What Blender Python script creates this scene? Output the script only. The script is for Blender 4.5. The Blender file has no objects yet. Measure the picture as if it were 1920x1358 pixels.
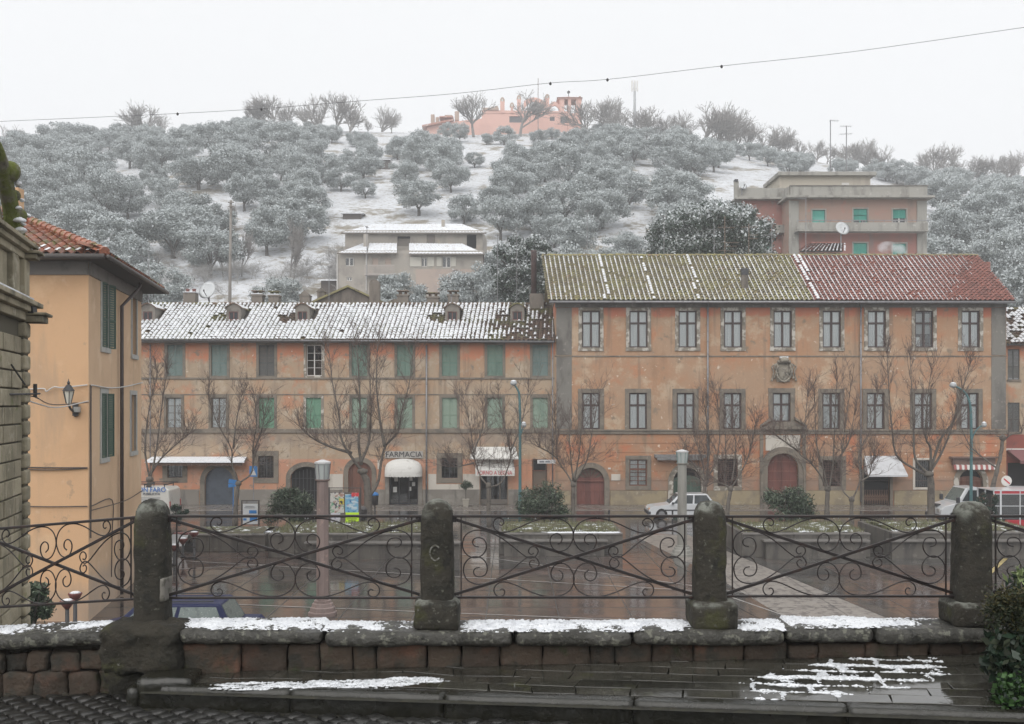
import bpy, math, random
import numpy as np
from mathutils import Vector, Matrix, noise as mnoise
R = math.radians
random.seed(7); rng = np.random.default_rng(7)
scene = bpy.context.scene
C = scene.collection
HAZE = 0.0012

# ---------------------------------------------------------------- camera, sky, light, exposure
F = 1900.0; CZ = 6.4; HY = 760.0            # focal length in photo pixels, eye height over the square, horizon row
cam_d = bpy.data.cameras.new('camera'); cam = bpy.data.objects.new('camera', cam_d); C.objects.link(cam)
cam_d.sensor_width = 36; cam_d.sensor_fit = 'HORIZONTAL'; cam_d.lens = 36*F/1920
cam_d.shift_y = (HY-679)/1920; cam_d.clip_start = 0.1; cam_d.clip_end = 3000
cam.location = (0, 0, CZ); cam.rotation_euler = (R(90), 0, 0)
scene.camera = cam
w = bpy.data.worlds.new('World'); scene.world = w; w.use_nodes = True
nt = w.node_tree; nt.nodes.clear()
sky = nt.nodes.new('ShaderNodeTexSky'); sky.sky_type = 'NISHITA'; sky.sun_disc = False
SUN_EL, SUN_AZ = R(48), R(200)
sky.sun_elevation = SUN_EL; sky.sun_rotation = SUN_AZ; sky.dust_density = 6; sky.air_density = 1.5
hsv = nt.nodes.new('ShaderNodeHueSaturation'); hsv.inputs['Saturation'].default_value = 0.12
mx = nt.nodes.new('ShaderNodeMixRGB'); mx.inputs[0].default_value = 0.88; mx.inputs[2].default_value = (9.1, 9.2, 9.35, 1)
bg = nt.nodes.new('ShaderNodeBackground'); bg.inputs[1].default_value = 0.1
wo = nt.nodes.new('ShaderNodeOutputWorld')
nt.links.new(sky.outputs[0], hsv.inputs['Color']); nt.links.new(hsv.outputs[0], mx.inputs[1])
nt.links.new(mx.outputs[0], bg.inputs[0]); nt.links.new(bg.outputs[0], wo.inputs[0])
sd = bpy.data.lights.new('sun', 'SUN'); sd.energy = 1.5; sd.angle = R(70); sd.color = (1, .97, .93)
sun = bpy.data.objects.new('sun', sd); C.objects.link(sun)
sun.rotation_euler = (R(90)-SUN_EL, 0, R(-20))
scene.view_settings.view_transform = 'Standard'; scene.view_settings.look = 'None'
scene.view_settings.exposure = 0.24; scene.view_settings.gamma = 1
scene.render.engine = 'CYCLES'
cy = scene.cycles
cy.max_bounces = 5; cy.diffuse_bounces = 2; cy.glossy_bounces = 3; cy.transmission_bounces = 3
cy.transparent_max_bounces = 12; cy.volume_bounces = 1; cy.use_denoising = True
cy.caustics_reflective = False; cy.caustics_refractive = False
cy.sample_clamp_indirect = 4; cy.use_adaptive_sampling = True; cy.adaptive_threshold = .02

# ---------------------------------------------------------------- helpers
def PX(px, d): return (px-960)/F*d
def PZ(py, d): return CZ+(HY-py)/F*d
def P(px, py, d): return (PX(px, d), d, PZ(py, d))
def GD(py): return CZ*F/(py-HY)             # distance of a point of the square's floor seen at that row

def tag(o, label=None, cat=None, group=None, kind=None):
    if label: o['label'] = label
    if cat: o['category'] = cat
    if group: o['group'] = group
    if kind: o['kind'] = kind
    return o
def thing(name, loc, label, cat, group=None, rz=0):
    o = bpy.data.objects.new(name, None); C.objects.link(o)
    o.location = loc; o.rotation_euler = (0, 0, rz); o.empty_display_size = .1
    return tag(o, label, cat, group)
def wloc(o):
    v = Vector((0, 0, 0))
    while o is not None: v += o.location; o = o.parent
    return v
def link_mesh(name, me, parent=None, loc=(0,0,0), rot=(0,0,0)):
    o = bpy.data.objects.new(name, me); C.objects.link(o)
    o.parent = parent; o.location = loc; o.rotation_euler = rot
    return o
def dup(o, parent=None):
    c = o.copy(); C.objects.link(c); c.parent = parent
    for ch in o.children: dup(ch, c)
    return c

class MB:
    def __init__(s): s.v = []; s.f = []; s.m = []
    def add(s, vs, fs, mi=0):
        b = len(s.v); s.v.extend(tuple(p) for p in vs)
        for f in fs: s.f.append(tuple(i+b for i in f)); s.m.append(mi)
        return s
    def box(s, x0, y0, z0, x1, y1, z1, mi=0):
        return s.add([(x0,y0,z0),(x1,y0,z0),(x1,y1,z0),(x0,y1,z0),(x0,y0,z1),(x1,y0,z1),(x1,y1,z1),(x0,y1,z1)],
            [(0,3,2,1),(4,5,6,7),(0,1,5,4),(1,2,6,5),(2,3,7,6),(3,0,4,7)], mi)
    def quad(s, a, b, c, d, mi=0): return s.add([a,b,c,d], [(0,1,2,3)], mi)
    def bar(s, a, b, w, h, mi=0, up=(0,0,1)):
        a, b = Vector(a), Vector(b); d = (b-a).normalized(); u = Vector(up)
        if abs(d.dot(u)) > .98: u = Vector((1,0,0))
        x = d.cross(u).normalized()*w/2; y = x.cross(d).normalized()*h/2
        vs = [a-x-y,a+x-y,a+x+y,a-x+y,b-x-y,b+x-y,b+x+y,b-x+y]
        return s.add(vs, [(3,2,1,0),(4,5,6,7),(0,1,5,4),(1,2,6,5),(2,3,7,6),(3,0,4,7)], mi)
    def tube(s, pts, rads, n=6, mi=0, cap=True):
        pts = [Vector(p) for p in pts]
        if not hasattr(rads, '__len__'): rads = [rads]*len(pts)
        b = len(s.v); px = None
        for i, p in enumerate(pts):
            d = (pts[min(i+1,len(pts)-1)]-pts[max(i-1,0)])
            d = d.normalized() if d.length > 1e-9 else Vector((0,0,1))
            if px is None:
                px = d.orthogonal().normalized()
            else:
                px = px-d*px.dot(d)
                px = px.normalized() if px.length > 1e-6 else d.orthogonal().normalized()
            py = d.cross(px)
            for k in range(n):
                a = 2*math.pi*k/n
                s.v.append(tuple(p+(px*math.cos(a)+py*math.sin(a))*rads[i]))
        for i in range(len(pts)-1):
            for k in range(n):
                k2 = (k+1) % n
                s.f.append((b+i*n+k, b+i*n+k2, b+(i+1)*n+k2, b+(i+1)*n+k)); s.m.append(mi)
        if cap:
            s.f.append(tuple(b+k for k in reversed(range(n)))); s.m.append(mi)
            s.f.append(tuple(b+(len(pts)-1)*n+k for k in range(n))); s.m.append(mi)
        return s
    def lathe(s, prof, c=(0,0,0), n=16, mi=0, a0=0.0):
        b = len(s.v)
        for r, z in prof:
            for k in range(n):
                a = 2*math.pi*k/n+a0
                s.v.append((c[0]+r*math.cos(a), c[1]+r*math.sin(a), c[2]+z))
        for i in range(len(prof)-1):
            for k in range(n):
                k2 = (k+1) % n
                s.f.append((b+i*n+k, b+i*n+k2, b+(i+1)*n+k2, b+(i+1)*n+k)); s.m.append(mi)
        s.f.append(tuple(b+k for k in reversed(range(n)))); s.m.append(mi)
        s.f.append(tuple(b+(len(prof)-1)*n+k for k in range(n))); s.m.append(mi)
        return s
    def prism(s, poly, lo, hi, axis='y', mi=0):
        """poly in the two other axes, extruded along axis"""
        n = len(poly)
        def pt(p, t): return (p[0], t, p[1]) if axis == 'y' else ((p[0], p[1], t) if axis == 'z' else (t, p[0], p[1]))
        vs = [pt(p, lo) for p in poly]+[pt(p, hi) for p in poly]
        fs = [tuple(range(n)), tuple(range(2*n-1, n-1, -1))]
        for i in range(n):
            j = (i+1) % n; fs.append((i, i+n, j+n, j))
        return s.add(vs, fs, mi)
    def build(s, name, mats, parent=None, smooth=False, world=True, bevel=0, loc=(0,0,0), rot=(0,0,0), seg=2):
        me = bpy.data.meshes.new(name)
        off = wloc(parent) if (world and parent is not None) else Vector((0,0,0))
        vs = [(x-off.x, y-off.y, z-off.z) for x, y, z in s.v]
        me.from_pydata(vs, [], s.f)
        if not isinstance(mats, (list, tuple)): mats = [mats]
        for m in mats: me.materials.append(m)
        if len(mats) > 1: me.polygons.foreach_set('material_index', s.m)
        if smooth: me.polygons.foreach_set('use_smooth', [True]*len(me.polygons))
        me.update()
        o = link_mesh(name, me, parent, loc, rot)
        if bevel:
            md = o.modifiers.new('bevel', 'BEVEL'); md.width = bevel; md.segments = seg; md.limit_method = 'ANGLE'; md.angle_limit = R(35)
        return o
def np_mesh(name, V, Fq, mats, midx=None, smooth=False):
    """fast mesh from numpy quads"""
    me = bpy.data.meshes.new(name)
    n, k = Fq.shape
    me.vertices.add(len(V)); me.vertices.foreach_set('co', V.astype(np.float32).ravel())
    me.loops.add(n*k); me.loops.foreach_set('vertex_index', Fq.astype(np.int32).ravel())
    me.polygons.add(n); me.polygons.foreach_set('loop_start', np.arange(0, n*k, k, dtype=np.int32))
    me.polygons.foreach_set('loop_total', np.full(n, k, dtype=np.int32))
    for m in mats: me.materials.append(m)
    if midx is not None: me.polygons.foreach_set('material_index', midx.astype(np.int32))
    if smooth: me.polygons.foreach_set('use_smooth', np.ones(n, dtype=bool))
    me.update(); me.validate()
    return me
def rough_verts(o, amp, scale=3.0, seed=0):
    me = o.data
    for v in me.vertices:
        n = mnoise.noise_vector(Vector(v.co)*scale+Vector((seed*7.1, seed*3.3, 0)))
        v.co += n*amp
def catmull(pts, per=6):
    pts = [Vector(p) for p in pts]; out = []
    q = [pts[0]*2-pts[1]]+pts+[pts[-1]*2-pts[-2]]
    for i in range(1, len(q)-2):
        p0, p1, p2, p3 = q[i-1], q[i], q[i+1], q[i+2]
        for k in range(per):
            t = k/per
            out.append(.5*((2*p1)+(p2-p0)*t+(2*p0-5*p1+4*p2-p3)*t*t+(3*p1-p0-3*p2+p3)*t**3))
    out.append(pts[-1]); return out

# ---------------------------------------------------------------- materials
MATS = {}
def M(name, base, layers=(), rough=.8, bump=0, bscale=12, metal=0, spec=.5, coat=0, coord='pos', rand=0, island=0, rlayer=None, emis=None, bdetail=4, brick=None):
    """base colour, then layers (colour, scale, lo, hi, options) laid over it by noise masks"""
    m = bpy.data.materials.new(name); m.use_nodes = True; MATS[name] = m
    t = m.node_tree; N = t.nodes; L = t.links
    b = N['Principled BSDF']
    b.inputs['Roughness'].default_value = rough; b.inputs['Metallic'].default_value = metal
    b.inputs['Specular IOR Level'].default_value = spec; b.inputs['Coat Weight'].default_value = coat
    b.inputs['Coat Roughness'].default_value = .05
    if coord == 'pos': co = N.new('ShaderNodeNewGeometry').outputs['Position']
    else: co = N.new('ShaderNodeTexCoord').outputs['Object']
    def mapped(st, off):
        mp = N.new('ShaderNodeMapping'); mp.inputs['Scale'].default_value = st; mp.inputs['Location'].default_value = (off*1.7, off*2.3, off*.9); L.new(co, mp.inputs['Vector']); return mp.outputs[0]
    def noise(scale, detail=6, st=(1,1,1), dist=0, off=0, rg=.6):
        n = N.new('ShaderNodeTexNoise')
        n.inputs['Scale'].default_value = scale; n.inputs['Detail'].default_value = detail
        n.inputs['Roughness'].default_value = rg; n.inputs['Distortion'].default_value = dist
        L.new(mapped(st, off), n.inputs['Vector']); return n.outputs['Fac']
    def ramp(src, lo, hi):
        r = N.new('ShaderNodeMapRange'); r.inputs['From Min'].default_value = lo; r.inputs['From Max'].default_value = hi
        r.interpolation_type = 'SMOOTHSTEP'; L.new(src, r.inputs['Value']); return r.outputs[0]
    def mul(a, c):
        q = N.new('ShaderNodeMath'); q.operation = 'MULTIPLY'; L.new(a, q.inputs[0])
        if isinstance(c, (int, float)): q.inputs[1].default_value = c
        else: L.new(c, q.inputs[1])
        return q.outputs[0]
    def addn(a, c):
        q = N.new('ShaderNodeMath'); q.operation = 'ADD'; L.new(a, q.inputs[0])
        if isinstance(c, (int, float)): q.inputs[1].default_value = c
        else: L.new(c, q.inputs[1])
        return q.outputs[0]
    rgb = N.new('ShaderNodeRGB'); rgb.outputs[0].default_value = (*base, 1); col = rgb.outputs[0]
    for i, ly in enumerate(layers):
        c, sc, lo, hi = ly[:4]; o = ly[4] if len(ly) > 4 else {}
        nz = noise(sc, o.get('detail', 6), o.get('st', (1,1,1)), o.get('dist', 0), 3.7*i+len(name), o.get('rg', .6))
        fac = ramp(nz, lo, hi)
        if 'z' in o:
            z0, z1, soft = o['z']
            sp = N.new('ShaderNodeSeparateXYZ'); L.new(co, sp.inputs[0])
            zz = addn(sp.outputs[o.get('ax', 2)], mul(addn(nz, -.5), o.get('wob', .6)))
            fac = mul(mul(ramp(zz, z0-soft, z0+soft), ramp(mul(zz, -1), -z1-soft, -z1+soft)), addn(mul(fac, 1-o.get('fill', .6)), o.get('fill', .6)))
        if 'up' in o:
            g = N.new('ShaderNodeNewGeometry'); sp = N.new('ShaderNodeSeparateXYZ'); L.new(g.outputs['Normal'], sp.inputs[0])
            fac = mul(fac, ramp(sp.outputs[2], o['up'], o['up']+.3))
        if 'w' in o: fac = mul(fac, o['w'])
        mxn = N.new('ShaderNodeMixRGB'); mxn.inputs[2].default_value = (*c, 1)
        L.new(fac, mxn.inputs[0]); L.new(col, mxn.inputs[1]); col = mxn.outputs[0]
    if rand or island:
        if island: src = N.new('ShaderNodeNewGeometry').outputs['Random Per Island']; amt = island
        else: src = N.new('ShaderNodeObjectInfo').outputs['Random']; amt = rand
        if rand and island:
            src = addn(mul(src, .5), mul(N.new('ShaderNodeObjectInfo').outputs['Random'], .5))
        h = N.new('ShaderNodeHueSaturation'); r = N.new('ShaderNodeMapRange')
        r.inputs['To Min'].default_value = 1-amt; r.inputs['To Max'].default_value = 1+amt
        L.new(src, r.inputs['Value']); L.new(r.outputs[0], h.inputs['Value']); L.new(col, h.inputs['Color']); col = h.outputs[0]
    if brick:                                 # (scale, width, height, joint colour, strength): small paving units too far off to build
        bk = N.new('ShaderNodeTexBrick'); bk.inputs['Scale'].default_value = brick[0]; bk.inputs['Brick Width'].default_value = brick[1]; bk.inputs['Row Height'].default_value = brick[2]
        bk.inputs['Mortar Size'].default_value = .012; bk.inputs['Color1'].default_value = (1.25,1.2,1.15,1); bk.inputs['Color2'].default_value = (.72,.72,.74,1); bk.inputs['Mortar'].default_value = (*brick[3], 1)
        L.new(co, bk.inputs['Vector']); mm = N.new('ShaderNodeMixRGB'); mm.blend_type = 'MULTIPLY'; mm.inputs[0].default_value = brick[4]
        L.new(col, mm.inputs[1]); L.new(bk.outputs['Color'], mm.inputs[2]); col = mm.outputs[0]
    L.new(col, b.inputs['Base Color'])
    if rlayer:                                # (scale, lo, hi, other roughness, stretch)
        f = ramp(noise(rlayer[0], 5, rlayer[4] if len(rlayer) > 4 else (1,1,1), 0, 9.1), rlayer[1], rlayer[2])
        r = N.new('ShaderNodeMapRange'); r.inputs['To Min'].default_value = rough; r.inputs['To Max'].default_value = rlayer[3]
        L.new(f, r.inputs['Value']); L.new(r.outputs[0], b.inputs['Roughness'])
    if bump:
        bp = N.new('ShaderNodeBump'); bp.inputs['Strength'].default_value = 1; bp.inputs['Distance'].default_value = bump
        L.new(noise(bscale, bdetail), bp.inputs['Height']); L.new(bp.outputs[0], b.inputs['Normal'])
    if emis: b.inputs['Emission Color'].default_value = (*emis, 1); b.inputs['Emission Strength'].default_value = 1
    return m
def glassmat(name, tint, k=.35, rough=.03):
    m = bpy.data.materials.new(name); m.use_nodes = True; t = m.node_tree; N = t.nodes; L = t.links; N.clear()
    tr = N.new('ShaderNodeBsdfTransparent'); tr.inputs[0].default_value = (*tint, 1)
    gl = N.new('ShaderNodeBsdfGlossy'); gl.inputs['Roughness'].default_value = rough
    fr = N.new('ShaderNodeFresnel'); fr.inputs[0].default_value = 1.5
    ad = N.new('ShaderNodeMath'); ad.operation = 'MULTIPLY_ADD'; ad.inputs[1].default_value = 1.0; ad.inputs[2].default_value = k*.2
    mi = N.new('ShaderNodeMixShader'); o = N.new('ShaderNodeOutputMaterial')
    L.new(fr.outputs[0], ad.inputs[0]); L.new(ad.outputs[0], mi.inputs[0]); L.new(tr.outputs[0], mi.inputs[1]); L.new(gl.outputs[0], mi.inputs[2]); L.new(mi.outputs[0], o.inputs[0])
    return m
SNOW = M('snow', (.78,.80,.83), [((.58,.60,.64), 9, .45, .72), ((.40,.41,.42), 40, .56, .68)], rough=.6, bump=.01, bscale=30)
SNOWT = M('thin_snow', (.76,.78,.81), [((.42,.42,.40), 12, .48, .66), ((.60,.62,.65), 3, .5, .7)], rough=.6)
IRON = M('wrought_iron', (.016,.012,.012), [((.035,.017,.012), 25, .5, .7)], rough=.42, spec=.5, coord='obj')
IRON2 = M('dark_iron', (.03,.03,.032), rough=.5)
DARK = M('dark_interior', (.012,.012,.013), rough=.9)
GLASS = glassmat('window_glass', (.95,.97,.97), .2)
GLASSD = glassmat('dark_glass', (.35,.38,.38), .5)
CURT = M('curtain', (.90,.90,.90), [((.76,.77,.79), 14, .45, .65, {'st': (1,1,.02)}), ((.62,.63,.65), 1.2, .6, .75, {'w': .4})], rough=.9)
OCHRE_TRIM = None
# ---------------------------------------------------------------- the setting: ground, square, hill
GROUND = M('wet_earth', (.10,.09,.075), [((.16,.14,.11), .4, .4, .6)], rough=.7)
PAVE = M('wet_paving', (.085,.072,.065), [((.062,.060,.058), .25, .42, .6), ((.14,.095,.075), .6, .55, .7), ((.045,.043,.042), 3, .5, .75, {'st': (1,.3,1)})], brick=(1.0, .6, .3, (.45,.45,.45), .6),
         rough=.2, spec=.8, bump=.0035, bscale=3.0, bdetail=5, rlayer=(.9, .34, .52, .03, (.3,.9,1)))
PAVE_D = M('wet_dark_paving', (.06,.058,.055), [((.09,.085,.08), 1.2, .45, .65)], rough=.2, spec=.8, bump=.003, bscale=4, rlayer=(1.2, .36, .54, .03, (.3,.9,1)))
COBB = M('pale_cobbles', (.24,.215,.19), [((.12,.105,.095), 4, .5, .6, {'detail': 3}), ((.33,.30,.27), 9, .55, .7)], rough=.42, bump=.02, bscale=9, bdetail=2)
LINE = M('pale_stone_strip', (.36,.34,.32), [((.2,.19,.18), 3, .45, .65)], rough=.4)
YEL = M('worn_yellow_paint', (.42,.33,.13), [((.2,.17,.11), 5, .5, .65)], rough=.5)
SIDEW = M('sidewalk_stone', (.16,.14,.125), [((.22,.2,.18), 1.5, .45, .65), ((.10,.09,.085), 5, .5, .7)], rough=.35, rlayer=(.6, .4, .6, .18))

g = MB(); g.quad((-330,-40,-.05), (330,-40,-.05), (330,420,-.05), (-330,420,-.05))
tag(g.build('ground', GROUND), kind='structure')
sq = MB(); sq.quad((-60,8,0), (70,8,0), (70,61.5,0), (-60,61.5,0))
tag(sq.build('square_paving', PAVE), kind='structure')
sw = MB(); sw.box(-60, 61.5, -.04, 70, 65.3, .02)
tag(sw.build('sidewalk', SIDEW, bevel=.02), kind='structure')
def gp(px, py): d = GD(py); return (PX(px, d), d)
# dark bands of the square and its pale cobbled path
def sheet(name, pts, z, mat):
    m = MB(); m.add([(x, y, z) for x, y in pts], [tuple(range(len(pts)))]); return tag(m.build(name, mat), kind='structure')
sheet('cobbled_path', [gp(1185,1003), gp(1290,1003), gp(1700,1175), gp(1560,1195), gp(1440,1140), gp(1330,1075)], .004, COBB)
sheet('path_border', [gp(1290,1003), gp(1312,1003), gp(1750,1180), gp(1700,1175)], .008, PAVE_D)
sheet('path_border', [gp(1172,1003), gp(1185,1003), gp(1330,1075), gp(1440,1140), gp(1560,1195), gp(1500,1200), gp(1385,1140), gp(1300,1078)], .008, PAVE_D)
sheet('paving_band', [gp(330,1000), gp(1180,1000), gp(1210,1022), gp(330,1022)], .004, PAVE_D)
sheet('paving_band', [gp(1400,1030), gp(1800,1030), gp(1790,1062), gp(1480,1055)], .004, PAVE_D)
PAVE_R = M('wet_red_paving', (.105,.076,.066), [((.078,.060,.055), .8, .42, .6), ((.18,.11,.085), 2, .55, .7)], rough=.2, spec=.8, bump=.003, bscale=3.5, rlayer=(1.0, .36, .56, .04, (.3,.9,1)), brick=(1.0, .5, .25, (.5,.5,.5), .7))
sheet('red_paving', [gp(862,1078), gp(1175,1040), gp(1290,1085), gp(1370,1150), gp(1400,1190), gp(862,1190)], .003, PAVE_R)
sheet('red_paving', [gp(1545,1062), gp(1800,1050), gp(1800,1165), gp(1720,1165)], .003, PAVE_R)
sheet('red_paving', [gp(335,1040), gp(560,1034), gp(560,1060), gp(335,1072)], .003, PAVE_R)
JT = M('dark_paving_joint', (.04,.037,.035), rough=.4)
_sqp = bpy.data.objects['square_paving']
for k in range(16): MB().add([(x, y, .006) for x, y in ((-16,26+k*1.5),(22,26+k*1.5),(22,26.035+k*1.5),(-16,26.035+k*1.5))], [(0,1,2,3)]).build('paving_joint', JT, _sqp)
for k in range(16): MB().add([(x, y, .0065) for x, y in ((-14+k*2.2,26),(-13.97+k*2.2,26),(-13.97+k*2.2,48.5),(-14+k*2.2,48.5))], [(0,1,2,3)]).build('paving_joint', JT, _sqp)
def strip(a, b, w, z, mat, name='pale_stone_strip'):
    (x0,y0), (x1,y1) = gp(*a), gp(*b); d = Vector((x1-x0, y1-y0)).normalized(); n = Vector((-d.y, d.x))*w/2
    return sheet(name, [(x0-n.x,y0-n.y), (x1-n.x,y1-n.y), (x1+n.x,y1+n.y), (x0+n.x,y0+n.y)], z, mat)
for a, b in [((345,1052),(1300,1108)), ((420,1133),(1500,1176)), ((840,1036),(1490,1125)), ((470,1018),(780,1019)), ((330,1068),(520,1058)), ((1370,1120),(1500,1165))]:
    strip(a, b, .07, .012, LINE)
strip((1745,1180), (1915,1020), .16, .012, YEL, 'yellow_road_line')

# hill
_sk = np.array([(-400,320),(-200,305),(0,292),(150,275),(300,262),(420,248),(520,238),(700,250),(800,252),(950,247),(1100,250),(1230,258),(1400,285),(1600,318),(1800,338),(1900,346),(2300,380)], float)
YR = 232.0
_tx = (_sk[:,0]-960)/F*YR; _tz = CZ+(HY-_sk[:,1])/F*YR
def hz(X, Y):
    top = np.interp(X, _tx, _tz)
    t = np.clip((Y-86)/(YR-86), 0, 1)
    z = 13.0+(top-13.0)*np.interp(t, [0,.12,.2,.5,1], [0,.045,.125,.47,1])
    z = np.where(Y < 86, 13.0-(86-Y)*.55, z)
    z = np.where(Y > YR, top-(Y-YR)*.28-((Y-YR)**2)*.001, z)
    z = z+.5*np.sin(X*.13+Y*.05)*np.cos(Y*.11)*t
    return z
def hill_hit(px, py):
    u = (px-960)/F; v = (HY-py)/F
    Y = np.arange(74, 320, .25); z = CZ+v*Y; h = hz(u*Y, Y)
    k = np.argmax(h >= z)
    if h[k] < z[k]: return None
    y = float(Y[k]); return Vector((u*y, y, float(hz(np.array(u*y), np.array(y)))))
HILL = M('snowy_hillside', (0.5808,0.5984,0.6248), [((0.2288,0.2024,0.1584), .16, .51, .60, {'detail': 8, 'rg': .7}), ((0.2992,0.2728,0.2376), 1.6, .49, .66, {'detail': 8, 'rg': .75}), ((0.6512,0.6688,0.6952), .5, .5, .7)], rough=.9, bump=.25, bscale=1.2)
xs = np.linspace(-200, 200, 161); ys = np.concatenate([np.linspace(74, 250, 110), np.linspace(254, 400, 30)])
XX, YY = np.meshgrid(xs, ys); ZZ = np.maximum(hz(XX, YY), -.5)
V = np.stack([XX, YY, ZZ], -1).reshape(-1, 3); nx, ny = len(xs), len(ys)
ii = (np.arange(ny-1)[:,None]*nx+np.arange(nx-1)[None,:]).ravel()
tag(link_mesh('hill', np_mesh('hill', V, np.stack([ii, ii+1, ii+nx+1, ii+nx], 1), [HILL], smooth=True)), kind='structure')
# ---------------------------------------------------------------- building helpers
def wall_holes(mb, x0, x1, z0, z1, y, holes, depth=.25, mi=0, mr=None):
    """wall in the XZ plane facing -Y with openings (hx0,hx1,hz0,hz1,arch); reveals go back by depth"""
    if mr is None: mr = mi
    H = [h for h in holes if h[1] > x0 and h[0] < x1 and h[3] > z0 and h[2] < z1]
    xs = sorted({x0, x1, *[min(max(v, x0), x1) for h in H for v in h[:2]]})
    zs = sorted({z0, z1, *[min(max(v, z0), z1) for h in H for v in h[2:4]]})
    for i in range(len(xs)-1):
        for j in range(len(zs)-1):
            cx, cz = (xs[i]+xs[i+1])/2, (zs[j]+zs[j+1])/2
            if any(h[0] < cx < h[1] and h[2] < cz < h[3] for h in H): continue
            mb.quad((xs[i],y,zs[j]), (xs[i+1],y,zs[j]), (xs[i+1],y,zs[j+1]), (xs[i],y,zs[j+1]), mi)
    for h in H:
        a, b, c, d = max(h[0],x0), min(h[1],x1), max(h[2],z0), min(h[3],z1)
        arch = len(h) > 4 and h[4]
        y2 = y+depth
        if arch:
            r = (b-a)/2; xc = (a+b)/2; n = 12; zs_ = d-r*arch
            pts = [(xc-r*math.cos(math.pi*k/n), zs_+r*arch*math.sin(math.pi*k/n)) for k in range(n+1)]
            for k in range(n):
                p, q = pts[k], pts[k+1]
                mb.quad((p[0],y,p[1]), (q[0],y,q[1]), (q[0],y,d), (p[0],y,d), mi)
                mb.quad((p[0],y,p[1]), (p[0],y2,p[1]), (q[0],y2,q[1]), (q[0],y,q[1]), mr)
            mb.quad((a,y,c), (a,y2,c), (a,y2,zs_), (a,y,zs_), mr); mb.quad((b,y,c), (b,y,zs_), (b,y2,zs_), (b,y2,c), mr)
        else:
            mb.quad((a,y,c), (a,y2,c), (a,y2,d), (a,y,d), mr); mb.quad((b,y,c), (b,y,d), (b,y2,d), (b,y2,c), mr)
            mb.quad((a,y,d), (a,y2,d), (b,y2,d), (b,y,d), mr); mb.quad((a,y,c), (b,y,c), (b,y2,c), (a,y2,c), mr)
def arch_ring(mb, xc, z0, ztop, r, w, y0, y1, arch=1.0, mi=0):
    """stone surround of an arched opening of half width r"""
    n = 14; zs_ = ztop-r*arch
    inn = [(xc-r, z0)]+[(xc-r*math.cos(math.pi*k/n), zs_+r*arch*math.sin(math.pi*k/n)) for k in range(n+1)]+[(xc+r, z0)]
    out = [(xc-r-w, z0)]+[(xc-(r+w)*math.cos(math.pi*k/n), zs_+(r*arch+w)*math.sin(math.pi*k/n)) for k in range(n+1)]+[(xc+r+w, z0)]
    for k in range(len(inn)-1):
        a, b, c, d = inn[k], inn[k+1], out[k+1], out[k]
        mb.quad((a[0],y0,a[1]), (b[0],y0,b[1]), (c[0],y0,c[1]), (d[0],y0,d[1]), mi)
        mb.quad((d[0],y0,d[1]), (c[0],y0,c[1]), (c[0],y1,c[1]), (d[0],y1,d[1]), mi)
        mb.quad((a[0],y0,a[1]), (a[0],y1,a[1]), (b[0],y1,b[1]), (b[0],y0,b[1]), mi)
def frame_rect(mb, x0, x1, z0, z1, w, y0, y1, mi=0, sill=0):
    mb.box(x0-w, y0, z0, x0, y1, z1, mi); mb.box(x1, y0, z0, x1+w, y1, z1, mi)
    mb.box(x0-w, y0, z1, x1+w, y1, z1+w, mi); mb.box(x0-w-sill, y0-sill, z0-w, x1+w+sill, y1, z0, mi)
class Tpl:
    def __init__(s, mb, mats, kids=(), bevel=0):
        s.me = s.mesh('window', mb, mats); s.kids = [(n, s.mesh(n, m, ms)) for n, m, ms in kids]
    def mesh(s, n, mb, mats):
        me = bpy.data.meshes.new(n); me.from_pydata(mb.v, [], mb.f)
        if not isinstance(mats, (list, tuple)): mats = [mats]
        for q in mats: me.materials.append(q)
        if len(mats) > 1: me.polygons.foreach_set('material_index', mb.m)
        me.update(); return me
    def put(s, name, parent, pos, rot=(0,0,0)):
        o = link_mesh(name, s.me, parent, Vector(pos)-wloc(parent), rot)
        for n, me in s.kids: link_mesh(n, me, o)
        return o
def cross_window(w, h, fm, curtains=True, tf=.66, glass=None, bars=0, fw=.085):
    f = MB(); m = .07 if bars else .13
    f.box(-w/2,0,0,-w/2+fw,.08,h); f.box(w/2-fw,0,0,w/2,.08,h); f.box(-w/2+fw,0,0,w/2-fw,.08,fw); f.box(-w/2+fw,0,h-fw,w/2-fw,.08,h)
    f.box(-m/2,-.01,fw,m/2,.07,h-fw)
    zt = h*tf
    if tf: f.box(-w/2+fw,.005,zt-m/2,-m/2,.075,zt+m/2); f.box(m/2,.005,zt-m/2,w/2-fw,.075,zt+m/2)
    for b in range(bars):
        z = fw+(h-2*fw)*(b+1)/(bars+1)
        f.box(-w/2+fw,.015,z-.015,-m/2,.06,z+.015); f.box(m/2,.015,z-.015,w/2-fw,.06,z+.015)
    f.quad((-w/2,.5,0), (w/2,.5,0), (w/2,.5,h), (-w/2,.5,h), 1)
    kids = []
    zz = [(fw, zt-m/2), (zt+m/2, h-fw)] if tf else [(fw, h-fw)]
    for a, b in zz:
        for x0, x1 in ((-w/2+fw, -m/2), (m/2, w/2-fw)):
            p = MB().box(x0, .035, a, x1, .042, b); kids.append(('pane', p, glass or GLASS))
    if curtains:
        for sx in (-1, 1):
            c = MB(); n = 14; xa, xb = (-w/2+fw, -.02) if sx < 0 else (.02, w/2-fw)
            for k in range(n):
                q0, q1 = xa+(xb-xa)*k/n, xa+(xb-xa)*(k+1)/n
                y0, y1 = .085+.02*math.sin(k*1.9), .085+.02*math.sin((k+1)*1.9)
                c.quad((q0,y0,fw), (q1,y1,fw), (q1,y1,h-fw), (q0,y0,h-fw))
            kids.append(('curtain', c, CURT))
    return Tpl(f, [fm, DARK], kids)
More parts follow.
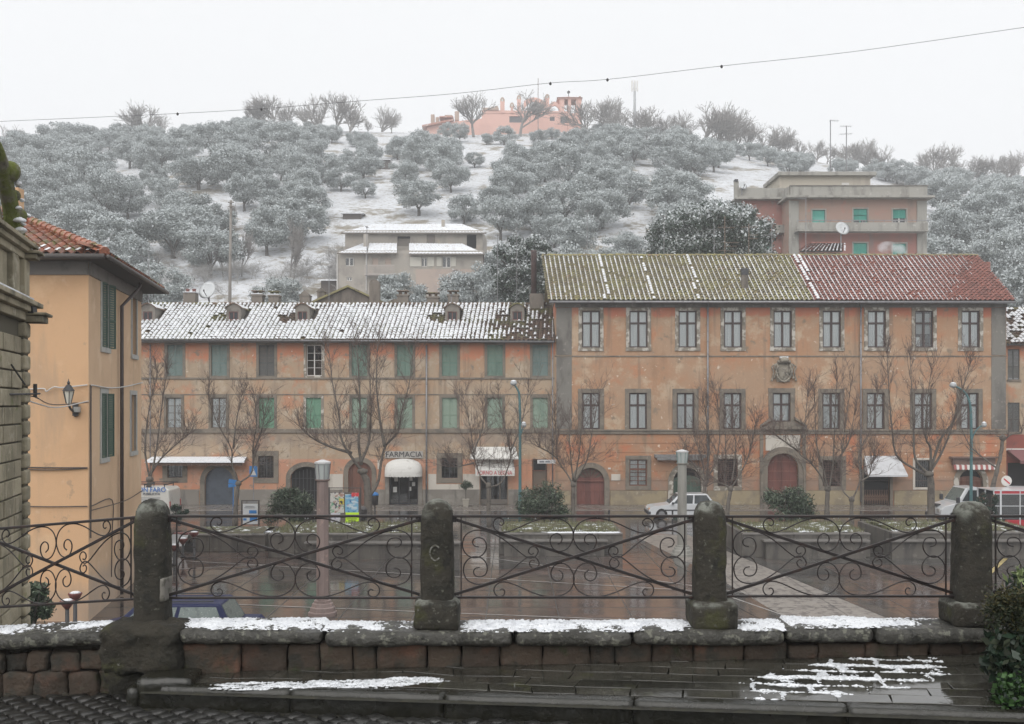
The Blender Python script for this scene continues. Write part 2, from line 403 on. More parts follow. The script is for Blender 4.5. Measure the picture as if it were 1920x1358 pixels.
def shutter_leaf(w, h, mat, slats=22):
    """one closed louvred leaf, hinged stiles and tilted slats, origin at its lower left"""
    f = MB(); t = .045
    f.box(0,0,0,t,.05,h); f.box(w-t,0,0,w,.05,h); f.box(t,0,0,w-t,.05,t); f.box(t,0,h-t,w-t,.05,h); f.box(t,0,h*.42,w-t,.05,h*.42+t)
    for k in range(slats):
        z = t+(h-2*t)*(k+.2)/slats; dz = (h-2*t)/slats
        f.add([(t,.008,z), (w-t,.008,z), (w-t,.035,z+dz*.95), (t,.035,z+dz*.95)], [(0,1,2,3)])
    return Tpl(f, mat)
TILE_ARC = 5
def tile_roof(parent, e0, e1, r0, r1, Ye, ze, Yr, zr, sp, rl, mat, slab_mat, snow, n_obj=300, soffit=None, seed=1, skip=None, lift=.0, cap_mat=None):
    """monk-and-nun tiled slope from eave (e0..e1 at Ye,ze) to ridge (r0..r1 at Yr,zr); snow(i,t,x,y)->list of patches"""
    rg = np.random.default_rng(seed)
    W = wloc(parent)
    slab = MB(); dn = .10
    slab.prism([(Ye,ze-dn), (Yr,zr-dn), (Yr,zr-.01), (Ye,ze-.01)], 0, 1, 'x')
    sv = []
    for x, y, z in slab.v:
        t = (y-Ye)/(Yr-Ye); lo = e0+(r0-e0)*t; hi = e1+(r1-e1)*t
        sv.append((lo if x == 0 else hi, y, z))
    slab.v = sv
    roof = slab.build('roof', slab_mat, parent)
    ncol = int(round((e1-e0)/sp)); L = math.hypot(Yr-Ye, zr-ze); nrow = int(round(L/rl)); rl = L/nrow
    a0 = np.linspace(0, math.pi, TILE_ARC)
    def arc(Rr, b, c0): return [(Rr*math.cos(a), b, Rr*.85*math.sin(a)+c0) for a in a0]
    base = np.array(arc(.33*sp, -.035, .06)+arc(.235*sp, rl*1.04, .0))
    q = np.array([(k, k+1, k+1+TILE_ARC, k+TILE_ARC) for k in range(TILE_ARC-1)])
    pan = np.array([((k/4-.5)*sp*.8, b, -.035*math.cos((k/4-.5)*math.pi)+.035+c) for b, c in ((0,.012),(rl*1.02,-.004)) for k in range(5)])
    tm = bpy.data.meshes.new('tile'); tm.from_pydata([tuple(v) for v in base], [], [tuple(f) for f in q.tolist()]); tm.materials.append(mat)
    CV, PV, SV, SF = [], [], [], []; count = 0; nb = 0
    cells = []
    for j in range(nrow):
        t = j/nrow
        for i in range(ncol+1):
            s = i/ncol
            xe, xr = e0+(e1-e0)*s, r0+(r1-r0)*s
            u = Vector((1,0,0)); al = Vector((xr-xe, Yr-Ye, zr-ze)).normalized(); n = u.cross(al).normalized()
            p = Vector((xe+(xr-xe)*t, Ye+(Yr-Ye)*t, ze+(zr-ze)*t))
            cells.append((i, j, t, p, u, al, n))
    for i, j, t, p, u, al, n in cells:
        if skip and skip(p): continue
        ja, jb, jr = rg.normal(0,.012), rg.normal(0,.014), rg.normal(0,.03)
        u2 = (u*math.cos(jr)+al*math.sin(jr)); a2 = (al*math.cos(jr)-u*math.sin(jr))
        pc = p+u*ja+al*jb
        if count < n_obj:
            mt = Matrix(((u2.x,a2.x,n.x,pc.x-W.x), (u2.y,a2.y,n.y,pc.y-W.y), (u2.z,a2.z,n.z,pc.z-W.z), (0,0,0,1)))
            o = bpy.data.objects.new('tile', tm); C.objects.link(o); o.parent = roof; o.matrix_local = mt; count += 1
        else:
            A = np.array([u2, a2, n]); CV.append(base@A+np.array(pc))
        if i < int(ncol): PV.append(pan@np.array([u, al, n])+np.array(p+u*sp*.5))
        for kind, width, hgt, off in snow(i, j, t, p, rg):
            A = np.array([u, al, n])
            if kind == 'cover': prof = [(k, .055+.115*math.cos(k*math.pi*.86/2)**.7*hgt) for k in (-1,-.55,0,.55,1)]
            else: prof = [(k, .03+hgt*.03*math.cos(k*math.pi/2)) for k in (-1,-.5,0,.5,1)]
            l0, l1 = rg.uniform(-.02,.05), rl*rg.uniform(.80,1.02)
            vv = np.array([(k*width*sp/2*rg.uniform(.85,1.12)+off*sp, b, c) for b in (l0, l1) for k, c in prof])
            SV.append(vv@A+np.array(p))
    Wv = np.array(W)
    def join(name, Vs, Q, m, smooth=True):
        if not Vs: return
        k = len(Vs[0]); Vv = np.concatenate(Vs)-Wv; Fq = np.concatenate([Q+k*i for i in range(len(Vs))])
        o = link_mesh(name, np_mesh(name, Vv, Fq, [m], smooth=smooth), roof); o['kind'] = 'stuff'; return o
    q5 = np.array([(k, k+1, k+6, k+5) for k in range(4)])
    join('tile_field', CV, q, mat); join('pan_tile_field', PV, q5, mat); join('snow', SV, q5, SNOWT)
    # ridge caps
    rc = MB(); n = int((r1-r0)/.42)
    for k in range(n):
        x = r0+(k+.5)*(r1-r0)/n; ww = .24; zz = zr+.03+rg.normal(0,.012)
        for a in range(5):
            aa, bb = math.pi*a/5, math.pi*(a+1)/5
            rc.quad((x-ww,Yr-.13*math.cos(aa),zz+.11*math.sin(aa)+.02), (x+ww,Yr-.11*math.cos(aa),zz+.09*math.sin(aa)), (x+ww,Yr-.11*math.cos(bb),zz+.09*math.sin(bb)), (x-ww,Yr-.13*math.cos(bb),zz+.11*math.sin(bb)+.02))
    rc.build('ridge_tiles', cap_mat or mat, roof)['kind'] = 'stuff'
    return roof

# ---------------------------------------------------------------- the two long facades
FY = 65.0
def fx(px): return PX(px, FY)
def fz(py): return PZ(py, FY)
TERRA = M('old_roof_tile', (.135,.085,.06), [((.17,.16,.10), 1.1, .5, .62), ((.07,.065,.045), 4, .5, .7), ((.22,.12,.08), 2.2, .58, .7), ((.16,.15,.055), .45, .50, .62)], rough=.8, rand=.3, island=.35)
TERRA_RED = M('red_roof_tile', (.28,.115,.09), [((.19,.085,.068), 1.4, .45, .65), ((.37,.18,.14), 3, .58, .7)], rough=.7, rand=.2, island=.25)
TERRA_MOSS = M('mossy_roof_tile', (0.25,0.2125,0.125), [((0.3,0.275,0.125), .8, .42, .62), ((0.1,0.0875,0.0625), 3, .5, .7), ((0.3,0.175,0.1125), 2, .6, .7)], rough=.85, rand=.3, island=.3)
UNDER = M('roof_underside', (.05,.045,.04), rough=.9)
STONE_TRIM = M('grey_stone_trim', (.21,.18,.145), [((.14,.125,.105), 1.5, .45, .65), ((.30,.27,.22), 5, .58, .75), ((.33,.31,.27), 2, .66, .75)], rough=.85, bump=.006, bscale=14)
PEEL_TRIM = M('peeling_stone_trim', (.24,.21,.17), [((.52,.49,.44), 2.6, .50, .58), ((.15,.135,.11), 1.5, .52, .68)], rough=.85, bump=.008, bscale=14)
GREYBAND = M('grey_cement', (.20,.19,.17), [((.13,.12,.11), 1.2, .45, .65, {'st': (1,1,.3)}), ((.28,.26,.23), 4, .56, .7)], rough=.85, bump=.004)
ST = {'st': (1,1,.22)}
PL_L = M('faded_orange_plaster', (0.4412,0.2859,0.1802), [((0.4164,0.3169,0.2237), .33, .38, .56), ((0.4848,0.2486,0.1492), .6, .55, .66, {'detail': 9}), ((0.4723,0.3853,0.2921), .9, .50, .62, {'detail': 9, 'rg': .68}), ((0.2735,0.2052,0.1492), .8, .54, .7, {**ST, 'w': .7}),
      ((0.5345,0.2175,0.1243), 1.5, .3, .6, {'z': (9.4,10.6,.35), 'fill': .35, 'wob': 2.4}), ((0.6215,0.2175,0.1243), 1.1, .3, .6, {'z': (1.0,2.95,.05), 'ax': 2, 'fill': .55, 'wob': .1, 'w': .5}),
      ((0.2486,0.2052,0.1616), 2.2, .58, .70), ((0.6464,0.5718,0.4723), 4.5, .68, .72), ((0.2113,0.174,0.1429), 9, .6, .75, {'w': .5}),
      ((0.2983,0.2362,0.1865), .9, .42, .6, {'z': (3.8,4.9,.25), 'fill': .35, 'wob': 1.2}), ((0.231,0.165,0.121), 2.0, .56, .67, {'st': (1,1,.07), 'w': .55})], rough=.9, bump=.008, bscale=8)
PL_R = M('orange_brown_plaster', (0.4226,0.2387,0.1393), [((0.4039,0.2672,0.174), .28, .40, .58), ((0.4599,0.2237,0.1218), .5, .53, .66, {'detail': 9}), ((0.4972,0.3729,0.261), .8, .52, .66, {'detail': 9, 'rg': .68}), ((0.5221,0.3356,0.2113), 6, .55, .7, {'w': .6}), ((0.3107,0.1865,0.1119), .8, .55, .72, {**ST, 'w': .7}),
      ((0.4723,0.1678,0.09944), 1.2, .3, .6, {'z': (12.1,13.0,.12), 'fill': .55, 'wob': .9}), ((0.261,0.1989,0.1429), 1.8, .60, .70),
      ((0.6961,0.5966,0.4972), 3.0, .665, .70, {'detail': 9}), ((0.6837,0.5842,0.4848), 3.5, .55, .62, {'z': (3.9,4.5,.15), 'fill': .0, 'wob': .5, 'st': (.25,1,1)}), ((0.231,0.165,0.121), 2.0, .56, .67, {'st': (1,1,.07), 'w': .55})], rough=.9, bump=.008, bscale=8)
PL_RG = M('rusticated_orange_plaster', (0.4332,0.2197,0.122), [((0.3905,0.2379,0.1525), .5, .42, .6), ((0.4882,0.1891,0.1001), .8, .54, .66), ((0.4515,0.3295,0.2319), 1.4, .54, .66, {'detail': 9, 'rg': .7}), ((0.2685,0.1831,0.122), 1.2, .56, .7, ST), ((0.6834,0.5614,0.4515), 2.6, .63, .68, {'detail': 9}),
      ((0.3051,0.2075,0.1525), 1.5, .3, .6, {'z': (0,1.75,.2), 'fill': .5, 'wob': .5})], rough=.9, bump=.01, bscale=8)
PLINTH_Y = M('yellow_plinth', (.33,.27,.175), [((.24,.20,.145), 1.0, .45, .62), ((.40,.345,.245), 3, .58, .7), ((.15,.13,.10), 2, .6, .75, ST)], rough=.85, bump=.008)
PLINTH_G = M('grey_plinth', (.22,.20,.175), [((.29,.27,.24), 1.2, .48, .64), ((.13,.12,.11), 1.6, .54, .7, ST)], rough=.8, bump=.006)
WHITEPL = M('whitewash', (.58,.54,.48), [((.38,.34,.29), 2, .55, .7, ST), ((.42,.3,.2), 4, .64, .7)], rough=.9)
BROWN = M('dark_brown_window', (.05,.032,.03), [((.09,.06,.05), 8, .5, .7)], rough=.55)
WOODF = M('grey_window_wood', (.17,.15,.13), rough=.7)
WHITEF = M('white_window_wood', (.6,.58,.55), rough=.6)
def shut(n, c): return M(n, c, [((c[0]*.7,c[1]*.75,c[2]*.75), 3, .48, .68, {'st': (1,1,.3)}), ((c[0]*1.3+.03,c[1]*1.15+.02,c[2]*1.15+.02), 6, .6, .75)], rough=.6)
SH_TEAL = shut('teal_shutter', (.15,.21,.195)); SH_GREEN = shut('green_shutter', (.13,.28,.185)); SH_PALE = shut('pale_green_shutter', (.24,.32,.25)); SH_DARK = shut('dark_shutter', (.085,.085,.08)); SH_MID = shut('dull_green_shutter', (.14,.225,.18))
DOOR_BR = M('brown_door_wood', (.17,.075,.05), [((.11,.05,.035), 3, .45, .65, {'st': (1,1,.1)}), ((.22,.11,.08), 9, .58, .7)], rough=.6)
DOOR_RED = M('red_brown_door', (.20,.075,.06), [((.13,.05,.04), 2, .45, .65, {'st': (1,1,.15)})], rough=.55)
ROLL = M('blue_grey_roller', (.10,.12,.15), [((.075,.09,.115), 2, .45, .65)], rough=.45, metal=.3)
ZINC = M('zinc_pipe', (.27,.27,.28), [((.18,.17,.17), 3, .5, .7)], rough=.5, metal=.4)
AWN = M('white_canvas', (.66,.65,.62), [((.45,.43,.40), 2.5, .55, .72)], rough=.85)
METAL_D = M('dark_metal_grille', (.045,.045,.05), rough=.5)
LETTER_DK = M('dark_lettering', (.04,.04,.045), rough=.6); LETTER_RED = M('red_lettering', (.5,.03,.04), rough=.6); LETTER_BLUE = M('blue_lettering', (.03,.16,.5), rough=.6); LETTER_GR = M('grey_lettering', (.12,.13,.16), rough=.6)
def text(name, body, size, loc, mat, parent, rot=(R(90),0,0), ext=.012, align='CENTER', sx=1.0):
    cu = bpy.data.curves.new(name, 'FONT'); cu.body = body; cu.size = size; cu.extrude = ext; cu.align_x = align; cu.align_y = 'CENTER'
    cu.materials.append(mat)
    o = bpy.data.objects.new(name, cu); me = bpy.data.meshes.new_from_object(o); bpy.data.objects.remove(o); me.name = name
    o = bpy.data.objects.new(name, me); C.objects.link(o); o.parent = parent
    o.location = Vector(loc)-wloc(parent) if parent else loc; o.rotation_euler = rot; o.scale = (sx,1,1); return o

# ===== long house (left)
LH = thing('row_house', (fx(650), FY, 0), 'long faded orange three-storey house with green shutters and snow-covered roof with dormers', 'house')
hx0, hx1 = fx(238), fx(1041)
Tx = [328,411,500,589,674,759,843,928,1013]; Mx = [326,410,500,588,674,759,843,928,1013]
holes = []
for x in Tx: holes.append((fx(x-14.5), fx(x+14.5), fz(705), fz(647)))
for x in Mx: holes.append((fx(x-14), fx(x+14), fz(803), fz(746)))
gl = dict(garage=(384,438,876,946,1), arch2=(545,605,875,946,.7), door=(653,697,866,946,.9))
for k, (a, b, t, bo, ar) in gl.items(): holes.append((fx(a), fx(b), .02, fz(t), ar))
holes += [(fx(729), fx(785), .02, fz(878)), (fx(900), fx(952), .02, fz(886)), (fx(998), fx(1026), .02, fz(861))]
gw = [(314,342,870,896), (484,513,855,897), (828,858,859,897)]
for a, b, t, bo in gw: holes.append((fx(a), fx(b), fz(bo), fz(t)))
wl = MB(); wall_holes(wl, hx0, hx1, 0, fz(634), FY, holes, .3)
wl.quad((hx0,FY,0), (hx0,FY+10,0), (hx0,FY+10,fz(634)), (hx0,FY,fz(634))); wl.quad((hx0,FY+10,0), (hx1,FY+10,0), (hx1,FY+10,fz(634)), (hx0,FY+10,fz(634)))
wl.build('wall', PL_L, LH)
# bands and plinth
for nm, t, b, pr, mt in [('string_course', 708, 711.5, .06, STONE_TRIM), ('string_course', 739, 741, .03, STONE_TRIM), ('belt_course', 804.5, 812, .09, STONE_TRIM), ('eave_band', 634.5, 643, .12, GREYBAND)]:
    m = MB(); m.box(hx0, FY-pr, fz(b), hx1-.05, FY-.003, fz(t)); m.build(nm, mt, LH, bevel=.012)
for a, b in [(238,373.5), (448.5,534.5), (615.5,642.5), (707.5,721.5), (792.5,899), (953,997), (1027,1041)]: MB().box(fx(a), FY-.05, .02, fx(b), FY-.003, fz(918)).build('plinth', PLINTH_G, LH, bevel=.01)
for a, b, t, bo in [(803,818,889,918), (818.1,868,908,918), (868.1,899,889,918), (615,643,889,918), (708,716,862,880)]: MB().box(fx(a), FY-.02, fz(bo)+.003, fx(b), FY-.004, fz(t)).build('whitewashed_patch', WHITEPL, LH)
# surrounds
for row, xs_, t, b in (('t', Tx, 647, 705), ('m', Mx, 746, 803)):
    for x in xs_:
        m = MB(); w_ = 14.5 if row == 't' else 14
        frame_rect(m, fx(x-w_), fx(x+w_), fz(b), fz(t), .17, FY-.035, FY+.05, sill=.02 if row == 'm' else 0)
        m.build('window_surround', PEEL_TRIM if (row, x) in (('m',588),('t',589)) else STONE_TRIM, LH, bevel=.008)
for a, b, t, bo in gw:
    m = MB(); frame_rect(m, fx(a), fx(b), fz(bo), fz(t), .32, FY-.03, FY+.05); m.build('window_surround', STONE_TRIM, LH, bevel=.008)
for k, (a, b, t, bo, ar) in gl.items():
    m = MB(); arch_ring(m, fx((a+b)/2), .02, fz(t), (fx(b)-fx(a))/2, .3, FY-.05, FY+.05, ar); m.build('arch_surround', STONE_TRIM, LH)
hT = fz(647)-fz(705); wT = 29/29.23; hM = fz(746)-fz(803); wM = 28/29.23
leafT = {id(m): shutter_leaf(wT/2-.005, hT, m) for m in (SH_TEAL, SH_MID, SH_DARK)}
leafM = {id(m): shutter_leaf(wM/2-.005, hM, m) for m in (SH_GREEN, SH_PALE)}
tmat = [SH_TEAL, SH_TEAL, SH_DARK, None, SH_MID, SH_MID, SH_MID, SH_MID, SH_TEAL]
mmat = [None, None, SH_GREEN, SH_GREEN, SH_PALE, SH_PALE, SH_PALE, SH_PALE, SH_PALE]
wwin = cross_window(wT, hT, WHITEF, False, 0, GLASSD, 3, .05); gwin = cross_window(wM, hM, WOODF, True, 0, GLASS, 3, .06)
for xs_, mats_, lf, t, b, wn, hw, wt in ((Tx, tmat, leafT, 647, 705, wwin, 14.5, wT), (Mx, mmat, leafM, 746, 803, gwin, 14, wM)):
    for x, mt in zip(xs_, mats_):
        if mt is None: wn.put('window', LH, (fx(x), FY+.12, fz(b))); continue
        for s in (0, 1): lf[id(mt)].put('shutter', LH, (fx(x-hw)+s*(wt/2+.003), FY+.06, fz(b)), (0,0,R(random.uniform(-1.5,1.5))))
# ground floor joinery
g0 = MB(); z = .03
while z < fz(876)-.06: g0.box(fx(384), FY+.18, z, fx(438), FY+.22, z+.085); z += .1
g0.prism([(fx(384),0), (fx(438),0), (fx(438),fz(876)), (fx(384),fz(876))], FY+.24, FY+.25)
g0.build('roller_door', ROLL, LH)
def plank_door(parent, a, b, top, mat, y, n=6, arch=1.0, z0=.03):
    """arched leaves made of upright planks"""
    x0, x1 = fx(a), fx(b); r = (x1-x0)/2; xc = (x0+x1)/2; zs_ = fz(top)-r*arch
    door = MB(); door.box(x0, y+.06, z0, x1, y+.08, fz(top)); d = door.build('door', DARK, parent)
    for k in range(n):
        p, q_ = x0+(x1-x0)*k/n+.006, x0+(x1-x0)*(k+1)/n-.006
        def top_(x): v = max(0, 1-((x-xc)/r)**2); return zs_+r*arch*math.sqrt(v)-.01
        m = MB(); poly = [(p,z0), (q_,z0)]+[(q_+(p-q_)*t/4, max(top_(q_+(p-q_)*t/4), z0+.1)) for t in range(5)]
        m.prism(poly, y, y+.05); m.build('plank', mat, d)
    return d
plank_door(LH, 653, 697, 866, DOOR_BR, FY+.15, 6, .9)
ar = MB()
for k in range(9): x = fx(547)+(fx(603)-fx(547))*k/8; ar.bar((x,FY+.12,.1), (x,FY+.12,fz(880)-.25*abs(k-4)/4), .03, .03)
for zz in (.9, 1.7): ar.bar((fx(545),FY+.12,zz), (fx(605),FY+.12,zz), .03, .03)
ar.build('iron_grille', METAL_D, LH)
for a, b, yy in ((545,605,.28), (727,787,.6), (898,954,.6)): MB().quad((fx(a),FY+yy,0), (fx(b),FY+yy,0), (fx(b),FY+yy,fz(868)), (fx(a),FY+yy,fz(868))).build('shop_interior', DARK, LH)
for a, b, t, bo in gw:
    f = MB(); ww, hh = fx(b)-fx(a), fz(t)-fz(bo); cx = fx((a+b)/2)
    f.box(fx(a), FY+.2, fz(bo), fx(b), FY+.21, fz(t), 1)
    for k in range(6): x = fx(a)+ww*k/5; f.bar((x,FY+.1,fz(bo)), (x,FY+.1,fz(t)), .022, .022)
    for k in range(5): zz = fz(bo)+hh*(k+.5)/5; f.bar((fx(a),FY+.11,zz), (fx(b),FY+.11,zz), .022, .022)
    w0 = f.build('barred_window', [METAL_D, MATS.get('dim') or M('dim', (.10,.11,.12), rough=.3)], LH)
    for s in (0, 1):
        MB().box(fx(a)+ww*s/2+.03, FY+.17, fz(bo)+.05, fx(a)+ww*(s+1)/2-.03, FY+.175, fz(t)-.05).build('pane', GLASSD, w0)
# pharmacy shop front
sf = MB()
sf.box(fx(722), FY-.10, .02, fx(730), FY+.1, fz(884)); sf.box(fx(784), FY-.10, .02, fx(792), FY+.1, fz(884))
sf.build('shop_jamb', PLINTH_G, LH, bevel=.01)
pf = MB(); a, b = fx(731), fx(783)
for x in (a, a+.05+(b-a)*.3, a+(b-a)*.68, b): pf.box(x-.03, FY+.16, .02, x+.03, FY+.22, fz(888))
pf.box(a, FY+.165, .03, b, FY+.215, .12); pf.box(a, FY+.165, 1.9, b, FY+.215, 1.96)
sd_ = pf.build('shop_door', METAL_D, LH)
for x0, x1 in ((a+.03,a+(b-a)*.3), (a+(b-a)*.36,a+(b-a)*.66), (a+(b-a)*.7,b-.03)): MB().box(x0, FY+.185, .12, x1, FY+.192, fz(888)).build('pane', GLASSD, sd_)
POST = [M('notice_paper', (.6,.6,.58), rough=.8)]
ps = MB()
for x, zz, ww, hh in ((742,1.5,.22,.3), (770,1.55,.2,.28), (775,1.2,.2,.25), (740,.8,.25,.35), (768,.9,.18,.25)): ps.box(fx(x)-ww/2, FY+.172, zz, fx(x)+ww/2, FY+.180, zz+hh)
ps.build('window_notice', POST[0], sd_)
# domed white awning
dm = MB(); n, k_ = 16, 8; xc, rw = fx(757), (fx(792)-fx(722))/2; zb, ht, dp = fz(889), fz(860)-fz(889), .95
for i in range(n):
    for j in range(k_):
        def q(i_, j_):
            al = math.pi*i_/n; be = math.pi/2*j_/k_
            return (xc-rw*math.cos(al), FY-.05-dp*math.sin(al)**.6*math.cos(be) if j_ < k_ else FY-.05, zb+ht*math.sin(be)*(math.sin(al)**.5 if 0 < i_ < n else 0))
        dm.quad(q(i,j), q(i+1,j), q(i+1,j+1), q(i,j+1))
dome = dm.build('dome_awning', AWN, LH, smooth=True)
vl = MB(); nv = 64
for i in range(nv):
    a0_, a1_ = math.pi*i/nv, math.pi*(i+1)/nv
    def rim(al): return (xc-rw*math.cos(al), FY-.05-dp*math.sin(al)**.6 if 0 < al < 3.141 else FY-.05)
    (xa,ya), (xb,yb) = rim(a0_), rim(a1_); d0, d1 = .10+.05*abs(math.sin(i*math.pi/4)), .10+.05*abs(math.sin((i+1)*math.pi/4))
    vl.quad((xa,ya,zb-d0), (xb,yb,zb-d1), (xb,yb,zb), (xa,ya,zb))
vl.build('valance', AWN, dome)
# bakery awning in two tiers
aw = MB(); aw.add([(fx(886),FY-.05,fz(838)), (fx(966),FY-.05,fz(838)), (fx(972),FY-.9,fz(858)), (fx(882),FY-.9,fz(858))], [(0,1,2,3)]); aw.box(fx(882)*1, FY-.93, fz(860), fx(972), FY-.9, fz(857.5))
aw.build('awning', AWN, LH)
aw2 = MB(); aw2.add([(fx(893),FY-.06,fz(860.5)), (fx(962),FY-.06,fz(860.5)), (fx(965),FY-.75,fz(880)), (fx(892),FY-.75,fz(880))], [(0,1,2,3)])
for k in range(1): aw2.box(fx(892), FY-.78, fz(891), fx(965), FY-.75, fz(879.8))
a2o = aw2.build('awning', AWN, LH)
for k in range(4): x = fx(896+k*22); MB().bar((x,FY-.05,fz(861)+.02), (x,FY-.76,fz(880)+.02), .03, .03).build('awning_rib', METAL_D, a2o)
text('lettering', 'FORNO A LEGNA', .36, (fx(928), FY-.785, fz(885.5)), LETTER_RED, a2o, sx=.78)
bd = MB(); a, b = fx(900), fx(952)
for x in (a+.03, a+(b-a)*.38, a+(b-a)*.72, b-.03): bd.box(x-.035, FY+.2, .02, x+.035, FY+.26, fz(887))
bd.box(a, FY+.205, .03, b, FY+.255, .35)
bdo = bd.build('shop_door', WOODF, LH)
for x0, x1 in ((a+.07,a+(b-a)*.36), (a+(b-a)*.41,a+(b-a)*.7), (a+(b-a)*.75,b-.07)): MB().box(x0, FY+.225, .36, x1, FY+.232, fz(889)).build('pane', GLASSD, bdo)
# side entrance by the corner
e = MB(); e.box(fx(999), FY+.15, .03, fx(1025), FY+.2, fz(862)); eo = e.build('door', M('olive_door', (.13,.10,.075), [((.2,.12,.08), 2, .55, .7)], rough=.6), LH)
MB().box(fx(1001), FY+.13, fz(882), fx(1023), FY+.148, fz(864)).build('transom', DARK, eo); MB().box(fx(998), FY+.1, fz(882)-.06, fx(1026), FY+.148, fz(882)).build('transom_bar', DOOR_BR, eo)
# shutter awning over the garage
ca = MB(); ca.add([(fx(285),FY-.05,fz(857)), (fx(464),FY-.05,fz(857)), (fx(466),FY-1.0,fz(864)), (fx(282),FY-1.0,fz(864)), (fx(285),FY-.05,fz(859)), (fx(464),FY-.05,fz(859)), (fx(466),FY-1.0,fz(866)), (fx(282),FY-1.0,fz(866))], [(0,1,2,3),(4,5,6,7),(3,2,6,7),(0,3,7,4),(1,2,6,5)])
cn = ca.build('canopy', GREYBAND, LH)
MB().add([(fx(286),FY-.08,fz(856.3)), (fx(463),FY-.08,fz(856.3)), (fx(465.5),FY-.99,fz(863)), (fx(283),FY-.99,fz(863)), (fx(466),FY-1.02,fz(866)), (fx(282),FY-1.02,fz(866))], [(0,1,2,3),(3,2,4,5)]).build('snow', SNOW, cn)
va = MB()
for k in range(30):
    x0, x1 = fx(290+k*5.7), fx(290+(k+1)*5.7); d = .18+.04*(k % 2); va.quad((x0,FY-.85+.05*(k%2),fz(866)-d), (x1,FY-.85+.05*((k+1)%2),fz(866)-.22+.04*(k%2)), (x1,FY-.85,fz(865)), (x0,FY-.85,fz(865)))
va.build('rolled_awning', M('brown_canvas', (.17,.11,.085), rough=.85), cn)
# pipes
def pipe(parent, px, t, b, mat, r=.055, y=FY-.14, name='drainpipe'):
    m = MB(); m.tube([(fx(px),y,fz(t)), (fx(px),y,fz(b))], r, 8)
    k = fz(t)-.4
    while k > fz(b)+.3: m.tube([(fx(px),y,k), (fx(px),y,k+.06)], r+.015, 8); k -= 2.1
    return m.build(name, mat, parent, smooth=True)
pipe(LH, 800, 648, 944, ZINC); pipe(LH, 283, 645, 940, ZINC, .035); pipe(LH, 1036, 600, 945, ZINC, .04)
gt = MB(); gt.tube([(hx0,FY-.62,fz(638)), (hx1-.1,FY-.62,fz(642))], .07, 8); gt.build('gutter', ZINC, LH, smooth=True)
# roof
LYe, LYr = FY-.65, FY+4.6
def zAt(py, Y): return PZ(py, Y)
lze, lzr = zAt(640, LYe)+.03, zAt(571, LYr)
DORM = [277, 438, 567, 848, 970]
def dorm_xy(px): d = FY+1.9; return PX(px, d), d
DX = [dorm_xy(p)[0] for p in DORM]
def skipL(p): return any(abs(p.x-x) < .5 and FY+2.0 < p.y < FY+3.6 for x in DX)
def melt(p):
    px = 960+F*p.x/p.y
    m = 0
    for x in DX:
        q = .75-((p.x-x+1.0)/1.0)**2-((p.y-FY-2.2)/.9)**2+.7*mnoise.noise(Vector((p.x*1.3,p.y*1.3,5)))
        if q > .1: m = max(m, .9)
    e = (px-875)/120+(.3 if p.y < FY+2 else -.25)+.5*mnoise.noise(Vector((p.x*.5,p.y*.5,0)))
    m = max(m, min(max(e, 0), 1)*.93)
    return m
def snowL(i, j, t, p, rg):
    mm = melt(p)+.25*rg.normal()*(melt(p) > .05)
    if mm > .8 or rg.random() < .004: return []
    top = t > .86
    nn = mnoise.noise(Vector((p.x*.6, p.y*.6, 3)))
    return [('cover', (.84+.12*nn)*(1-.75*max(mm,0))*(.6 if top and rg.random() < .6 else 1), 1, .5+rg.normal(0,.03))]
tile_roof(LH, hx0-.1, hx1-.05, hx0-.1, hx1-.05+.35, LYe, lze, LYr, lzr, .285, .36, TERRA, UNDER, snowL, seed=3, skip=skipL)
bs = MB(); bs.prism([(LYr,lzr-.02), (LYr+5,lzr-2.6), (LYr+5,lzr-2.7), (LYr,lzr-.12)], hx0, hx1, 'x'); bs.build('rear_roof', TERRA, LH)
sl = (lzr-lze)/(LYr-LYe)
WALLG = M('dormer_render', (.21,.19,.165), [((.14,.125,.11), 2, .5, .7), ((.3,.28,.25), 6, .6, .75)], rough=.9)
DFR = M('red_brown_frame', (.17,.07,.06), rough=.6)
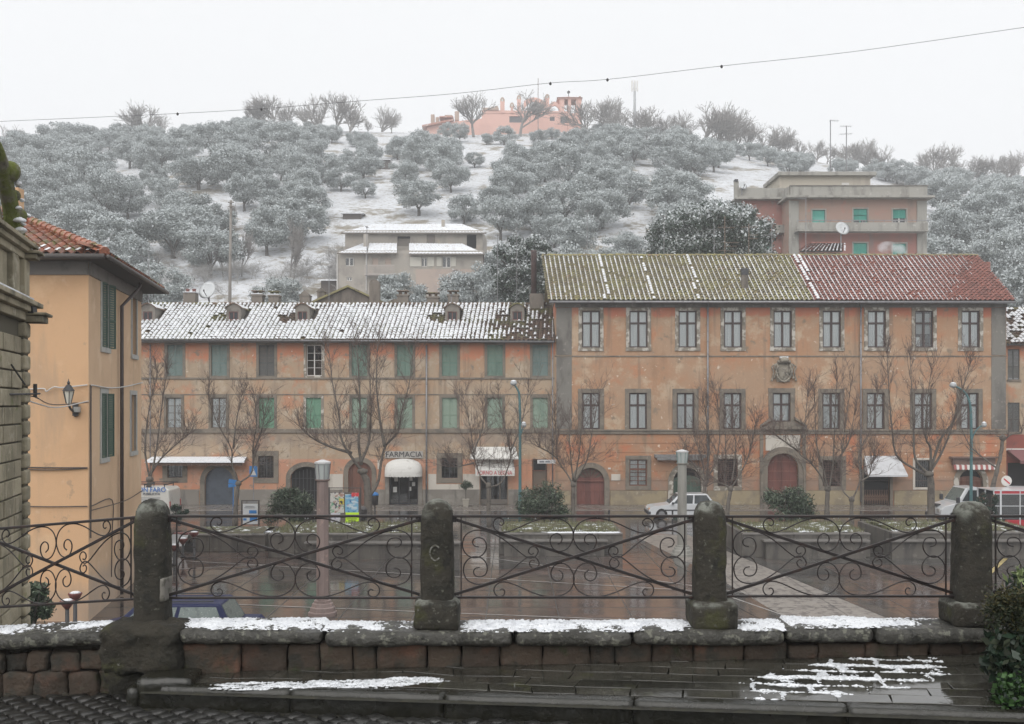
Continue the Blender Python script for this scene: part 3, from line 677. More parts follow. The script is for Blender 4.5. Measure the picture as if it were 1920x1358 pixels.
for k, px in enumerate(DORM):
    x, y = dorm_xy(px); z0 = lze+(y-LYe)*sl; h = .95; hw = .47
    m = MB(); yb = y+1.9
    wall_holes(m, x-hw, x+hw, z0-.1, z0+h, y, [(x-.31, x+.31, z0+.16, z0+.72)], .12)
    gp_ = [(x-hw,z0+h), (x+hw,z0+h), (x+.25,z0+h+.2), (x,z0+h+.28), (x-.25,z0+h+.2)]
    m.prism(gp_, y, yb)
    for s in (-1, 1): m.quad((x+s*hw,y,z0-.1), (x+s*hw,yb,z0+.9), (x+s*hw,yb,z0+h), (x+s*hw,y,z0+h))
    dm_ = m.build('dormer', WALLG, LH)
    f = MB(); frame_rect(f, x-.26, x+.26, z0+.21, z0+.67, .05, y+.04, y+.1); f.box(x-.025, y+.04, z0+.21, x+.025, y+.1, z0+.67); f.build('frame', DFR, dm_)
    for s in (-1, 1): MB().box(x+s*.145-.115, y+.07, z0+.21, x+s*.145+.115, y+.08, z0+.67).build('pane', M('dormer_pane', (.02,.022,.025), rough=.15) if 'dormer_pane' not in MATS else MATS['dormer_pane'], dm_)
    cp = MB(); arcp = [(x-hw-.12,z0+h-.04), (x-.26,z0+h+.2), (x,z0+h+.29), (x+.26,z0+h+.2), (x+hw+.12,z0+h-.04)]
    for a_, b_ in zip(arcp[:-1], arcp[1:]): cp.add([(a_[0],y-.1,a_[1]), (b_[0],y-.1,b_[1]), (b_[0],yb,b_[1]), (a_[0],yb,a_[1]), (a_[0],y-.1,a_[1]+.07), (b_[0],y-.1,b_[1]+.07), (b_[0],yb,b_[1]+.07), (a_[0],yb,a_[1]+.07)], [(0,1,2,3),(4,5,6,7),(0,1,5,4),(1,2,6,5),(0,3,7,4)])
    cp.build('dormer_roof', TERRA, dm_)
    if k != 4:
        sn = MB()
        for a_, b_ in zip(arcp[:-1], arcp[1:]): sn.add([(a_[0],y-.05,a_[1]+.075), (b_[0],y-.05,b_[1]+.075), (b_[0],yb-.3,b_[1]+.10), (a_[0],yb-.3,a_[1]+.10)], [(0,1,2,3)])
        sn.build('snow', SNOWT, dm_)
# chimneys behind the ridge
CH = M('chimney_render', (.19,.165,.14), [((.12,.105,.09), 2, .48, .66, ST), ((.28,.24,.2), 6, .6, .75)], rough=.9, bump=.01)
def chimney(parent, px, top, w_px, Y, base, cap='slab', mat=None, snow=False):
    x = PX(px, Y); hw = w_px/2/F*Y; zt = PZ(top, Y); zb = PZ(base, Y)
    m = MB(); m.box(x-hw, Y-hw, zb, x+hw, Y+hw, zt)
    if cap == 'slab': m.box(x-hw-.06, Y-hw-.06, zt-.12, x+hw+.06, Y+hw+.06, zt-.003)
    o = m.build('chimney', mat or CH, parent, bevel=.015)
    k = MB()
    if cap == 'slab':
        for sx in (-1, 1): k.prism([(x+sx*hw*.5-.1,zt), (x+sx*hw*.5+.1,zt), (x+sx*hw*.5+.08,zt+.22), (x+sx*hw*.5-.08,zt+.22)], Y-.14, Y+.14)
        k.box(x-hw-.04, Y-hw, zt+.222, x+hw+.04, Y+hw, zt+.27)
        k.build('chimney_cap', TERRA, o)
    elif cap == 'gable':
        k.prism([(x-hw-.08,zt), (x+hw+.08,zt), (x,zt+hw*1.1)], Y-hw-.05, Y+hw+.05); k.build('chimney_cap', CH, o)
    elif cap == 'pots':
        for sx in (-.5, .5): k.lathe([(.12,0),(.12,.2),(.14,.22),(.14,.3)], (x+sx*hw*1.1, Y, zt), 10)
        k.build('chimney_pot', DFR, o)
    elif cap == 'round':
        k.prism([(x+hw*math.cos(a), zt+hw*.8*math.sin(a)) for a in np.linspace(0, math.pi, 8)], Y-hw, Y+hw); k.build('chimney_cap', CH, o)
    if snow: MB().box(x-hw-.03, Y-hw-.08, zt+.004, x+hw+.03, Y+hw, zt+.06).build('snow', SNOW, o, bevel=.02)
    return o
for a in [(358,550,22,LYr+.5,580,'pots',None,True), (484,553,20,LYr+.4,580,'slab',None,True), (515,554,19,LYr+.4,580,'slab',None,True), (573,556,19,LYr+.4,582,'gable'), (603,548,14,LYr+3.5,580,'gable'), (703,533,19,LYr+3,580,'round'), (756,553,20,LYr+.4,582,'slab'), (812,557,22,LYr+.6,582,'slab'), (850,553,20,LYr+.5,582,'slab')]: chimney(LH, *a)
# gabled rear block
gb = MB(); Yg = LYr+3.0; gb.prism([(PX(585,Yg),PZ(600,Yg)), (PX(585,Yg),PZ(569,Yg)), (PX(653,Yg),PZ(540,Yg)), (PX(722,Yg),PZ(571,Yg)), (PX(722,Yg),PZ(600,Yg))], Yg, Yg+6)
gbo = gb.build('rear_gable', CH, LH)
gr = MB()
for (x0,y0_), (x1,y1_) in (((581,571),(653,539)), ((653,539),(726,573))):
    gr.add([(PX(x0,Yg),Yg-.25,PZ(y0_,Yg)), (PX(x1,Yg),Yg-.25,PZ(y1_,Yg)), (PX(x1,Yg),Yg+6,PZ(y1_,Yg)), (PX(x0,Yg),Yg+6,PZ(y0_,Yg)), (PX(x0,Yg),Yg-.25,PZ(y0_,Yg)+.14), (PX(x1,Yg),Yg-.25,PZ(y1_,Yg)+.14), (PX(x1,Yg),Yg+6,PZ(y1_,Yg)+.14), (PX(x0,Yg),Yg+6,PZ(y0_,Yg)+.14)], [(0,1,2,3),(4,5,6,7),(0,1,5,4),(3,2,6,7),(0,3,7,4),(1,2,6,5)])
gr.build('gable_roof', TERRA_MOSS, LH)
gs_ = MB(); gs_.prism([(PX(726,Yg+3),PZ(600,Yg+3)), (PX(726,Yg+3),PZ(566,Yg+3)), (PX(740,Yg+3),PZ(560,Yg+3)), (PX(800,Yg+3),PZ(572,Yg+3)), (PX(800,Yg+3),PZ(600,Yg+3))], Yg+3, Yg+6); gs_.build('rear_shed', CH, LH)
# ===== large palazzo (right)
PA = thing('palazzo', (fx(1465), FY, 0), 'large orange-brown three-storey palazzo with arched stone portal and mossy to red tiled roof', 'palazzo')
px0, px1 = fx(1041), fx(1886)
TX = [1108,1197,1289,1374,1467,1559,1643,1732,1819]; MX = [1108,1196,1285,1373,1465,1558,1641,1730,1817]
H2 = []
for x in TX: H2.append((fx(x-17), fx(x+17), fz(652), fz(583)))
for x in MX: H2.append((fx(x-16.5), fx(x+16.5), fz(805 if x != 1465 else 791), fz(737)))
GH = [(1081,1133,877,1), (1262,1315,877,1), (1438,1496,850,1), (1797,1842,880,1)]
for a, b, t, ar in GH: H2.append((fx(a), fx(b), .02, fz(t), ar))
H2.append((fx(1619), fx(1668), .02, fz(862)))
PG = [(1180,1213,862,911,'glass'), (1345,1383,860,912,'rust'), (1542,1578,863,912,'rust'), (1715,1745,863,914,'white')]
for a, b, t, bo, k in PG: H2.append((fx(a), fx(b), fz(bo), fz(t)))
GW = MB()
wall_holes(GW, px0, px1, fz(812), fz(566), FY-.05, H2, .3, 0); wall_holes(GW, px0, px1, 0, fz(812), FY-.02, H2, .27, 1)
pz = fz(566)
GW.quad((px0,FY-.05,0), (px0,FY+11,0), (px0,FY+11,pz), (px0,FY-.05,pz)); GW.quad((px1,FY-.05,0), (px1,FY+11,0), (px1,FY+11,pz), (px1,FY-.05,pz)); GW.quad((px0,FY+11,0), (px1,FY+11,0), (px1,FY+11,pz), (px0,FY+11,pz))
GW.build('wall', [PL_R, PL_RG], PA)
cr = [815, 832, 849.5, 866.5, 884, 902, 920]
for t, b in zip(cr[:-1], cr[1:]):
    m = MB(); hh = [(h[0]-.02, h[1]+.02, h[2], h[3]+.02) for h in H2 if h[3] < fz(815)+.3]
    wall_holes(m, px0, px1, fz(b)+.03, fz(t), FY-.055, hh, .05); 
    xs_ = sorted([px0, px1]+[v for h in hh for v in h[:2] if h[2] < fz((t+b)/2) < h[3]])
    for k in range(0, len(xs_)-1, 2): m.quad((xs_[k],FY-.055,fz(t)), (xs_[k+1],FY-.055,fz(t)), (xs_[k+1],FY-.02,fz(t)), (xs_[k],FY-.02,fz(t))); m.quad((xs_[k],FY-.055,fz(b)+.03), (xs_[k+1],FY-.055,fz(b)+.03), (xs_[k+1],FY-.02,fz(b)+.03), (xs_[k],FY-.02,fz(b)+.03))
    m.build('rusticated_course', PL_RG, PA)
ed = sorted([px0, px1]+[v for a, b, t, ar in GH for v in (fx(a)-.38, fx(b)+.38)]+[fx(1612), fx(1676)])
for k in range(0, len(ed)-1, 2): MB().box(ed[k], FY-.10, .02, ed[k+1], FY-.021, fz(920)).build('plinth', PLINTH_Y, PA, bevel=.015)
for nm, t, b, pr, mt in [('string_course', 667, 669.5, .09, STONE_TRIM), ('belt_course', 805.5, 814, .14, STONE_TRIM), ('eave_band', 566.5, 577, .16, GREYBAND)]:
    m = MB(); m.box(px0-.02, FY-pr, fz(b), px1+.02, FY-.053, fz(t))
    if nm == 'belt_course': m.box(px0-.03, FY-pr-.05, fz(t)-.1, px1+.03, FY-pr-.002, fz(t)-.003)
    m.build(nm, mt, PA, bevel=.012)
for a, b in ((1043,1072), (1858,1885)):
    m = MB(); m.box(fx(a), FY-.085, fz(804.5), fx(b), FY-.052, fz(670)); m.box(fx(a), FY-.085, fz(666), fx(b), FY-.052, fz(577.5)); m.build('corner_pilaster', GREYBAND, PA)
for x in TX:
    m = MB(); frame_rect(m, fx(x-17), fx(x+17), fz(652), fz(583), .22, FY-.10, FY, sill=.02); m.build('window_surround', PEEL_TRIM, PA, bevel=.01)
for x in MX:
    if x == 1465: m = MB(); a, b = fx(x-16.5), fx(x+16.5); m.box(a-.28, FY-.11, fz(791), a, FY, fz(737)); m.box(b, FY-.11, fz(791), b+.28, FY, fz(737)); m.box(a-.3, FY-.13, fz(737), b+.3, FY, fz(728))
    else: m = MB(); frame_rect(m, fx(x-16.5), fx(x+16.5), fz(805), fz(737), .27, FY-.11, FY)
    m.build('window_surround', STONE_TRIM, PA, bevel=.012)
wh, mh = fz(583)-fz(652), fz(737)-fz(805)
tw = cross_window(34/29.23, wh, BROWN, True); mw = cross_window(33/29.23, mh, BROWN, True); mp_ = cross_window(33/29.23, fz(737)-fz(791), BROWN, True, .6)
td = cross_window(34/29.23, wh, BROWN, False, .66, GLASS, 0)
for x in TX: (td if x == 1732 else tw).put('window', PA, (fx(x), FY+.02, fz(652)))
for x in MX: (mp_ if x == 1465 else mw).put('window', PA, (fx(x), FY+.02, fz(791 if x == 1465 else 805)))
# half-lowered blind and things in the open window
bl = MB(); bl.box(fx(1719), FY+.2, fz(626), fx(1745), FY+.22, fz(588)); bl.build('blind', M('grey_blind', (.33,.34,.34), rough=.8), PA)
cs = MB(); cs.box(fx(1719), FY+.25, fz(650), fx(1728), FY+.28, fz(632)); cs.build('curtain', CURT, PA)
# ground floor openings
for a, b, t, ar in GH[:2]+GH[3:]:
    m = MB(); arch_ring(m, fx((a+b)/2), .02, fz(t), (fx(b)-fx(a))/2, .33, FY-.11, FY+.1, 1); m.build('arch_surround', PEEL_TRIM if a > 1200 else STONE_TRIM, PA)
d1 = plank_door(PA, 1081, 1133, 896, DOOR_RED, FY+.12, 6, .01)
fn = MB(); xc, r = fx(1107), (fx(1133)-fx(1081))/2; zc = fz(877)-r
for k in range(1, 8): a = math.pi*k/8; fn.bar((xc,FY+.13,zc+.05), (xc+r*math.cos(a),FY+.13,zc+r*math.sin(a)), .05, .05)
fn.bar((xc-r,FY+.12,zc+.02), (xc+r,FY+.12,zc+.02), .1, .12); fn.prism([(xc+r*math.cos(a), zc+r*math.sin(a)) for a in np.linspace(0, math.pi, 14)], FY+.19, FY+.2, mi=1)
fn.build('fanlight', [DOOR_RED, MATS['olive_door']], PA)
# portal
pt = MB(); xc = fx(1467); r = (fx(1496)-fx(1438))/2
arch_ring(pt, xc, .02, fz(850), r, .42, FY-.20, FY+.1); arch_ring(pt, xc, .02, fz(850)+.0, r+.30, .14, FY-.27, FY-.202)
pt.box(fx(1424), FY-.16, .02, fx(1430), FY-.03, fz(814)); pt.box(fx(1504), FY-.16, .02, fx(1510), FY-.03, fz(814))
po = pt.build('portal', STONE_TRIM, PA)
MB().box(fx(1435), FY-.12, fz(845), fx(1499), FY-.057, fz(816)).build('pale_panel', WHITEPL, po)
pd = MB(); pd.prism([(fx(1425),fz(805)), (fx(1510),fz(805)), (fx(1510),fz(800)), (fx(1425),fz(800))], FY-.42, FY-.05)
for s in (-1, 1):
    x0, x1 = fx(1467+s*43), fx(1467+s*21)
    pd.prism([(x0,fz(800)), (x0,fz(797)), (x1,fz(782)), (x1,fz(787))] if s < 0 else [(x0,fz(797)), (x0,fz(800)), (x1,fz(787)), (x1,fz(782))], FY-.40, FY-.05)
pd.prism([(fx(1430),fz(800)), (fx(1504),fz(800)), (fx(1488),fz(791)), (fx(1446),fz(791))], FY-.20, FY-.052)
pd.build('pediment', STONE_TRIM, po, bevel=.01)
plank_door(PA, 1438, 1496, 850, DOOR_RED, FY+.2, 4)
# shop arch with green folding doors
plank_door(PA, 1262, 1315, 892, M('green_shop_door', (.055,.10,.075), [((.09,.15,.12), 3, .5, .7, ST)], rough=.5), FY+.15, 8, .4)
MB().prism([(fx(1288.5)+.9*math.cos(a), fz(877)-.9+.9*math.sin(a)) for a in np.linspace(0, math.pi, 14)], FY+.2, FY+.22).build('fanlight', DARK, PA)
ra = MB(); ra.box(fx(1226), FY-.5, fz(858), fx(1322), FY-.06, fz(852)); ra.box(fx(1230), FY-.62, fz(862.5), fx(1315), FY-.5, fz(858)); ra.build('rolled_awning', M('grey_awning_box', (.2,.2,.2), [((.1,.1,.1), 4, .5, .7)], rough=.6), PA, bevel=.02)
# windows of the ground floor
RUST = M('rusty_grille', (.10,.055,.045), [((.06,.04,.035), 9, .45, .65)], rough=.8)
for a, b, t, bo, kind in PG:
    m = MB(); frame_rect(m, fx(a), fx(b), fz(bo), fz(t), .26 if kind != 'white' else .14, FY-.10, FY); m.build('window_surround', {'glass': STONE_TRIM, 'rust': PEEL_TRIM if a < 1400 else STONE_TRIM, 'white': WHITEPL}[kind], PA, bevel=.01)
    ww, hh = fx(b)-fx(a), fz(t)-fz(bo)
    if kind == 'glass': cross_window(ww, hh, DOOR_BR, True, .62, GLASS, 5, .07).put('window', PA, (fx((a+b)/2), FY+.06, fz(bo)))
    else:
        f = MB(); f.box(fx(a), FY+.2, fz(bo), fx(b), FY+.21, fz(t), 1)
        for k in range(8): x = fx(a)+ww*(k+.5)/8; f.bar((x,FY+.02,fz(bo)), (x,FY+.02,fz(t)), .025, .025)
        if kind == 'rust':
            for k in range(14): zz = fz(bo)+hh*(k+.5)/14; f.bar((fx(a),FY+.04,zz), (fx(b),FY+.04,zz), .05, .03)
        f.build('barred_window', [RUST if kind == 'rust' else METAL_D, DARK], PA)
        if kind == 'white': MB().box(fx(a)+.03, FY+.12, fz(bo)+.03, fx(b)-.03, FY+.13, fz(t)-.03).build('pane', GLASSD, PA)
# shop with pale awning and folding gate
aw = MB(); aw.add([(fx(1620),FY-.06,fz(855)), (fx(1684),FY-.06,fz(855)), (fx(1690),FY-1.1,fz(889)), (fx(1617),FY-1.1,fz(889)), (fx(1617),FY-1.1,fz(892)), (fx(1690),FY-1.1,fz(892)), (fx(1684),FY-.06,fz(885)), (fx(1620),FY-.06,fz(885))], [(0,1,2,3),(3,2,5,4),(1,2,5,6),(0,3,4,7)])
aw.build('awning', M('grey_white_canvas', (.55,.56,.58), [((.42,.42,.43), 1.5, .5, .7)], rough=.7), PA)
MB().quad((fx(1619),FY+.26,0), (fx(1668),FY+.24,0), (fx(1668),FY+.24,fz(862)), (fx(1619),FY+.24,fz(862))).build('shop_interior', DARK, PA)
gt = MB(); a, b = fx(1621), fx(1666)
for k in range(15): x = a+(b-a)*k/14; gt.bar((x,FY+.1,.05), (x,FY+.1,fz(919)), .025, .025)
for k in range(14):
    x, x2 = a+(b-a)*k/14, a+(b-a)*(k+1)/14; gt.bar((x,FY+.11,.2), (x2,FY+.11,.75), .018, .018); gt.bar((x,FY+.12,.75), (x2,FY+.12,.2), .018, .018)
gt.build('folding_gate', M('bronze_gate', (.22,.13,.09), rough=.5), PA)
MB().box(fx(1614), FY-.11, .02, fx(1619), FY+.1, fz(880)).box(fx(1668), FY-.11, .02, fx(1673), FY+.1, fz(880)).build('shop_jamb', STONE_TRIM, PA)
# shop at the right end: cornice box and striped valance
sb = MB(); sb.box(fx(1778), FY-.5, fz(859), fx(1868), FY-.06, fz(856)); sb.box(fx(1783), FY-.32, fz(871), fx(1862), FY-.06, fz(859.2)); sb.build('awning_box', M('brown_awning_box', (.17,.11,.09), [((.10,.07,.06), 3, .5, .7)], rough=.7), PA)
for c, mt in ((0, M('red_stripe', (.36,.12,.11), rough=.85)), (1, AWN)):
    v_ = MB()
    for k in range(c, 16, 2):
        x0, x1 = fx(1783)+(fx(1862)-fx(1783))*k/16, fx(1783)+(fx(1862)-fx(1783))*(k+1)/16
        v_.add([(x0,FY-.42,fz(872)), (x1,FY-.42,fz(872)), (x1,FY-.46,fz(879)), ((x0+x1)/2,FY-.47,fz(881)), (x0,FY-.46,fz(879)), (x0,FY-.30,fz(871)), (x1,FY-.30,fz(871))], [(0,1,2,3,4),(5,6,1,0)])
    v_.build('striped_valance', mt, PA)
plank_door(PA, 1797, 1842, 893, DOOR_BR, FY+.15, 6, .3)
MB().prism([(fx(1819.5)+.76*math.cos(a), fz(880)-.76+.76*math.sin(a)) for a in np.linspace(0, math.pi, 14)], FY+.2, FY+.22).build('fanlight', DARK, PA)
# small plaques
MB().box(fx(1146), FY-.09, fz(901), fx(1163), FY-.057, fz(889)).build('marble_plaque', WHITEPL, PA, bevel=.005)
MB().box(fx(1140), FY-.09, fz(880), fx(1145), FY-.057, fz(877)).build('house_number', WHITEF, PA)
# coat of arms under the middle window: hat, shield, tassels
COAT = M('weathered_carved_stone', (.30,.27,.22), [((.15,.135,.11), 3, .45, .62), ((.40,.37,.32), 6, .58, .7)], rough=.9, bump=.02, bscale=16)
cx, cyy = fx(1468), FY-.06
ca_ = MB(); ca_.add([(cx-.3,cyy-.1,fz(684)), (cx+.3,cyy-.1,fz(684)), (cx+.36,cyy-.12,fz(695)), (cx+.24,cyy-.14,fz(708)), (cx,cyy-.15,fz(714)), (cx-.24,cyy-.14,fz(708)), (cx-.36,cyy-.12,fz(695)), (cx,cyy-.26,fz(697))], [(0,1,7),(1,2,7),(2,3,7),(3,4,7),(4,5,7),(5,6,7),(6,0,7)])
ca_.prism([(cx-.42,fz(716)), (cx+.42,fz(716)), (cx+.5,fz(690)), (cx+.3,fz(680)), (cx-.3,fz(680)), (cx-.5,fz(690))], cyy-.06, cyy+.02)
coa = ca_.build('coat_of_arms', COAT, PA)
ht_ = MB(); ht_.tube([(cx-.42,cyy-.2,fz(679)), (cx+.42,cyy-.2,fz(679))], [.1,.1], 8); ht_.tube([(cx,cyy-.18,fz(679)), (cx,cyy-.18,fz(672)), (cx,cyy-.18,fz(669.5))], [.36,.28,.1], 10); ht_.build('hat', COAT, coa, smooth=True)
MB().box(cx-.25, cyy-.30, fz(678), cx+.25, cyy-.02, fz(669)).build('snow', SNOWT, coa)
for s in (-1, 1):
    tq = MB()
    for off, lo in ((.42,700), (.58,708), (.74,712)):
        tq.tube(catmull([(cx+s*.3,cyy-.15,fz(680)), (cx+s*(off+.02),cyy-.2,fz(688)), (cx+s*(off-.08),cyy-.18,fz(698)), (cx+s*(off+.03),cyy-.17,fz(lo))], 5), .045, 6)
        tq.lathe([(.02,.1),(.06,.02),(.08,-.1),(.02,-.12)], (cx+s*(off+.03), cyy-.17, fz(lo)), 8)
    tq.tube(catmull([(cx+s*.36,cyy-.2,fz(686)), (cx+s*.5,cyy-.24,fz(696)), (cx+s*.42,cyy-.22,fz(706)), (cx+s*.22,cyy-.22,fz(713)), (cx,cyy-.22,fz(716))], 5), .06, 6)
    tq.build('tassels', COAT, coa, smooth=True)
# cracks of bare plaster beside the portal axis
# pipes, gutter, roof
pipe(PA, 1326, 568, 905, ZINC, .06, FY-.22); pipe(PA, 1612, 570, 940, ZINC, .06, FY-.22)
RYe, RYr = FY-.75, FY+5.3
rze, rzr = PZ(564, RYe)+.02, PZ(480, RYr)
e0, e1, r0, r1 = PX(1030, RYe), PX(1903, RYe), PX(1017, RYr), PX(1832, RYr)
gt = MB(); gt.tube([(e0,RYe-.06,rze-.10), (e1,RYe-.06,rze-.13)], .075, 8); gt.build('gutter', ZINC, PA, smooth=True)
bd_px = lambda p: 960+F*p.x/p.y
def is_red(p): return bd_px(p) > 1483+(p.y-RYe)*0+42*(1-(p.y-RYe)/(RYr-RYe))
FULL = [1130, 1212, 1300]
def snowR(i, j, t, p, rg):
    px = bd_px(p); out = []
    red = is_red(p)
    base = px+40*(t-.5)                      # tracks a tile column in the picture of the roof
    fade = 0.0
    if px > 1700: fade = min((px-1700)/150, 1)*.95
    nn = mnoise.noise(Vector((p.x*.35, p.y*.5, 8)))
    if rg.random() < .03: return []
    wdt = ((.22 if not red else .25)+.13*nn+rg.normal(0,.04))*(1-fade)
    if any(abs(p.x-PX(q, RYe+2.4)) < .16 for q in FULL): return [('cover', .62, .9, .25)] if rg.random() < .8 else []
    if red and abs(px-(1483+42*(1-t)+5)) < 7: return [('cover', .7, .9, .4)] if rg.random() < .85 else []
    return [('pan', wdt, 1.2, .5)] if wdt > .09 else []
rf = tile_roof(PA, e0, e1, r0, r1, RYe, rze, RYr, rzr, .315, .36, TERRA_MOSS, UNDER, snowR, seed=5)
# red re-tiled right part: repaint every tile right of the joint
tred = bpy.data.meshes.new('tile'); _src = next(o for o in rf.children if o.name.split('.')[0] == 'tile').data
tred = _src.copy(); tred.materials.clear(); tred.materials.append(TERRA_RED)
for o in rf.children:
    if o.name.split('.')[0] == 'tile':
        wp_ = Vector((o.location.x, o.location.y, 0))+Vector((wloc(PA).x, wloc(PA).y, 0))
        if is_red(Vector((wp_.x, wp_.y, 0))): o.data = tred
for nm in ('tile_field', 'pan_tile_field'):
    o = next(c for c in rf.children if c.name.startswith(nm)); me = o.data; me.materials.append(TERRA_RED); W = wloc(PA)
    idx = [1 if is_red(Vector((pp.center.x+W.x, pp.center.y+W.y, 0))) else 0 for pp in me.polygons]
    me.polygons.foreach_set('material_index', idx)
gw_ = MB(); gw_.prism([(FY-.05,pz), (FY+11,pz), (RYr,rzr-.15)], e0+.35, e0+.4, 'x'); gw_.prism([(FY-.05,pz), (FY+11,pz), (RYr,rzr-.15)], e1-.5, e1-.45, 'x'); gw_.build('gable_wall', CH, PA)
brr = MB(); brr.prism([(RYr,rzr-.02), (RYr+6,rzr-3.9), (RYr+6,rzr-4.0), (RYr,rzr-.12)], e0, e1, 'x'); brr.build('rear_roof', TERRA_MOSS, PA)
Yc = RYe+1.6
ck = MB(); x = PX(1396, Yc); zb = rze+(Yc-RYe)*(rzr-rze)/(RYr-RYe); ck.box(x-.2, Yc-.2, zb-.1, x+.2, Yc+.2, PZ(516, Yc)); cko = ck.build('chimney', CH, PA, bevel=.01)
MB().box(x-.22, Yc-.22, PZ(516,Yc), x+.22, Yc+.22, PZ(504,Yc)).build('chimney_cap', METAL_D, cko)
fl = MB(); fl.tube([P(1001,560,RYr+.5), P(1001,474,RYr+.5), P(1001,470,RYr+.5)], [.2,.2,.23], 10); fl.build('flue_pipe', M('rusty_flue', (.085,.05,.045), [((.05,.04,.04), 3, .5, .7)], rough=.7), PA, smooth=True)
chimney(PA, 1006, 552, 26, LYr-.3, 580, None); chimney(PA, 1847, 492, 14, RYr+2, 520, None, TERRA_RED)

# ===== neighbour beyond the palazzo's right end
NB = thing('corner_house', (fx(1990), FY+.6, 0), 'narrow slice of orange house with red base at the right edge of the square', 'house')
m = MB(); n0, n1 = fx(1888), fx(2080); Y2 = FY+.6
nh = [(PX(1889.5,Y2), PX(1912,Y2), PZ(712,Y2), PZ(655,Y2)), (PX(1889.5,Y2), PX(1912,Y2), PZ(810,Y2), PZ(755,Y2)), (PX(1889.5,Y2), PX(1925,Y2), .02, PZ(868,Y2))]
wall_holes(m, n0, n1, PZ(815,Y2), PZ(645,Y2), Y2, nh, .2, 0); wall_holes(m, n0, n1, 0, PZ(815,Y2), Y2, nh, .3, 1)
m.quad((n0,Y2,0), (n0,Y2+9,0), (n0,Y2+9,PZ(645,Y2)), (n0,Y2,PZ(645,Y2)))
m.build('wall', [PL_L, M('red_base_plaster', (.27,.08,.06), [((.22,.075,.06), 1, .5, .7)], rough=.85)], NB)
for h in nh[:2]:
    for s in (0, 1):
        hh = h[3]-h[2]; lf = shutter_leaf((h[1]-h[0])/2-.004, hh, SH_DARK); lf.put('shutter', NB, (h[0]+s*(h[1]-h[0])/2, Y2+.05, h[2]))
    MB().box(h[0]-.06, Y2-.08, h[2]-.12, h[1]+.06, Y2-.003, h[2]-.003).build('window_sill', STONE_TRIM, NB)
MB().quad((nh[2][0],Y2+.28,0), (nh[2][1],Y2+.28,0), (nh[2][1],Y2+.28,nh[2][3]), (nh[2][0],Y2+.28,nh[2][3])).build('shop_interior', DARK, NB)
aw = MB(); aw.add([(PX(1886,Y2),Y2-.05,PZ(842,Y2)), (PX(1960,Y2),Y2-.05,PZ(842,Y2)), (PX(1960,Y2),Y2-1.2,PZ(862,Y2)), (PX(1896,Y2),Y2-1.2,PZ(862,Y2)), (PX(1896,Y2),Y2-1.2,PZ(868,Y2)), (PX(1960,Y2),Y2-1.2,PZ(868,Y2))], [(0,1,2,3),(3,2,5,4)]); aw.build('awning', M('maroon_canvas', (.2,.09,.09), rough=.85), NB)
MB().box(PX(1885,Y2), Y2-.12, PZ(844.5,Y2), PX(1960,Y2), Y2-.02, PZ(841,Y2)).build('awning_box', AWN, NB)
def snowN(i, j, t, p, rg): return [('cover', .85, 1, .5)] if rg.random() < .72 else []
tile_roof(NB, n0-.2, n1, n0-.2, n1, Y2-.5, PZ(645,Y2-.5), Y2+4.5, PZ(580,Y2+4.5), .285, .36, TERRA, UNDER, snowN, n_obj=0, seed=9)

# ===== ochre house on the left, with its own hipped roof
OCH = M('smooth_ochre_plaster', (0.6215,0.3915,0.2237), [((0.5593,0.348,0.1989), .35, .42, .62), ((0.6712,0.4475,0.2672), .8, .55, .7), ((0.5469,0.3356,0.1927), 1.2, .58, .75, {**ST, 'w': .6}),
      ((0.4102,0.3107,0.2362), 1.5, .3, .6, {'z': (-1,.95,.25), 'fill': .6, 'wob': .8, 'w': .75}), ((0.5221,0.3232,0.174), 5, .62, .75, {'w': .5}), ((0.4475,0.3107,0.2051), .5, .56, .7, {'st': (1.5,1,.25), 'w': .7}), ((0.3729,0.261,0.174), 2.5, .64, .72, {'w': .6}), ((0.4068,0.2938,0.2034), 1.1, .58, .72, {'st': (1,1,.06), 'w': .5}), ((0.7006,0.5198,0.3503), 2.2, .62, .72, {'w': .4})], rough=.88, bump=.003, bscale=10)
OCH2 = M('pale_ochre_plaster', (0.6464,0.4537,0.2921), [((0.5842,0.404,0.2548), .4, .45, .62), ((0.6961,0.5096,0.348), 1, .56, .7), ((0.5718,0.3853,0.2486), 1.4, .58, .75, {**ST, 'w': .6}), ((0.4102,0.3356,0.2735), 1.5, .3, .6, {'z': (-1,1.3,.3), 'fill': .6, 'wob': 1.0, 'w': .7}), ((0.4068,0.2938,0.2034), 1.1, .58, .72, {'st': (1,1,.06), 'w': .5}), ((0.7006,0.5198,0.3503), 2.2, .62, .72, {'w': .4})], rough=.88, bump=.003, bscale=10)
A = Vector((PX(166,30), 30, 0)); B = Vector((PX(265,38), 38, 0)); ev = (B-A).normalized(); Lside = (B-A).length; ang = math.atan2(ev.y, ev.x)
OH = thing('ochre_house', A, 'smooth ochre house with brown downpipe and red hipped roof at the left', 'house')
EZ = PZ(489, 30)
def s_of(px): u = (px-960)/F; return (u*A.y-A.x)/(ev.x-u*ev.y)
fm = MB(); fm.quad((-9,0,0), (0,0,0), (0,0,EZ), (-9,0,EZ)); fm.build('front_wall', OCH, OH, world=False)
wins = []
for pa, pb, t, b in ((190.5,202.5,530,652), (247,255.5,530,652), (189.5,200.5,738,858), (245,254.5,738,858)):
    sm = s_of((pa+pb)/2 if pa < 220 else (pa+pb)/2); d = 30+s_of(196)*ev.y
    wins.append((s_of(pa), s_of(pb), PZ(b,d), PZ(t,d)))
sm_ = MB(); wall_holes(sm_, 0, Lside, 0, EZ, 0, wins, .18); sm_.quad((Lside,0,0), (Lside,9,0), (Lside,9,EZ), (Lside,0,EZ))
sidew = sm_.build('side_wall', OCH2, OH, world=False, rot=(0,0,ang))
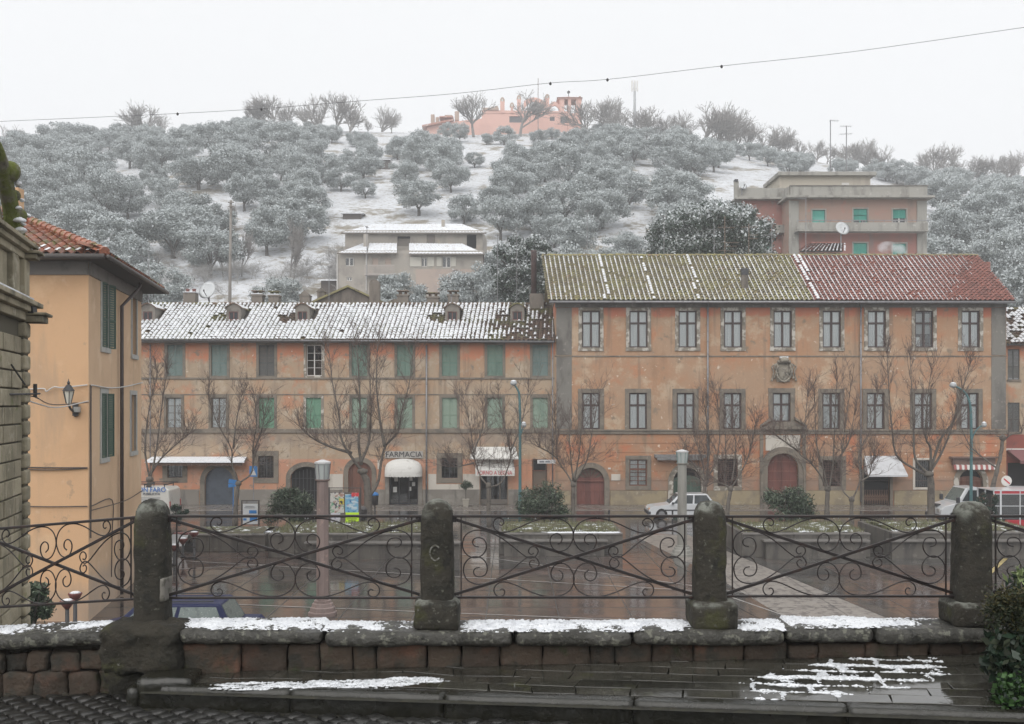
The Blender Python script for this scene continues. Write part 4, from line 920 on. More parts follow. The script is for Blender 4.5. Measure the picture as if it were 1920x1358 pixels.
GWH = M('pale_grey_surround', (.42,.42,.40), [((.33,.33,.31), 3, .5, .7)], rough=.85)
SHG = M('dark_green_shutter', (.03,.075,.05), rough=.5)
for k, (s0, s1, z0, z1) in enumerate(wins):
    m = MB(); frame_rect(m, s0, s1, z0, z1, .16, -.03, .06, sill=.03); m.build('window_surround', GWH, sidew, world=False, bevel=.006)
    m = MB(); m.box(s0, .12, z0, s1, .14, z1); m.build('window', M('brown_shutter', (.17,.13,.11), rough=.7) if 'brown_shutter' not in MATS else MATS['brown_shutter'], sidew, world=False)
    if k in (0, 2):
        lf = shutter_leaf((s1-s0)*.55, z1-z0, SHG, 26)
        for q, (px_, an) in enumerate(((s0, -5), (s1, -13))): 
            o = link_mesh('shutter', lf.me, sidew, (px_, -.04, z0), (0,0,R(an)))
# drainpipe, cables
DPIPE = M('brown_pipe', (.045,.03,.028), rough=.4)
sp_ = s_of(221.5); m = MB(); m.tube([(sp_+.9,-.55,EZ-.05), (sp_+.9,-.5,EZ-.25), (sp_,-.12,EZ-.95), (sp_,-.12,.05)], .06, 8); m.build('downpipe', DPIPE, sidew, world=False, smooth=True)
def wire(name, pts, r, mat, parent=None, world=True): m = MB(); m.tube(catmull(pts, 5), r, 5); return m.build(name, mat, parent, world=world)
WWIRE = M('white_cable', (.55,.54,.52), rough=.6); BWIRE = M('dark_cable', (.06,.045,.04), rough=.6)
wire('wall_cable', [(.1,-.06,PZ(722,30)), (sp_*.6,-.06,PZ(726,31)), (sp_,-.22,PZ(724,33)), (Lside-.05,-.05,PZ(717,37.5))], .022, WWIRE, sidew, False)
wire('wall_cable', [(.12,-.04,PZ(722,30)), (.1,-.04,PZ(800,30)), (.12,-.04,PZ(900,30)), (.08,-.04,PZ(1010,30))], .025, BWIRE, sidew, False)
wire('wall_cable', [(.1,-.05,PZ(950,30)), (s_of(207),-.05,PZ(937,33)), (s_of(207),-.05,PZ(1000,33)), (s_of(206),-.05,PZ(1080,33))], .018, BWIRE, sidew, False)
wire('wall_cable', [(.1,-.05,PZ(958,30)), (s_of(222),-.22,PZ(942,33.5)), (Lside-.05,-.05,PZ(922,37.5))], .016, BWIRE, sidew, False)
for y0, y1, mt, r in ((876,877,BWIRE,.022), (949,949,BWIRE,.018), (880,878,BWIRE,.016)): wire('wall_cable', [(PX(40,30),29.95,PZ(y0,30)), (PX(100,30),29.94,PZ(y0+1,30)), (PX(165,30),29.95,PZ(y1,30))], r, mt, OH)
wire('wall_cable', [(PX(58,30),29.95,PZ(730,30)), (PX(85,30),29.9,PZ(729,30)), (PX(90,30),29.9,PZ(734,30)), (PX(104,30),29.9,PZ(726,30)), (PX(120,30),29.9,PZ(727,30)), (PX(165,30),29.95,PZ(722,30))], .02, WWIRE, OH)
# soffit band, eaves, hip roof
sv_ = M('grey_soffit', (.19,.175,.16), [((.13,.12,.11), 2, .5, .7)], rough=.85)
nv = Vector((ev.y, -ev.x, 0))               # outward normal of the side wall
ov = .75
c0 = A+Vector((0,-ov,0))+nv*ov; c1 = B+ev*.7+nv*ov; cl = Vector((A.x-9.5, A.y-ov, 0)); zE = EZ+.12
ridge0 = c0+Vector((-5.6,5.4,0)); zR = zE+5.5*.41
ridge1 = ridge0+ev*3.0
m = MB(); m.box(-9,-.05,EZ-.42,0,-.003,EZ); m.build('eave_band', sv_, OH, world=False)
m = MB(); m.box(0,-.05,EZ-.42,Lside,-.003,EZ); m.build('eave_band', sv_, sidew, world=False)
def q3(v, z): return (v.x, v.y, z)
rs = MB(); rs.add([q3(cl,zE), q3(c0,zE), q3(ridge0,zR), (cl.x,ridge0.y,zR)], [(0,1,2,3)]); rs.add([q3(c0,zE), q3(c1,zE), q3(ridge1,zR), q3(ridge0,zR)], [(0,1,2,3)])
rs.add([q3(cl,EZ-.02), q3(c0,EZ-.02), q3(c1,EZ-.02), (cl.x,c1.y,EZ-.02)], [(0,1,2,3)])
rs.add([q3(cl,EZ-.02), q3(c0,EZ-.02), q3(c0,zE), q3(cl,zE)], [(0,1,2,3)]); rs.add([q3(c0,EZ-.02), q3(c1,EZ-.02), q3(c1,zE), q3(c0,zE)], [(0,1,2,3)])
orf = rs.build('roof', UNDER, OH)
TRED2 = M('glazed_red_tile', (.30,.115,.07), [((.14,.135,.045), 1.3, .48, .60), ((.22,.09,.06), 4, .5, .65), ((.40,.19,.12), 3, .58, .7)], rough=.45, rand=.25)
# pantiles, each its own piece
def pantile(sp, rl):
    v, f = [], []
    n = 8
    for b, c in ((-.02,.05), (rl*1.08,.012)):
        for k in range(n+1):
            s = k/n; v.append(((s-.5)*sp*1.05, b, c+.055*math.sin((s*2-.25)*math.pi)*1.0))
    for k in range(n+1): s = k/n; v.append(((s-.5)*sp*1.05, -.02, .02+.055*math.sin((s*2-.25)*math.pi)))
    for k in range(n): f.append((k,k+1,n+2+k,n+1+k)); f.append((k,k+1,2*(n+1)+k+1,2*(n+1)+k))
    me = bpy.data.meshes.new('tile'); me.from_pydata(v, [], f); me.materials.append(TRED2)
    me.polygons.foreach_set('use_smooth', [True]*len(f)); return me
ptm = pantile(.30, .40); WO = wloc(OH); osn = MB()
slopev = Vector((0, ridge0.y-c0.y, zR-zE)); Ls = slopev.length; al = slopev/Ls; uu = Vector((1,0,0)); nn_ = uu.cross(al)
for j in range(int(Ls/.40)):
    for i in range(26):
        x = c0.x-.15-.30*i; p = Vector((x, c0.y, zE))+al*(.40*j)
        hipx = c0.x+(ridge0.x-c0.x)*(p.y-c0.y)/(ridge0.y-c0.y)
        if x > hipx+.02 or 960+F*p.x/p.y < 5: continue
        mt = Matrix(((uu.x,al.x,nn_.x,p.x-WO.x+random.gauss(0,.006)), (uu.y,al.y,nn_.y,p.y-WO.y), (uu.z,al.z,nn_.z,p.z-WO.z), (0,0,0,1)))
        o = bpy.data.objects.new('tile', ptm); C.objects.link(o); o.parent = orf; o.matrix_local = mt
        if j == 0 or (j == 1 and random.random() < .5):
            q = p+nn_*.11; osn.add([tuple(q+uu*a_+al*b_) for a_, b_ in ((-.11,.02),(-.02,.0),(.0,.25),(-.10,.3))], [(0,1,2,3)])
osn.build('snow', SNOWT, orf)
hp = MB(); hd = (Vector(q3(ridge0,zR))-Vector(q3(c0,zE))); hl = hd.length; hd /= hl; k = 0
while k*.38 < hl:
    a = Vector(q3(c0,zE))+hd*(k*.38)+Vector((0,0,.05)); b_ = a+hd*.42; pc = MB(); pc.tube([a, b_], [.15,.115], 8); pc.build('hip_tile', TRED2, orf); k += 1
sl_ = Vector((0,0,0)); se = Vector(q3(c1,zE))-Vector(q3(c0,zE)); n_ = int(se.length/.3)
upv = (Vector(q3(ridge0,zR))-Vector(q3(c0,zE))); inn = (-nv*5.5+Vector((0,0,zR-zE))).normalized()
es = se.normalized(); nn2 = es.cross(inn)
if nn2.z < 0: nn2 = -nn2
for j in range(2):
    for i in range(n_):
        p = Vector(q3(c0,zE))+es*(.15+.3*i)+inn*(.4*j)
        mt = Matrix(((es.x,inn.x,nn2.x,p.x-WO.x), (es.y,inn.y,nn2.y,p.y-WO.y), (es.z,inn.z,nn2.z,p.z-WO.z), (0,0,0,1)))
        o = bpy.data.objects.new('tile', ptm); C.objects.link(o); o.parent = orf; o.matrix_local = mt
ss = MB()
for i in range(40):
    p = Vector(q3(c0,zE))+es*(se.length*i/40)+inn*.2+nn2*.12; q = Vector(q3(c0,zE))+es*(se.length*(i+1)/40)+inn*.2+nn2*.12; k = .25+.3*random.random()
    if i < 26 or random.random() < .4: ss.add([tuple(p-inn*.18), tuple(q-inn*.18), tuple(q+inn*k), tuple(p+inn*k)], [(0,1,2,3)])
ss.build('snow', SNOWT, orf)
gm = MB(); gm.tube([q3(cl,EZ+.03), q3(c0+Vector((0,-.08,0)),EZ+.03)], .08, 8); gm.tube([q3(c0+nv*.08,EZ+.03), q3(c1+nv*.08,EZ+.03)], .07, 8); gm.build('gutter', M('dark_gutter', (.09,.08,.075), rough=.5), OH, smooth=True)
oc = MB(); xx, yy = PX(33,36), 36; oc.box(xx-.22, yy-.22, zR-1.5, xx+.13, yy+.22, PZ(354,36)); oo = oc.build('chimney', OCH, OH, bevel=.01); MB().lathe([(.06,0),(.06,.1),(.1,.12),(.03,.2)], (xx, yy, PZ(354,36)), 8).build('chimney_cowl', METAL_D, oo)
# wall lantern
WL = thing('wall_lantern', (PX(137,29.8), 29.8, PZ(775,29.8)), 'black wall lantern with pale glass on the ochre house', 'lantern')
zb = PZ(778,29.7); lx = PX(130,29.5)
m = MB(); m.tube(catmull([(PX(140,29.9),29.95,PZ(775,29.9)), (PX(138,29.8),29.7,PZ(770,29.9)), (PX(134,29.6),29.5,PZ(765,29.6)), (lx,29.45,PZ(757,29.5))], 5), .035, 6); m.lathe([(.1,0),(.07,-.15),(.02,-.22)], (PX(140,29.9),29.93,PZ(768,29.9)), 8); m.tube([(PX(140,29.9),29.95,PZ(755,29.9)), (PX(140,29.9),29.95,PZ(780,29.9))], .09, 8); m.build('bracket', IRON2, WL)
m = MB(); m.lathe([(.07,0),(.15,.36)], (lx,29.45,PZ(757,29.5)), 6); m.build('glass', M('frosted_lamp_glass', (.62,.60,.52), rough=.3), WL)
m = MB(); m.lathe([(.18,0),(.17,.03),(.08,.16),(.03,.2),(.05,.24),(.015,.3),(.005,.36)], (lx,29.45,PZ(733.5,29.5)), 8)
for k in range(6): a = math.pi*k/3; m.bar((lx+.07*math.cos(a),29.45+.07*math.sin(a),PZ(757,29.5)), (lx+.155*math.cos(a),29.45+.155*math.sin(a),PZ(734,29.5)), .02, .02)
m.build('cap', IRON2, WL)
MB().box(PX(142,29.9), 29.75, PZ(773,29.9), PX(149,29.9), 29.99, PZ(763,29.9)).build('junction_box', GWH, WL)

# ===== stone gate building at the left edge
GST = M('weathered_travertine', (.34,.30,.215), [((.24,.215,.15), 1.5, .45, .62), ((.43,.39,.30), 4, .56, .7), ((.13,.12,.085), 1.3, .54, .68, {'st': (1,1,.35)}), ((.16,.17,.07), 2.5, .62, .7)], rough=.9, bump=.02, bscale=10, rand=.18)
GSH = M('shadow_joint_stone', (.10,.09,.065), rough=.95)  # darker core stone seen in the joints between blocks
MOSS = M('mossy_stone', (.16,.15,.11), [((.11,.13,.025), 3, .42, .58), ((.07,.065,.05), 5, .55, .7)], rough=.95, bump=.03, bscale=14)
SG = thing('stone_gatehouse', (PX(44,16), 16.0, 0), 'weathered rusticated stone gatehouse with cornices at the left edge', 'building', None, R(104.4))
_gs, _gc = math.sin(R(104.4)), math.cos(R(104.4))
def gs(px):
    """place along the gatehouse wall (0 at its far corner) seen at that column"""
    u = (px-960)/F; return (u*16.0-PX(44,16))/(_gc-u*_gs)
def gz(py, s=0.0): return PZ(py, 16.0+s*_gs)
def gbox(m, x0, x1, y0, y1, z0, z1): return m.box(x0, y0, z0, x1, y1, z1)
gbox(MB(), -9, -.36, .0, 1.6, 0, gz(585)).build('core', GSH, SG, world=False); gbox(MB(), -9, -.25, .06, 1.6, gz(585), gz(470)).build('attic_core', GSH, SG, world=False)
z = 2.6; rowk = 0
while z < gz(612)-.2:
    h = .27+.04*math.sin(rowk*1.7); xr = -.37-(.12 if rowk % 2 else .0)
    while xr > -8.6:
        xl = xr-(random.uniform(.45,.75) if xr > -2.5 else random.uniform(.9,1.5)); gbox(MB(), xl+.012, xr-.012, -.04-random.uniform(0,.02), .03, z+.012, z+h-.012).build('stone_block', GST, SG, world=False, bevel=.012); xr = xl
    z += h
z = 2.6; k = 0
while z < gz(612)-.05:
    h = .255; e_ = .10 if k % 2 else 0
    gbox(MB(), -.36-e_*.0, .0, -.11, .9, z+.014, z+h-.014).build('quoin', GST, SG, world=False, bevel=.04, seg=3); z += h; k += 1
gbox(MB(), -.345, -.02, -.07, .85, 2.0, gz(612)).build('pier_core', GSH, SG, world=False)
for nm, st in (('cornice', ((588,604,.10), (577,588,.18), (568,577,.26))), ('cornice', ((478,491,.08), (468,478,.15), (460,468,.22)))):
    for q, (a, b, pr) in enumerate(st): gbox(MB(), -9, pr*.7-(.0 if a > 500 else .12), -pr, 1.6, gz(b), gz(a)-.003).build(nm, GST, SG, world=False, bevel=.012)
gbox(MB(), -.30, .14, -.34, .6, gz(606), gz(594)).build('bracket_slab', GST, SG, world=False, bevel=.015); gbox(MB(), -.34, .18, -.40, .66, gz(593.5), gz(588.3)).build('bracket_slab', GST, SG, world=False, bevel=.015)
gbox(MB(), -.30, .02, -.24, .6, gz(489), gz(480)).build('bracket_slab', GST, SG, world=False, bevel=.015); gbox(MB(), -.34, .06, -.30, .6, gz(479.5), gz(474)).build('bracket_slab', GST, SG, world=False, bevel=.015)
for a, b, pr in ((-9,-1.1,.0), (-1.08,-.72,.08), (-.70,-.40,.03), (-.38,-.04,.10)): gbox(MB(), a, b, -pr, .6, gz(569), gz(491.5)).build('pilaster', GST, SG, world=False, bevel=.015)
zt = gz(460)
MB().tube(catmull([(-2.4,.1,zt+1.25), (-1.6,.1,zt+1.2), (-1.15,.08,zt+1.0), (-.85,.06,zt+.7), (-.62,.05,zt+.45), (-.55,.05,zt+.2), (-.48,.05,zt)], 6), .12, 10).build('scroll', MOSS, SG, world=False, smooth=True)
for x_, z_, r in ((-.36,.40,.13), (-.95,.95,.16), (-.45,.14,.12), (-.62,.66,.09)): MB().lathe([(r*math.sin(a), -r*math.cos(a)) for a in np.linspace(.1,3.04,9)], (x_,.0,zt+z_), 12).build('ball', MOSS, SG, world=False, smooth=True)
MB().prism([(-3,zt), (-.55,zt), (-.75,zt+.4), (-1.2,zt+.85), (-3,zt+1.1)], .15, .8).build('gable_stone', GST, SG, world=False, bevel=.02)
sn = MB()
for x_, z_, r in ((-.27,.42,.09), (-.70,.28,.11), (-.66,.12,.11), (-.52,.62,.06), (-.22,.0,.09), (-.12,-.08,.09), (-.85,.80,.08), (-.42,.27,.06), (-.75,.45,.07)):
    r *= .8; k0 = len(sn.v); sn.lathe([(r*math.sin(a), -r*.55*math.cos(a)) for a in np.linspace(.1,3.04,8)], (x_,-.09,zt+z_), 10)
    sn.v[k0:] = [tuple(Vector(v)+mnoise.noise_vector(Vector(v)*9)*.03) for v in sn.v[k0:]]
gbox(sn, -3, -.45, -.24, -.1, gz(568), gz(568)+.025); sn.build('snow', SNOW, SG, world=False, smooth=True)
gx = lambda px: PX(px, 16); gY = 16.0
FL = thing('floodlight', (PX(52,15.8), 15.8, gz(588)), 'small black floodlight on the stone cornice at the left', 'floodlight')
MB().add([(PX(40,15.8),15.7,PZ(585,15.8)), (PX(49,15.8),15.7,PZ(585,15.8)), (PX(47,15.8),15.7,PZ(558,15.8)), (PX(39,15.8),15.7,PZ(560,15.8)), (PX(40,15.8),15.85,PZ(585,15.8)), (PX(49,15.8),15.85,PZ(585,15.8)), (PX(47,15.8),15.85,PZ(558,15.8)), (PX(39,15.8),15.85,PZ(560,15.8))], [(0,1,2,3),(4,5,6,7),(0,1,5,4),(1,2,6,5),(2,3,7,6),(3,0,4,7)]).build('housing', IRON2, FL)
MB().box(PX(49,15.8), 15.72, PZ(578,15.8), PX(64,15.8), 15.8, PZ(560,15.8)).build('reflector', METAL_D, FL); MB().prism([(PX(58,15.8),PZ(588,15.8)), (PX(68,15.8),PZ(588,15.8)), (PX(66,15.8),PZ(571,15.8)), (PX(56,15.8),PZ(579,15.8))], 15.7, 15.84).build('base', IRON2, FL)
MB().tube([(-1.3,-.1,gz(690)), (-.5,-.12,gz(722))], .014, 5).build('bracket_arm', IRON2, SG, world=False); MB().tube([(-1.2,-.05,gz(741)), (-.2,-.15,gz(739)), (.1,-.22,gz(738))], .016, 5).build('bracket_arm', IRON2, SG, world=False)
MB().tube([(-.05,-.18,gz(720)), (-.05,-.18,gz(745))], .03, 6).build('insulator', IRON2, SG, world=False)
tag(wire('cable', [(gx(50),gY-.5,gz(738)), (PX(70,22),22,PZ(757,22)), (PX(110,26),26,PZ(764,26)), (PX(166,29.8),29.8,PZ(752,29.8))], .016, WWIRE), 'lower pale cable sagging from the stone gatehouse to the ochre corner', 'cable')
tag(wire('cable', [(gx(48),gY-.5,gz(740)), (PX(64,21),21,PZ(744,21)), (PX(100,26),26,PZ(759,26)), (PX(166,29.8),29.8,PZ(755,29.8))], .014, BWIRE), 'dark cable sagging from the stone gatehouse to the ochre corner', 'cable')
# ---------------------------------------------------------------- foliage
def leafmat(name, c, rand=.35, rough=.6): return M(name, c, rough=rough, island=rand, coord='obj', spec=.3)
OL_G = leafmat('olive_leaf', (.25,.275,.265), .18); OL_S = leafmat('frosted_leaf', (.51,.545,.55), .13, .8)
PN_G = leafmat('pine_needles', (.065,.09,.072)); PN_S = leafmat('snowy_needles', (.55,.58,.59), .3, .8)
OLE = leafmat('oleander_leaf', (.04,.06,.035), .5, .4); OLE2 = leafmat('oleander_leaf_pale', (.15,.18,.13), .4, .4)
BARK = M('olive_bark', (.09,.08,.07), [((.05,.045,.04), 4, .5, .7)], rough=.95, coord='obj')
def leaf_cloud(centers, radii, n_per, size, rg, aspect=1.0, snow_up=.1, p_up=.75, p_low=.12, fill=.35, squash=.8, droop=0):
    """little leaf faces on the shells of many clumps; returns V, F, material index"""
    Vs, Ms = [], []
    for c, r in zip(centers, radii):
        n = int(n_per*r*r)
        d = rg.normal(size=(n,3)); d /= np.linalg.norm(d, axis=1, keepdims=True)
        rad = r*(fill+(1-fill)*rg.random((n,1))**.5)*(1+.18*rg.normal(size=(n,1)))
        p = np.array(c)+d*rad*np.array([1,1,squash])
        a = rg.normal(size=(n,3))+d*.6; a[:,2] -= droop; a /= np.linalg.norm(a, axis=1, keepdims=True)
        b = np.cross(a, rg.normal(size=(n,3))); b /= np.linalg.norm(b, axis=1, keepdims=True)
        s = size*(.6+.8*rg.random((n,1)))
        a = a*s; b = b*s*aspect
        Vs.append(np.stack([p-a*.5-b*.0, p+b*.5, p+a*.5, p-b*.5], 1).reshape(-1, 3))
        up = d[:,2] > snow_up+rg.normal(0,.2,n)
        Ms.append(np.where(up, rg.random(n) < p_up, rg.random(n) < p_low).astype(int))
    V = np.concatenate(Vs); Fq = np.arange(len(V)).reshape(-1, 4)
    return V, Fq, np.concatenate(Ms)
def crown_centers(rg, rx, rz, h, n, rmin, rmax):
    cs, rr = [], []
    while len(cs) < n:
        d = rg.normal(size=3); d /= np.linalg.norm(d); k = rg.uniform(.35,1)**.6
        p = np.array([d[0]*rx*k, d[1]*rx*k, h+d[2]*rz*k])
        if p[2] < h-rz*.75: continue
        cs.append(p); rr.append(rg.uniform(rmin, rmax))
    return cs, rr
def limb_trunk(rg, h, r, spread, n=4):
    m = MB(); k = h*.35; m.tube([(0,0,-.6), (.05,0,k*.5), (0,.03,k)], [r*1.3,r,r*.85], 7)
    for i in range(n):
        a = 2*math.pi*(i+rg.random()*.6)/n; q = spread*(.6+.4*rg.random())
        m.tube([(0,0,k*.9), (q*.4*math.cos(a),q*.4*math.sin(a),k+(h-k)*.5), (q*math.cos(a),q*math.sin(a),h*.95)], [r*.6,r*.4,r*.15], 5)
    return m
def mesh_of(mb, name, mat):
    me = bpy.data.meshes.new(name); me.from_pydata(mb.v, [], mb.f); me.materials.append(mat); me.update(); return me
OLIVE = []
for k in range(9):
    rg = np.random.default_rng(100+k)
    rx, rz, h = rg.uniform(2.5,3.3), rg.uniform(1.9,2.5), rg.uniform(3.1,3.8)
    cs, rr = crown_centers(rg, rx, rz, h, int(rg.integers(34,48)), .55, 1.05)
    OLIVE.append((mesh_of(limb_trunk(rg, h, .2, rx*.6), 'trunk', BARK), None))
    V, Fq, mi = leaf_cloud(cs, rr, 420, .23, np.random.default_rng(200+k), .55, -.1, .76, .2); OLIVE[-1] = (OLIVE[-1][0], np_mesh('crown', V, Fq, [OL_G, OL_S], mi))
# bare trees for the skyline
BTW = M('bare_twig_bark', (.23,.215,.205), rough=.95, coord='obj')
def bare_far(rg, h=6.0, spread=1.0, r0=.19, rmin=.019):
    """leafless crown fanning out of a short trunk, brought to height h"""
    m = MB()
    def grow(p, d, L, r, lev):
        n = 3; pts = [p]; dd = d.copy()
        for i in range(n):
            dd = (dd+Vector(rg.normal(0,.15,3))+Vector((0,0,.05))).normalized(); pts.append(pts[-1]+dd*L/n)
        m.tube(pts, [max(q, rmin) for q in np.linspace(r, r*.65, n+1)], 5 if lev < 2 else 3, cap=False)
        if lev >= 4: return
        for k in range((5,5,5,4)[lev]):
            q = pts[n if k < 2 else int(rg.integers(1, n+1))] if lev else pts[int(rg.integers(2, n+1))]
            nd = (dd+Vector(rg.normal(0,1,3)).normalized()*spread*rg.uniform(.5,.95)).normalized()
            if nd.z < .0: nd.z = .12
            grow(q, nd, L*rg.uniform(.6,.85)*(1.5 if lev == 0 else 1), r*.58, lev+1)
    grow(Vector((0,0,-.3)), Vector((0,0,1)), 1.5, r0, 0)
    zm = max(v[2] for v in m.v); m.v = [(x*h/zm, y*h/zm, z*h/zm) for x, y, z in m.v]; return m
FARB = [mesh_of(bare_far(np.random.default_rng(300+k)), 'branches', BTW) for k in range(5)]
SHRUBM = [mesh_of(bare_far(np.random.default_rng(330+k), 2.4, 1.3, .07, .012), 'branches', M('frosty_twigs', (.34,.33,.32), rough=.95, coord='obj') if 'frosty_twigs' not in MATS else MATS['frosty_twigs']) for k in range(3)]

# ---------------------------------------------------------------- houses on the hill
HW = M('hill_house_render', (.36,.33,.29), [((.27,.245,.22), .6, .45, .65), ((.42,.36,.30), 1.3, .56, .7)], rough=.9)
HWP = M('pinkish_render', (.42,.34,.29), [((.36,.30,.27), .6, .45, .65)], rough=.9)
CORR = M('snowy_corrugated_roof', (.70,.72,.75), [((.5,.48,.46), 2.5, .5, .68)], rough=.7)
HH = thing('hillside_house', P(770,540,110), 'pale grey two-storey farmhouse with snowy corrugated roofs below the olive grove', 'house')
D = 108.0
def X(p, d=None): return PX(p, D if d is None else d)
def Z(p, d=None): return PZ(p, D if d is None else d)
m = MB(); hl = [(X(648),X(664),Z(499),Z(483)), (X(650),X(660),Z(527),Z(520)), (X(791),X(801),Z(500),Z(483)), (X(830),X(845),Z(502),Z(481)), (X(746),X(769),Z(464),Z(442)), (X(698),X(709),Z(500),Z(484)), (X(722),X(733),Z(500),Z(484))]
wall_holes(m, X(633), X(908), Z(560), Z(470), D, [h for h in hl if h[3] < Z(475)], .25); D2 = D+4
m.build('wall', HW, HH)
m = MB(); wall_holes(m, X(647,D2), X(905,D2), Z(480,D2), Z(432,D2), D2, [(X(745,D2),X(769,D2),Z(462,D2),Z(443,D2)), (X(875,D2),X(893,D2),Z(466,D2),Z(440,D2))], .3); m.quad((X(905,D2),D2,Z(480,D2)), (X(905,D2)+.3,D2+7,Z(480,D2)), (X(905,D2)+.3,D2+7,Z(432,D2)), (X(905,D2),D2,Z(432,D2))); m.build('upper_wall', HW, HH)
MB().box(X(780), D-.06, Z(548), X(900), D-.005, Z(505)).build('pink_skirting', HWP, HH)
for a, b, t, bo, nm in ((647,663,483,499,'window'), (650,660,520,527,'window'), (790,801,483,500,'window'), (829,845,481,502,'window')):
    ww, hh = X(b)-X(a), Z(t)-Z(bo); cross_window(ww, hh, WHITEF, False, 0, GLASS, 0, .08).put('window', HH, ((X(a)+X(b))/2, D+.1, Z(bo)))
for a, b in ((768,791), (801,815), (818,829), (845,856)): MB().box(X(a)+.05, D-.07, Z(500), X(b)-.05, D-.006, Z(482)).build('shutter', M('cream_shutter', (.5,.48,.42), rough=.7) if 'cream_shutter' not in MATS else MATS['cream_shutter'], HH)
for a in (698, 722): MB().box(X(a), D+.1, Z(502), X(a+11), D+.15, Z(484)).build('door', HWP, HH)
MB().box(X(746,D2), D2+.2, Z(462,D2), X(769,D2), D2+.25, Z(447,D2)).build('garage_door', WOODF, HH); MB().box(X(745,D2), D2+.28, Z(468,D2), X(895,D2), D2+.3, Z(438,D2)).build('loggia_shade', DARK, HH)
MB().box(X(800,D2), D2-.05, Z(464,D2), X(816,D2), D2-.005, Z(440,D2)).build('door', WOODF, HH)
bal = MB(); bal.box(X(686), D-1.2, Z(518), X(742), D, Z(515.5)); 
for k in range(24): x = X(687)+(X(741)-X(687))*k/23; bal.bar((x,D-1.15,Z(515)), (x,D-1.15,Z(501)), .05, .05)
bal.bar((X(686),D-1.15,Z(500.5)), (X(742),D-1.15,Z(500.5)), .08, .08); bal.build('balcony', M('balcony_concrete', (.42,.38,.35), rough=.9), HH)
def corr(pts, name='roof'):
    """corrugated sheet between eave a-b and ridge d-c, snow filled"""
    a, b, c, d = [Vector(p) for p in pts]; n = int((b-a).length/.18); mb = MB(); pa = []
    for k in range(n+1):
        t = k/n; o_ = Vector((0,0,.035*(1 if k % 2 else -1))); pa.append((a.lerp(b,t)+o_, d.lerp(c,t)+o_))
    for k in range(n): mb.quad(pa[k][0], pa[k+1][0], pa[k+1][1], pa[k][1])
    o = mb.build(name, CORR, HH)
    e = MB(); e.bar(a-Vector((0,.02,.08)), b-Vector((0,.02,.08)), .12, .14); e.build('fascia', WOODF, o); return o
corr([(X(640,D2-.5),D2-.5,Z(436,D2-.5)), (X(912,D2-.5),D2-.5,Z(436,D2-.5)), (X(866,D2+4.5),D2+4.5,Z(420,D2+4.5)), (X(700,D2+4.5),D2+4.5,Z(420,D2+4.5))])
corr([(X(632,D-.6),D-.6,Z(474,D-.6)), (X(688,D-.6),D-.6,Z(474,D-.6)), (X(690,D+3.5),D+3.5,Z(456,D+3.5)), (X(682,D+3.5),D+3.5,Z(456,D+3.5))])
corr([(X(689,D-.6),D-.6,Z(474,D-.6)), (X(744,D-.6),D-.6,Z(474,D-.6)), (X(744,D+3.5),D+3.5,Z(456,D+3.5)), (X(692,D+3.5),D+3.5,Z(456,D+3.5))])
corr([(X(767,D-.6),D-.6,Z(475.5,D-.6)), (X(910,D-.6),D-.6,Z(475.5,D-.6)), (X(868,D+3.5),D+3.5,Z(457,D+3.5)), (X(767,D+3.5),D+3.5,Z(456,D+3.5))])
chimney(HH, 831, 413, 6, D2+3, 430, None, HW); chimney(HH, 686, 440, 8, D+2.2, 470, None, HW)
for p_ in (687, 632.5, 907): MB().tube([(X(p_),D-.1,Z(474)), (X(p_),D-.1,Z(545))], .06, 6).build('drainpipe', WHITEF if p_ < 700 else BROWN, HH)
# ---- apartment block on the right
AB = thing('apartment_block', P(1600,490,95), 'flat-roofed pinkish apartment block with balcony and turquoise shutters on the hillside', 'apartment block')
D = 95.0
APW = M('stained_pink_render', (.36,.245,.20), [((.34,.27,.22), .5, .45, .62), ((.26,.21,.18), 1.2, .52, .7, ST), ((.42,.23,.18), .8, .57, .7)], rough=.9)
APR = M('dull_red_render', (.33,.16,.135), [((.27,.16,.135), .7, .45, .65), ((.24,.18,.16), 1.2, .55, .7, ST)], rough=.9)
CONC = M('grey_concrete', (.34,.33,.30), [((.22,.21,.19), 1.3, .48, .66, ST), ((.42,.41,.38), 3, .58, .7)], rough=.9)
m = MB(); hl = [(X(1523),X(1547),Z(423),Z(394)), (X(1600),X(1626),Z(421),Z(392)), (X(1674),X(1699),Z(421),Z(393)), (X(1600),X(1626),Z(480),Z(456)), (X(1674),X(1699),Z(480),Z(457))]
wall_holes(m, X(1479), X(1737), Z(432), Z(372), D, hl, .2, 0); wall_holes(m, X(1479), X(1737), Z(510), Z(432), D, hl, .2, 1)
m.quad((X(1479),D,Z(510)), (X(1479),D+9,Z(510)), (X(1479),D+9,Z(372)), (X(1479),D,Z(372))); m.quad((X(1737),D,Z(510)), (X(1737),D+9,Z(510)), (X(1737),D+9,Z(372)), (X(1737),D,Z(372)))
m.build('wall', [APW, APR], AB)
Dl = D+2.5
m = MB(); wall_holes(m, X(1390,Dl), X(1479,Dl), Z(510,Dl), Z(374,Dl), Dl, [(X(1432,Dl),X(1446,Dl),Z(480,Dl),Z(460,Dl))], .2); m.build('side_wing', APR, AB)
for k in range(2): MB().box(X(1479)+(X(1737)-X(1479)-.9)*k, D-.12, Z(510), X(1479)+(X(1737)-X(1479)-.9)*k+.9, D-.003, Z(377)).build('pier', CONC, AB)
MB().box(X(1470), D-.9, Z(374), X(1746), D+9, Z(370)).box(X(1376,Dl), Dl-.7, Z(376,Dl), X(1478,Dl), Dl+7, Z(372.5,Dl)).build('roof_slab', CONC, AB, bevel=.02)
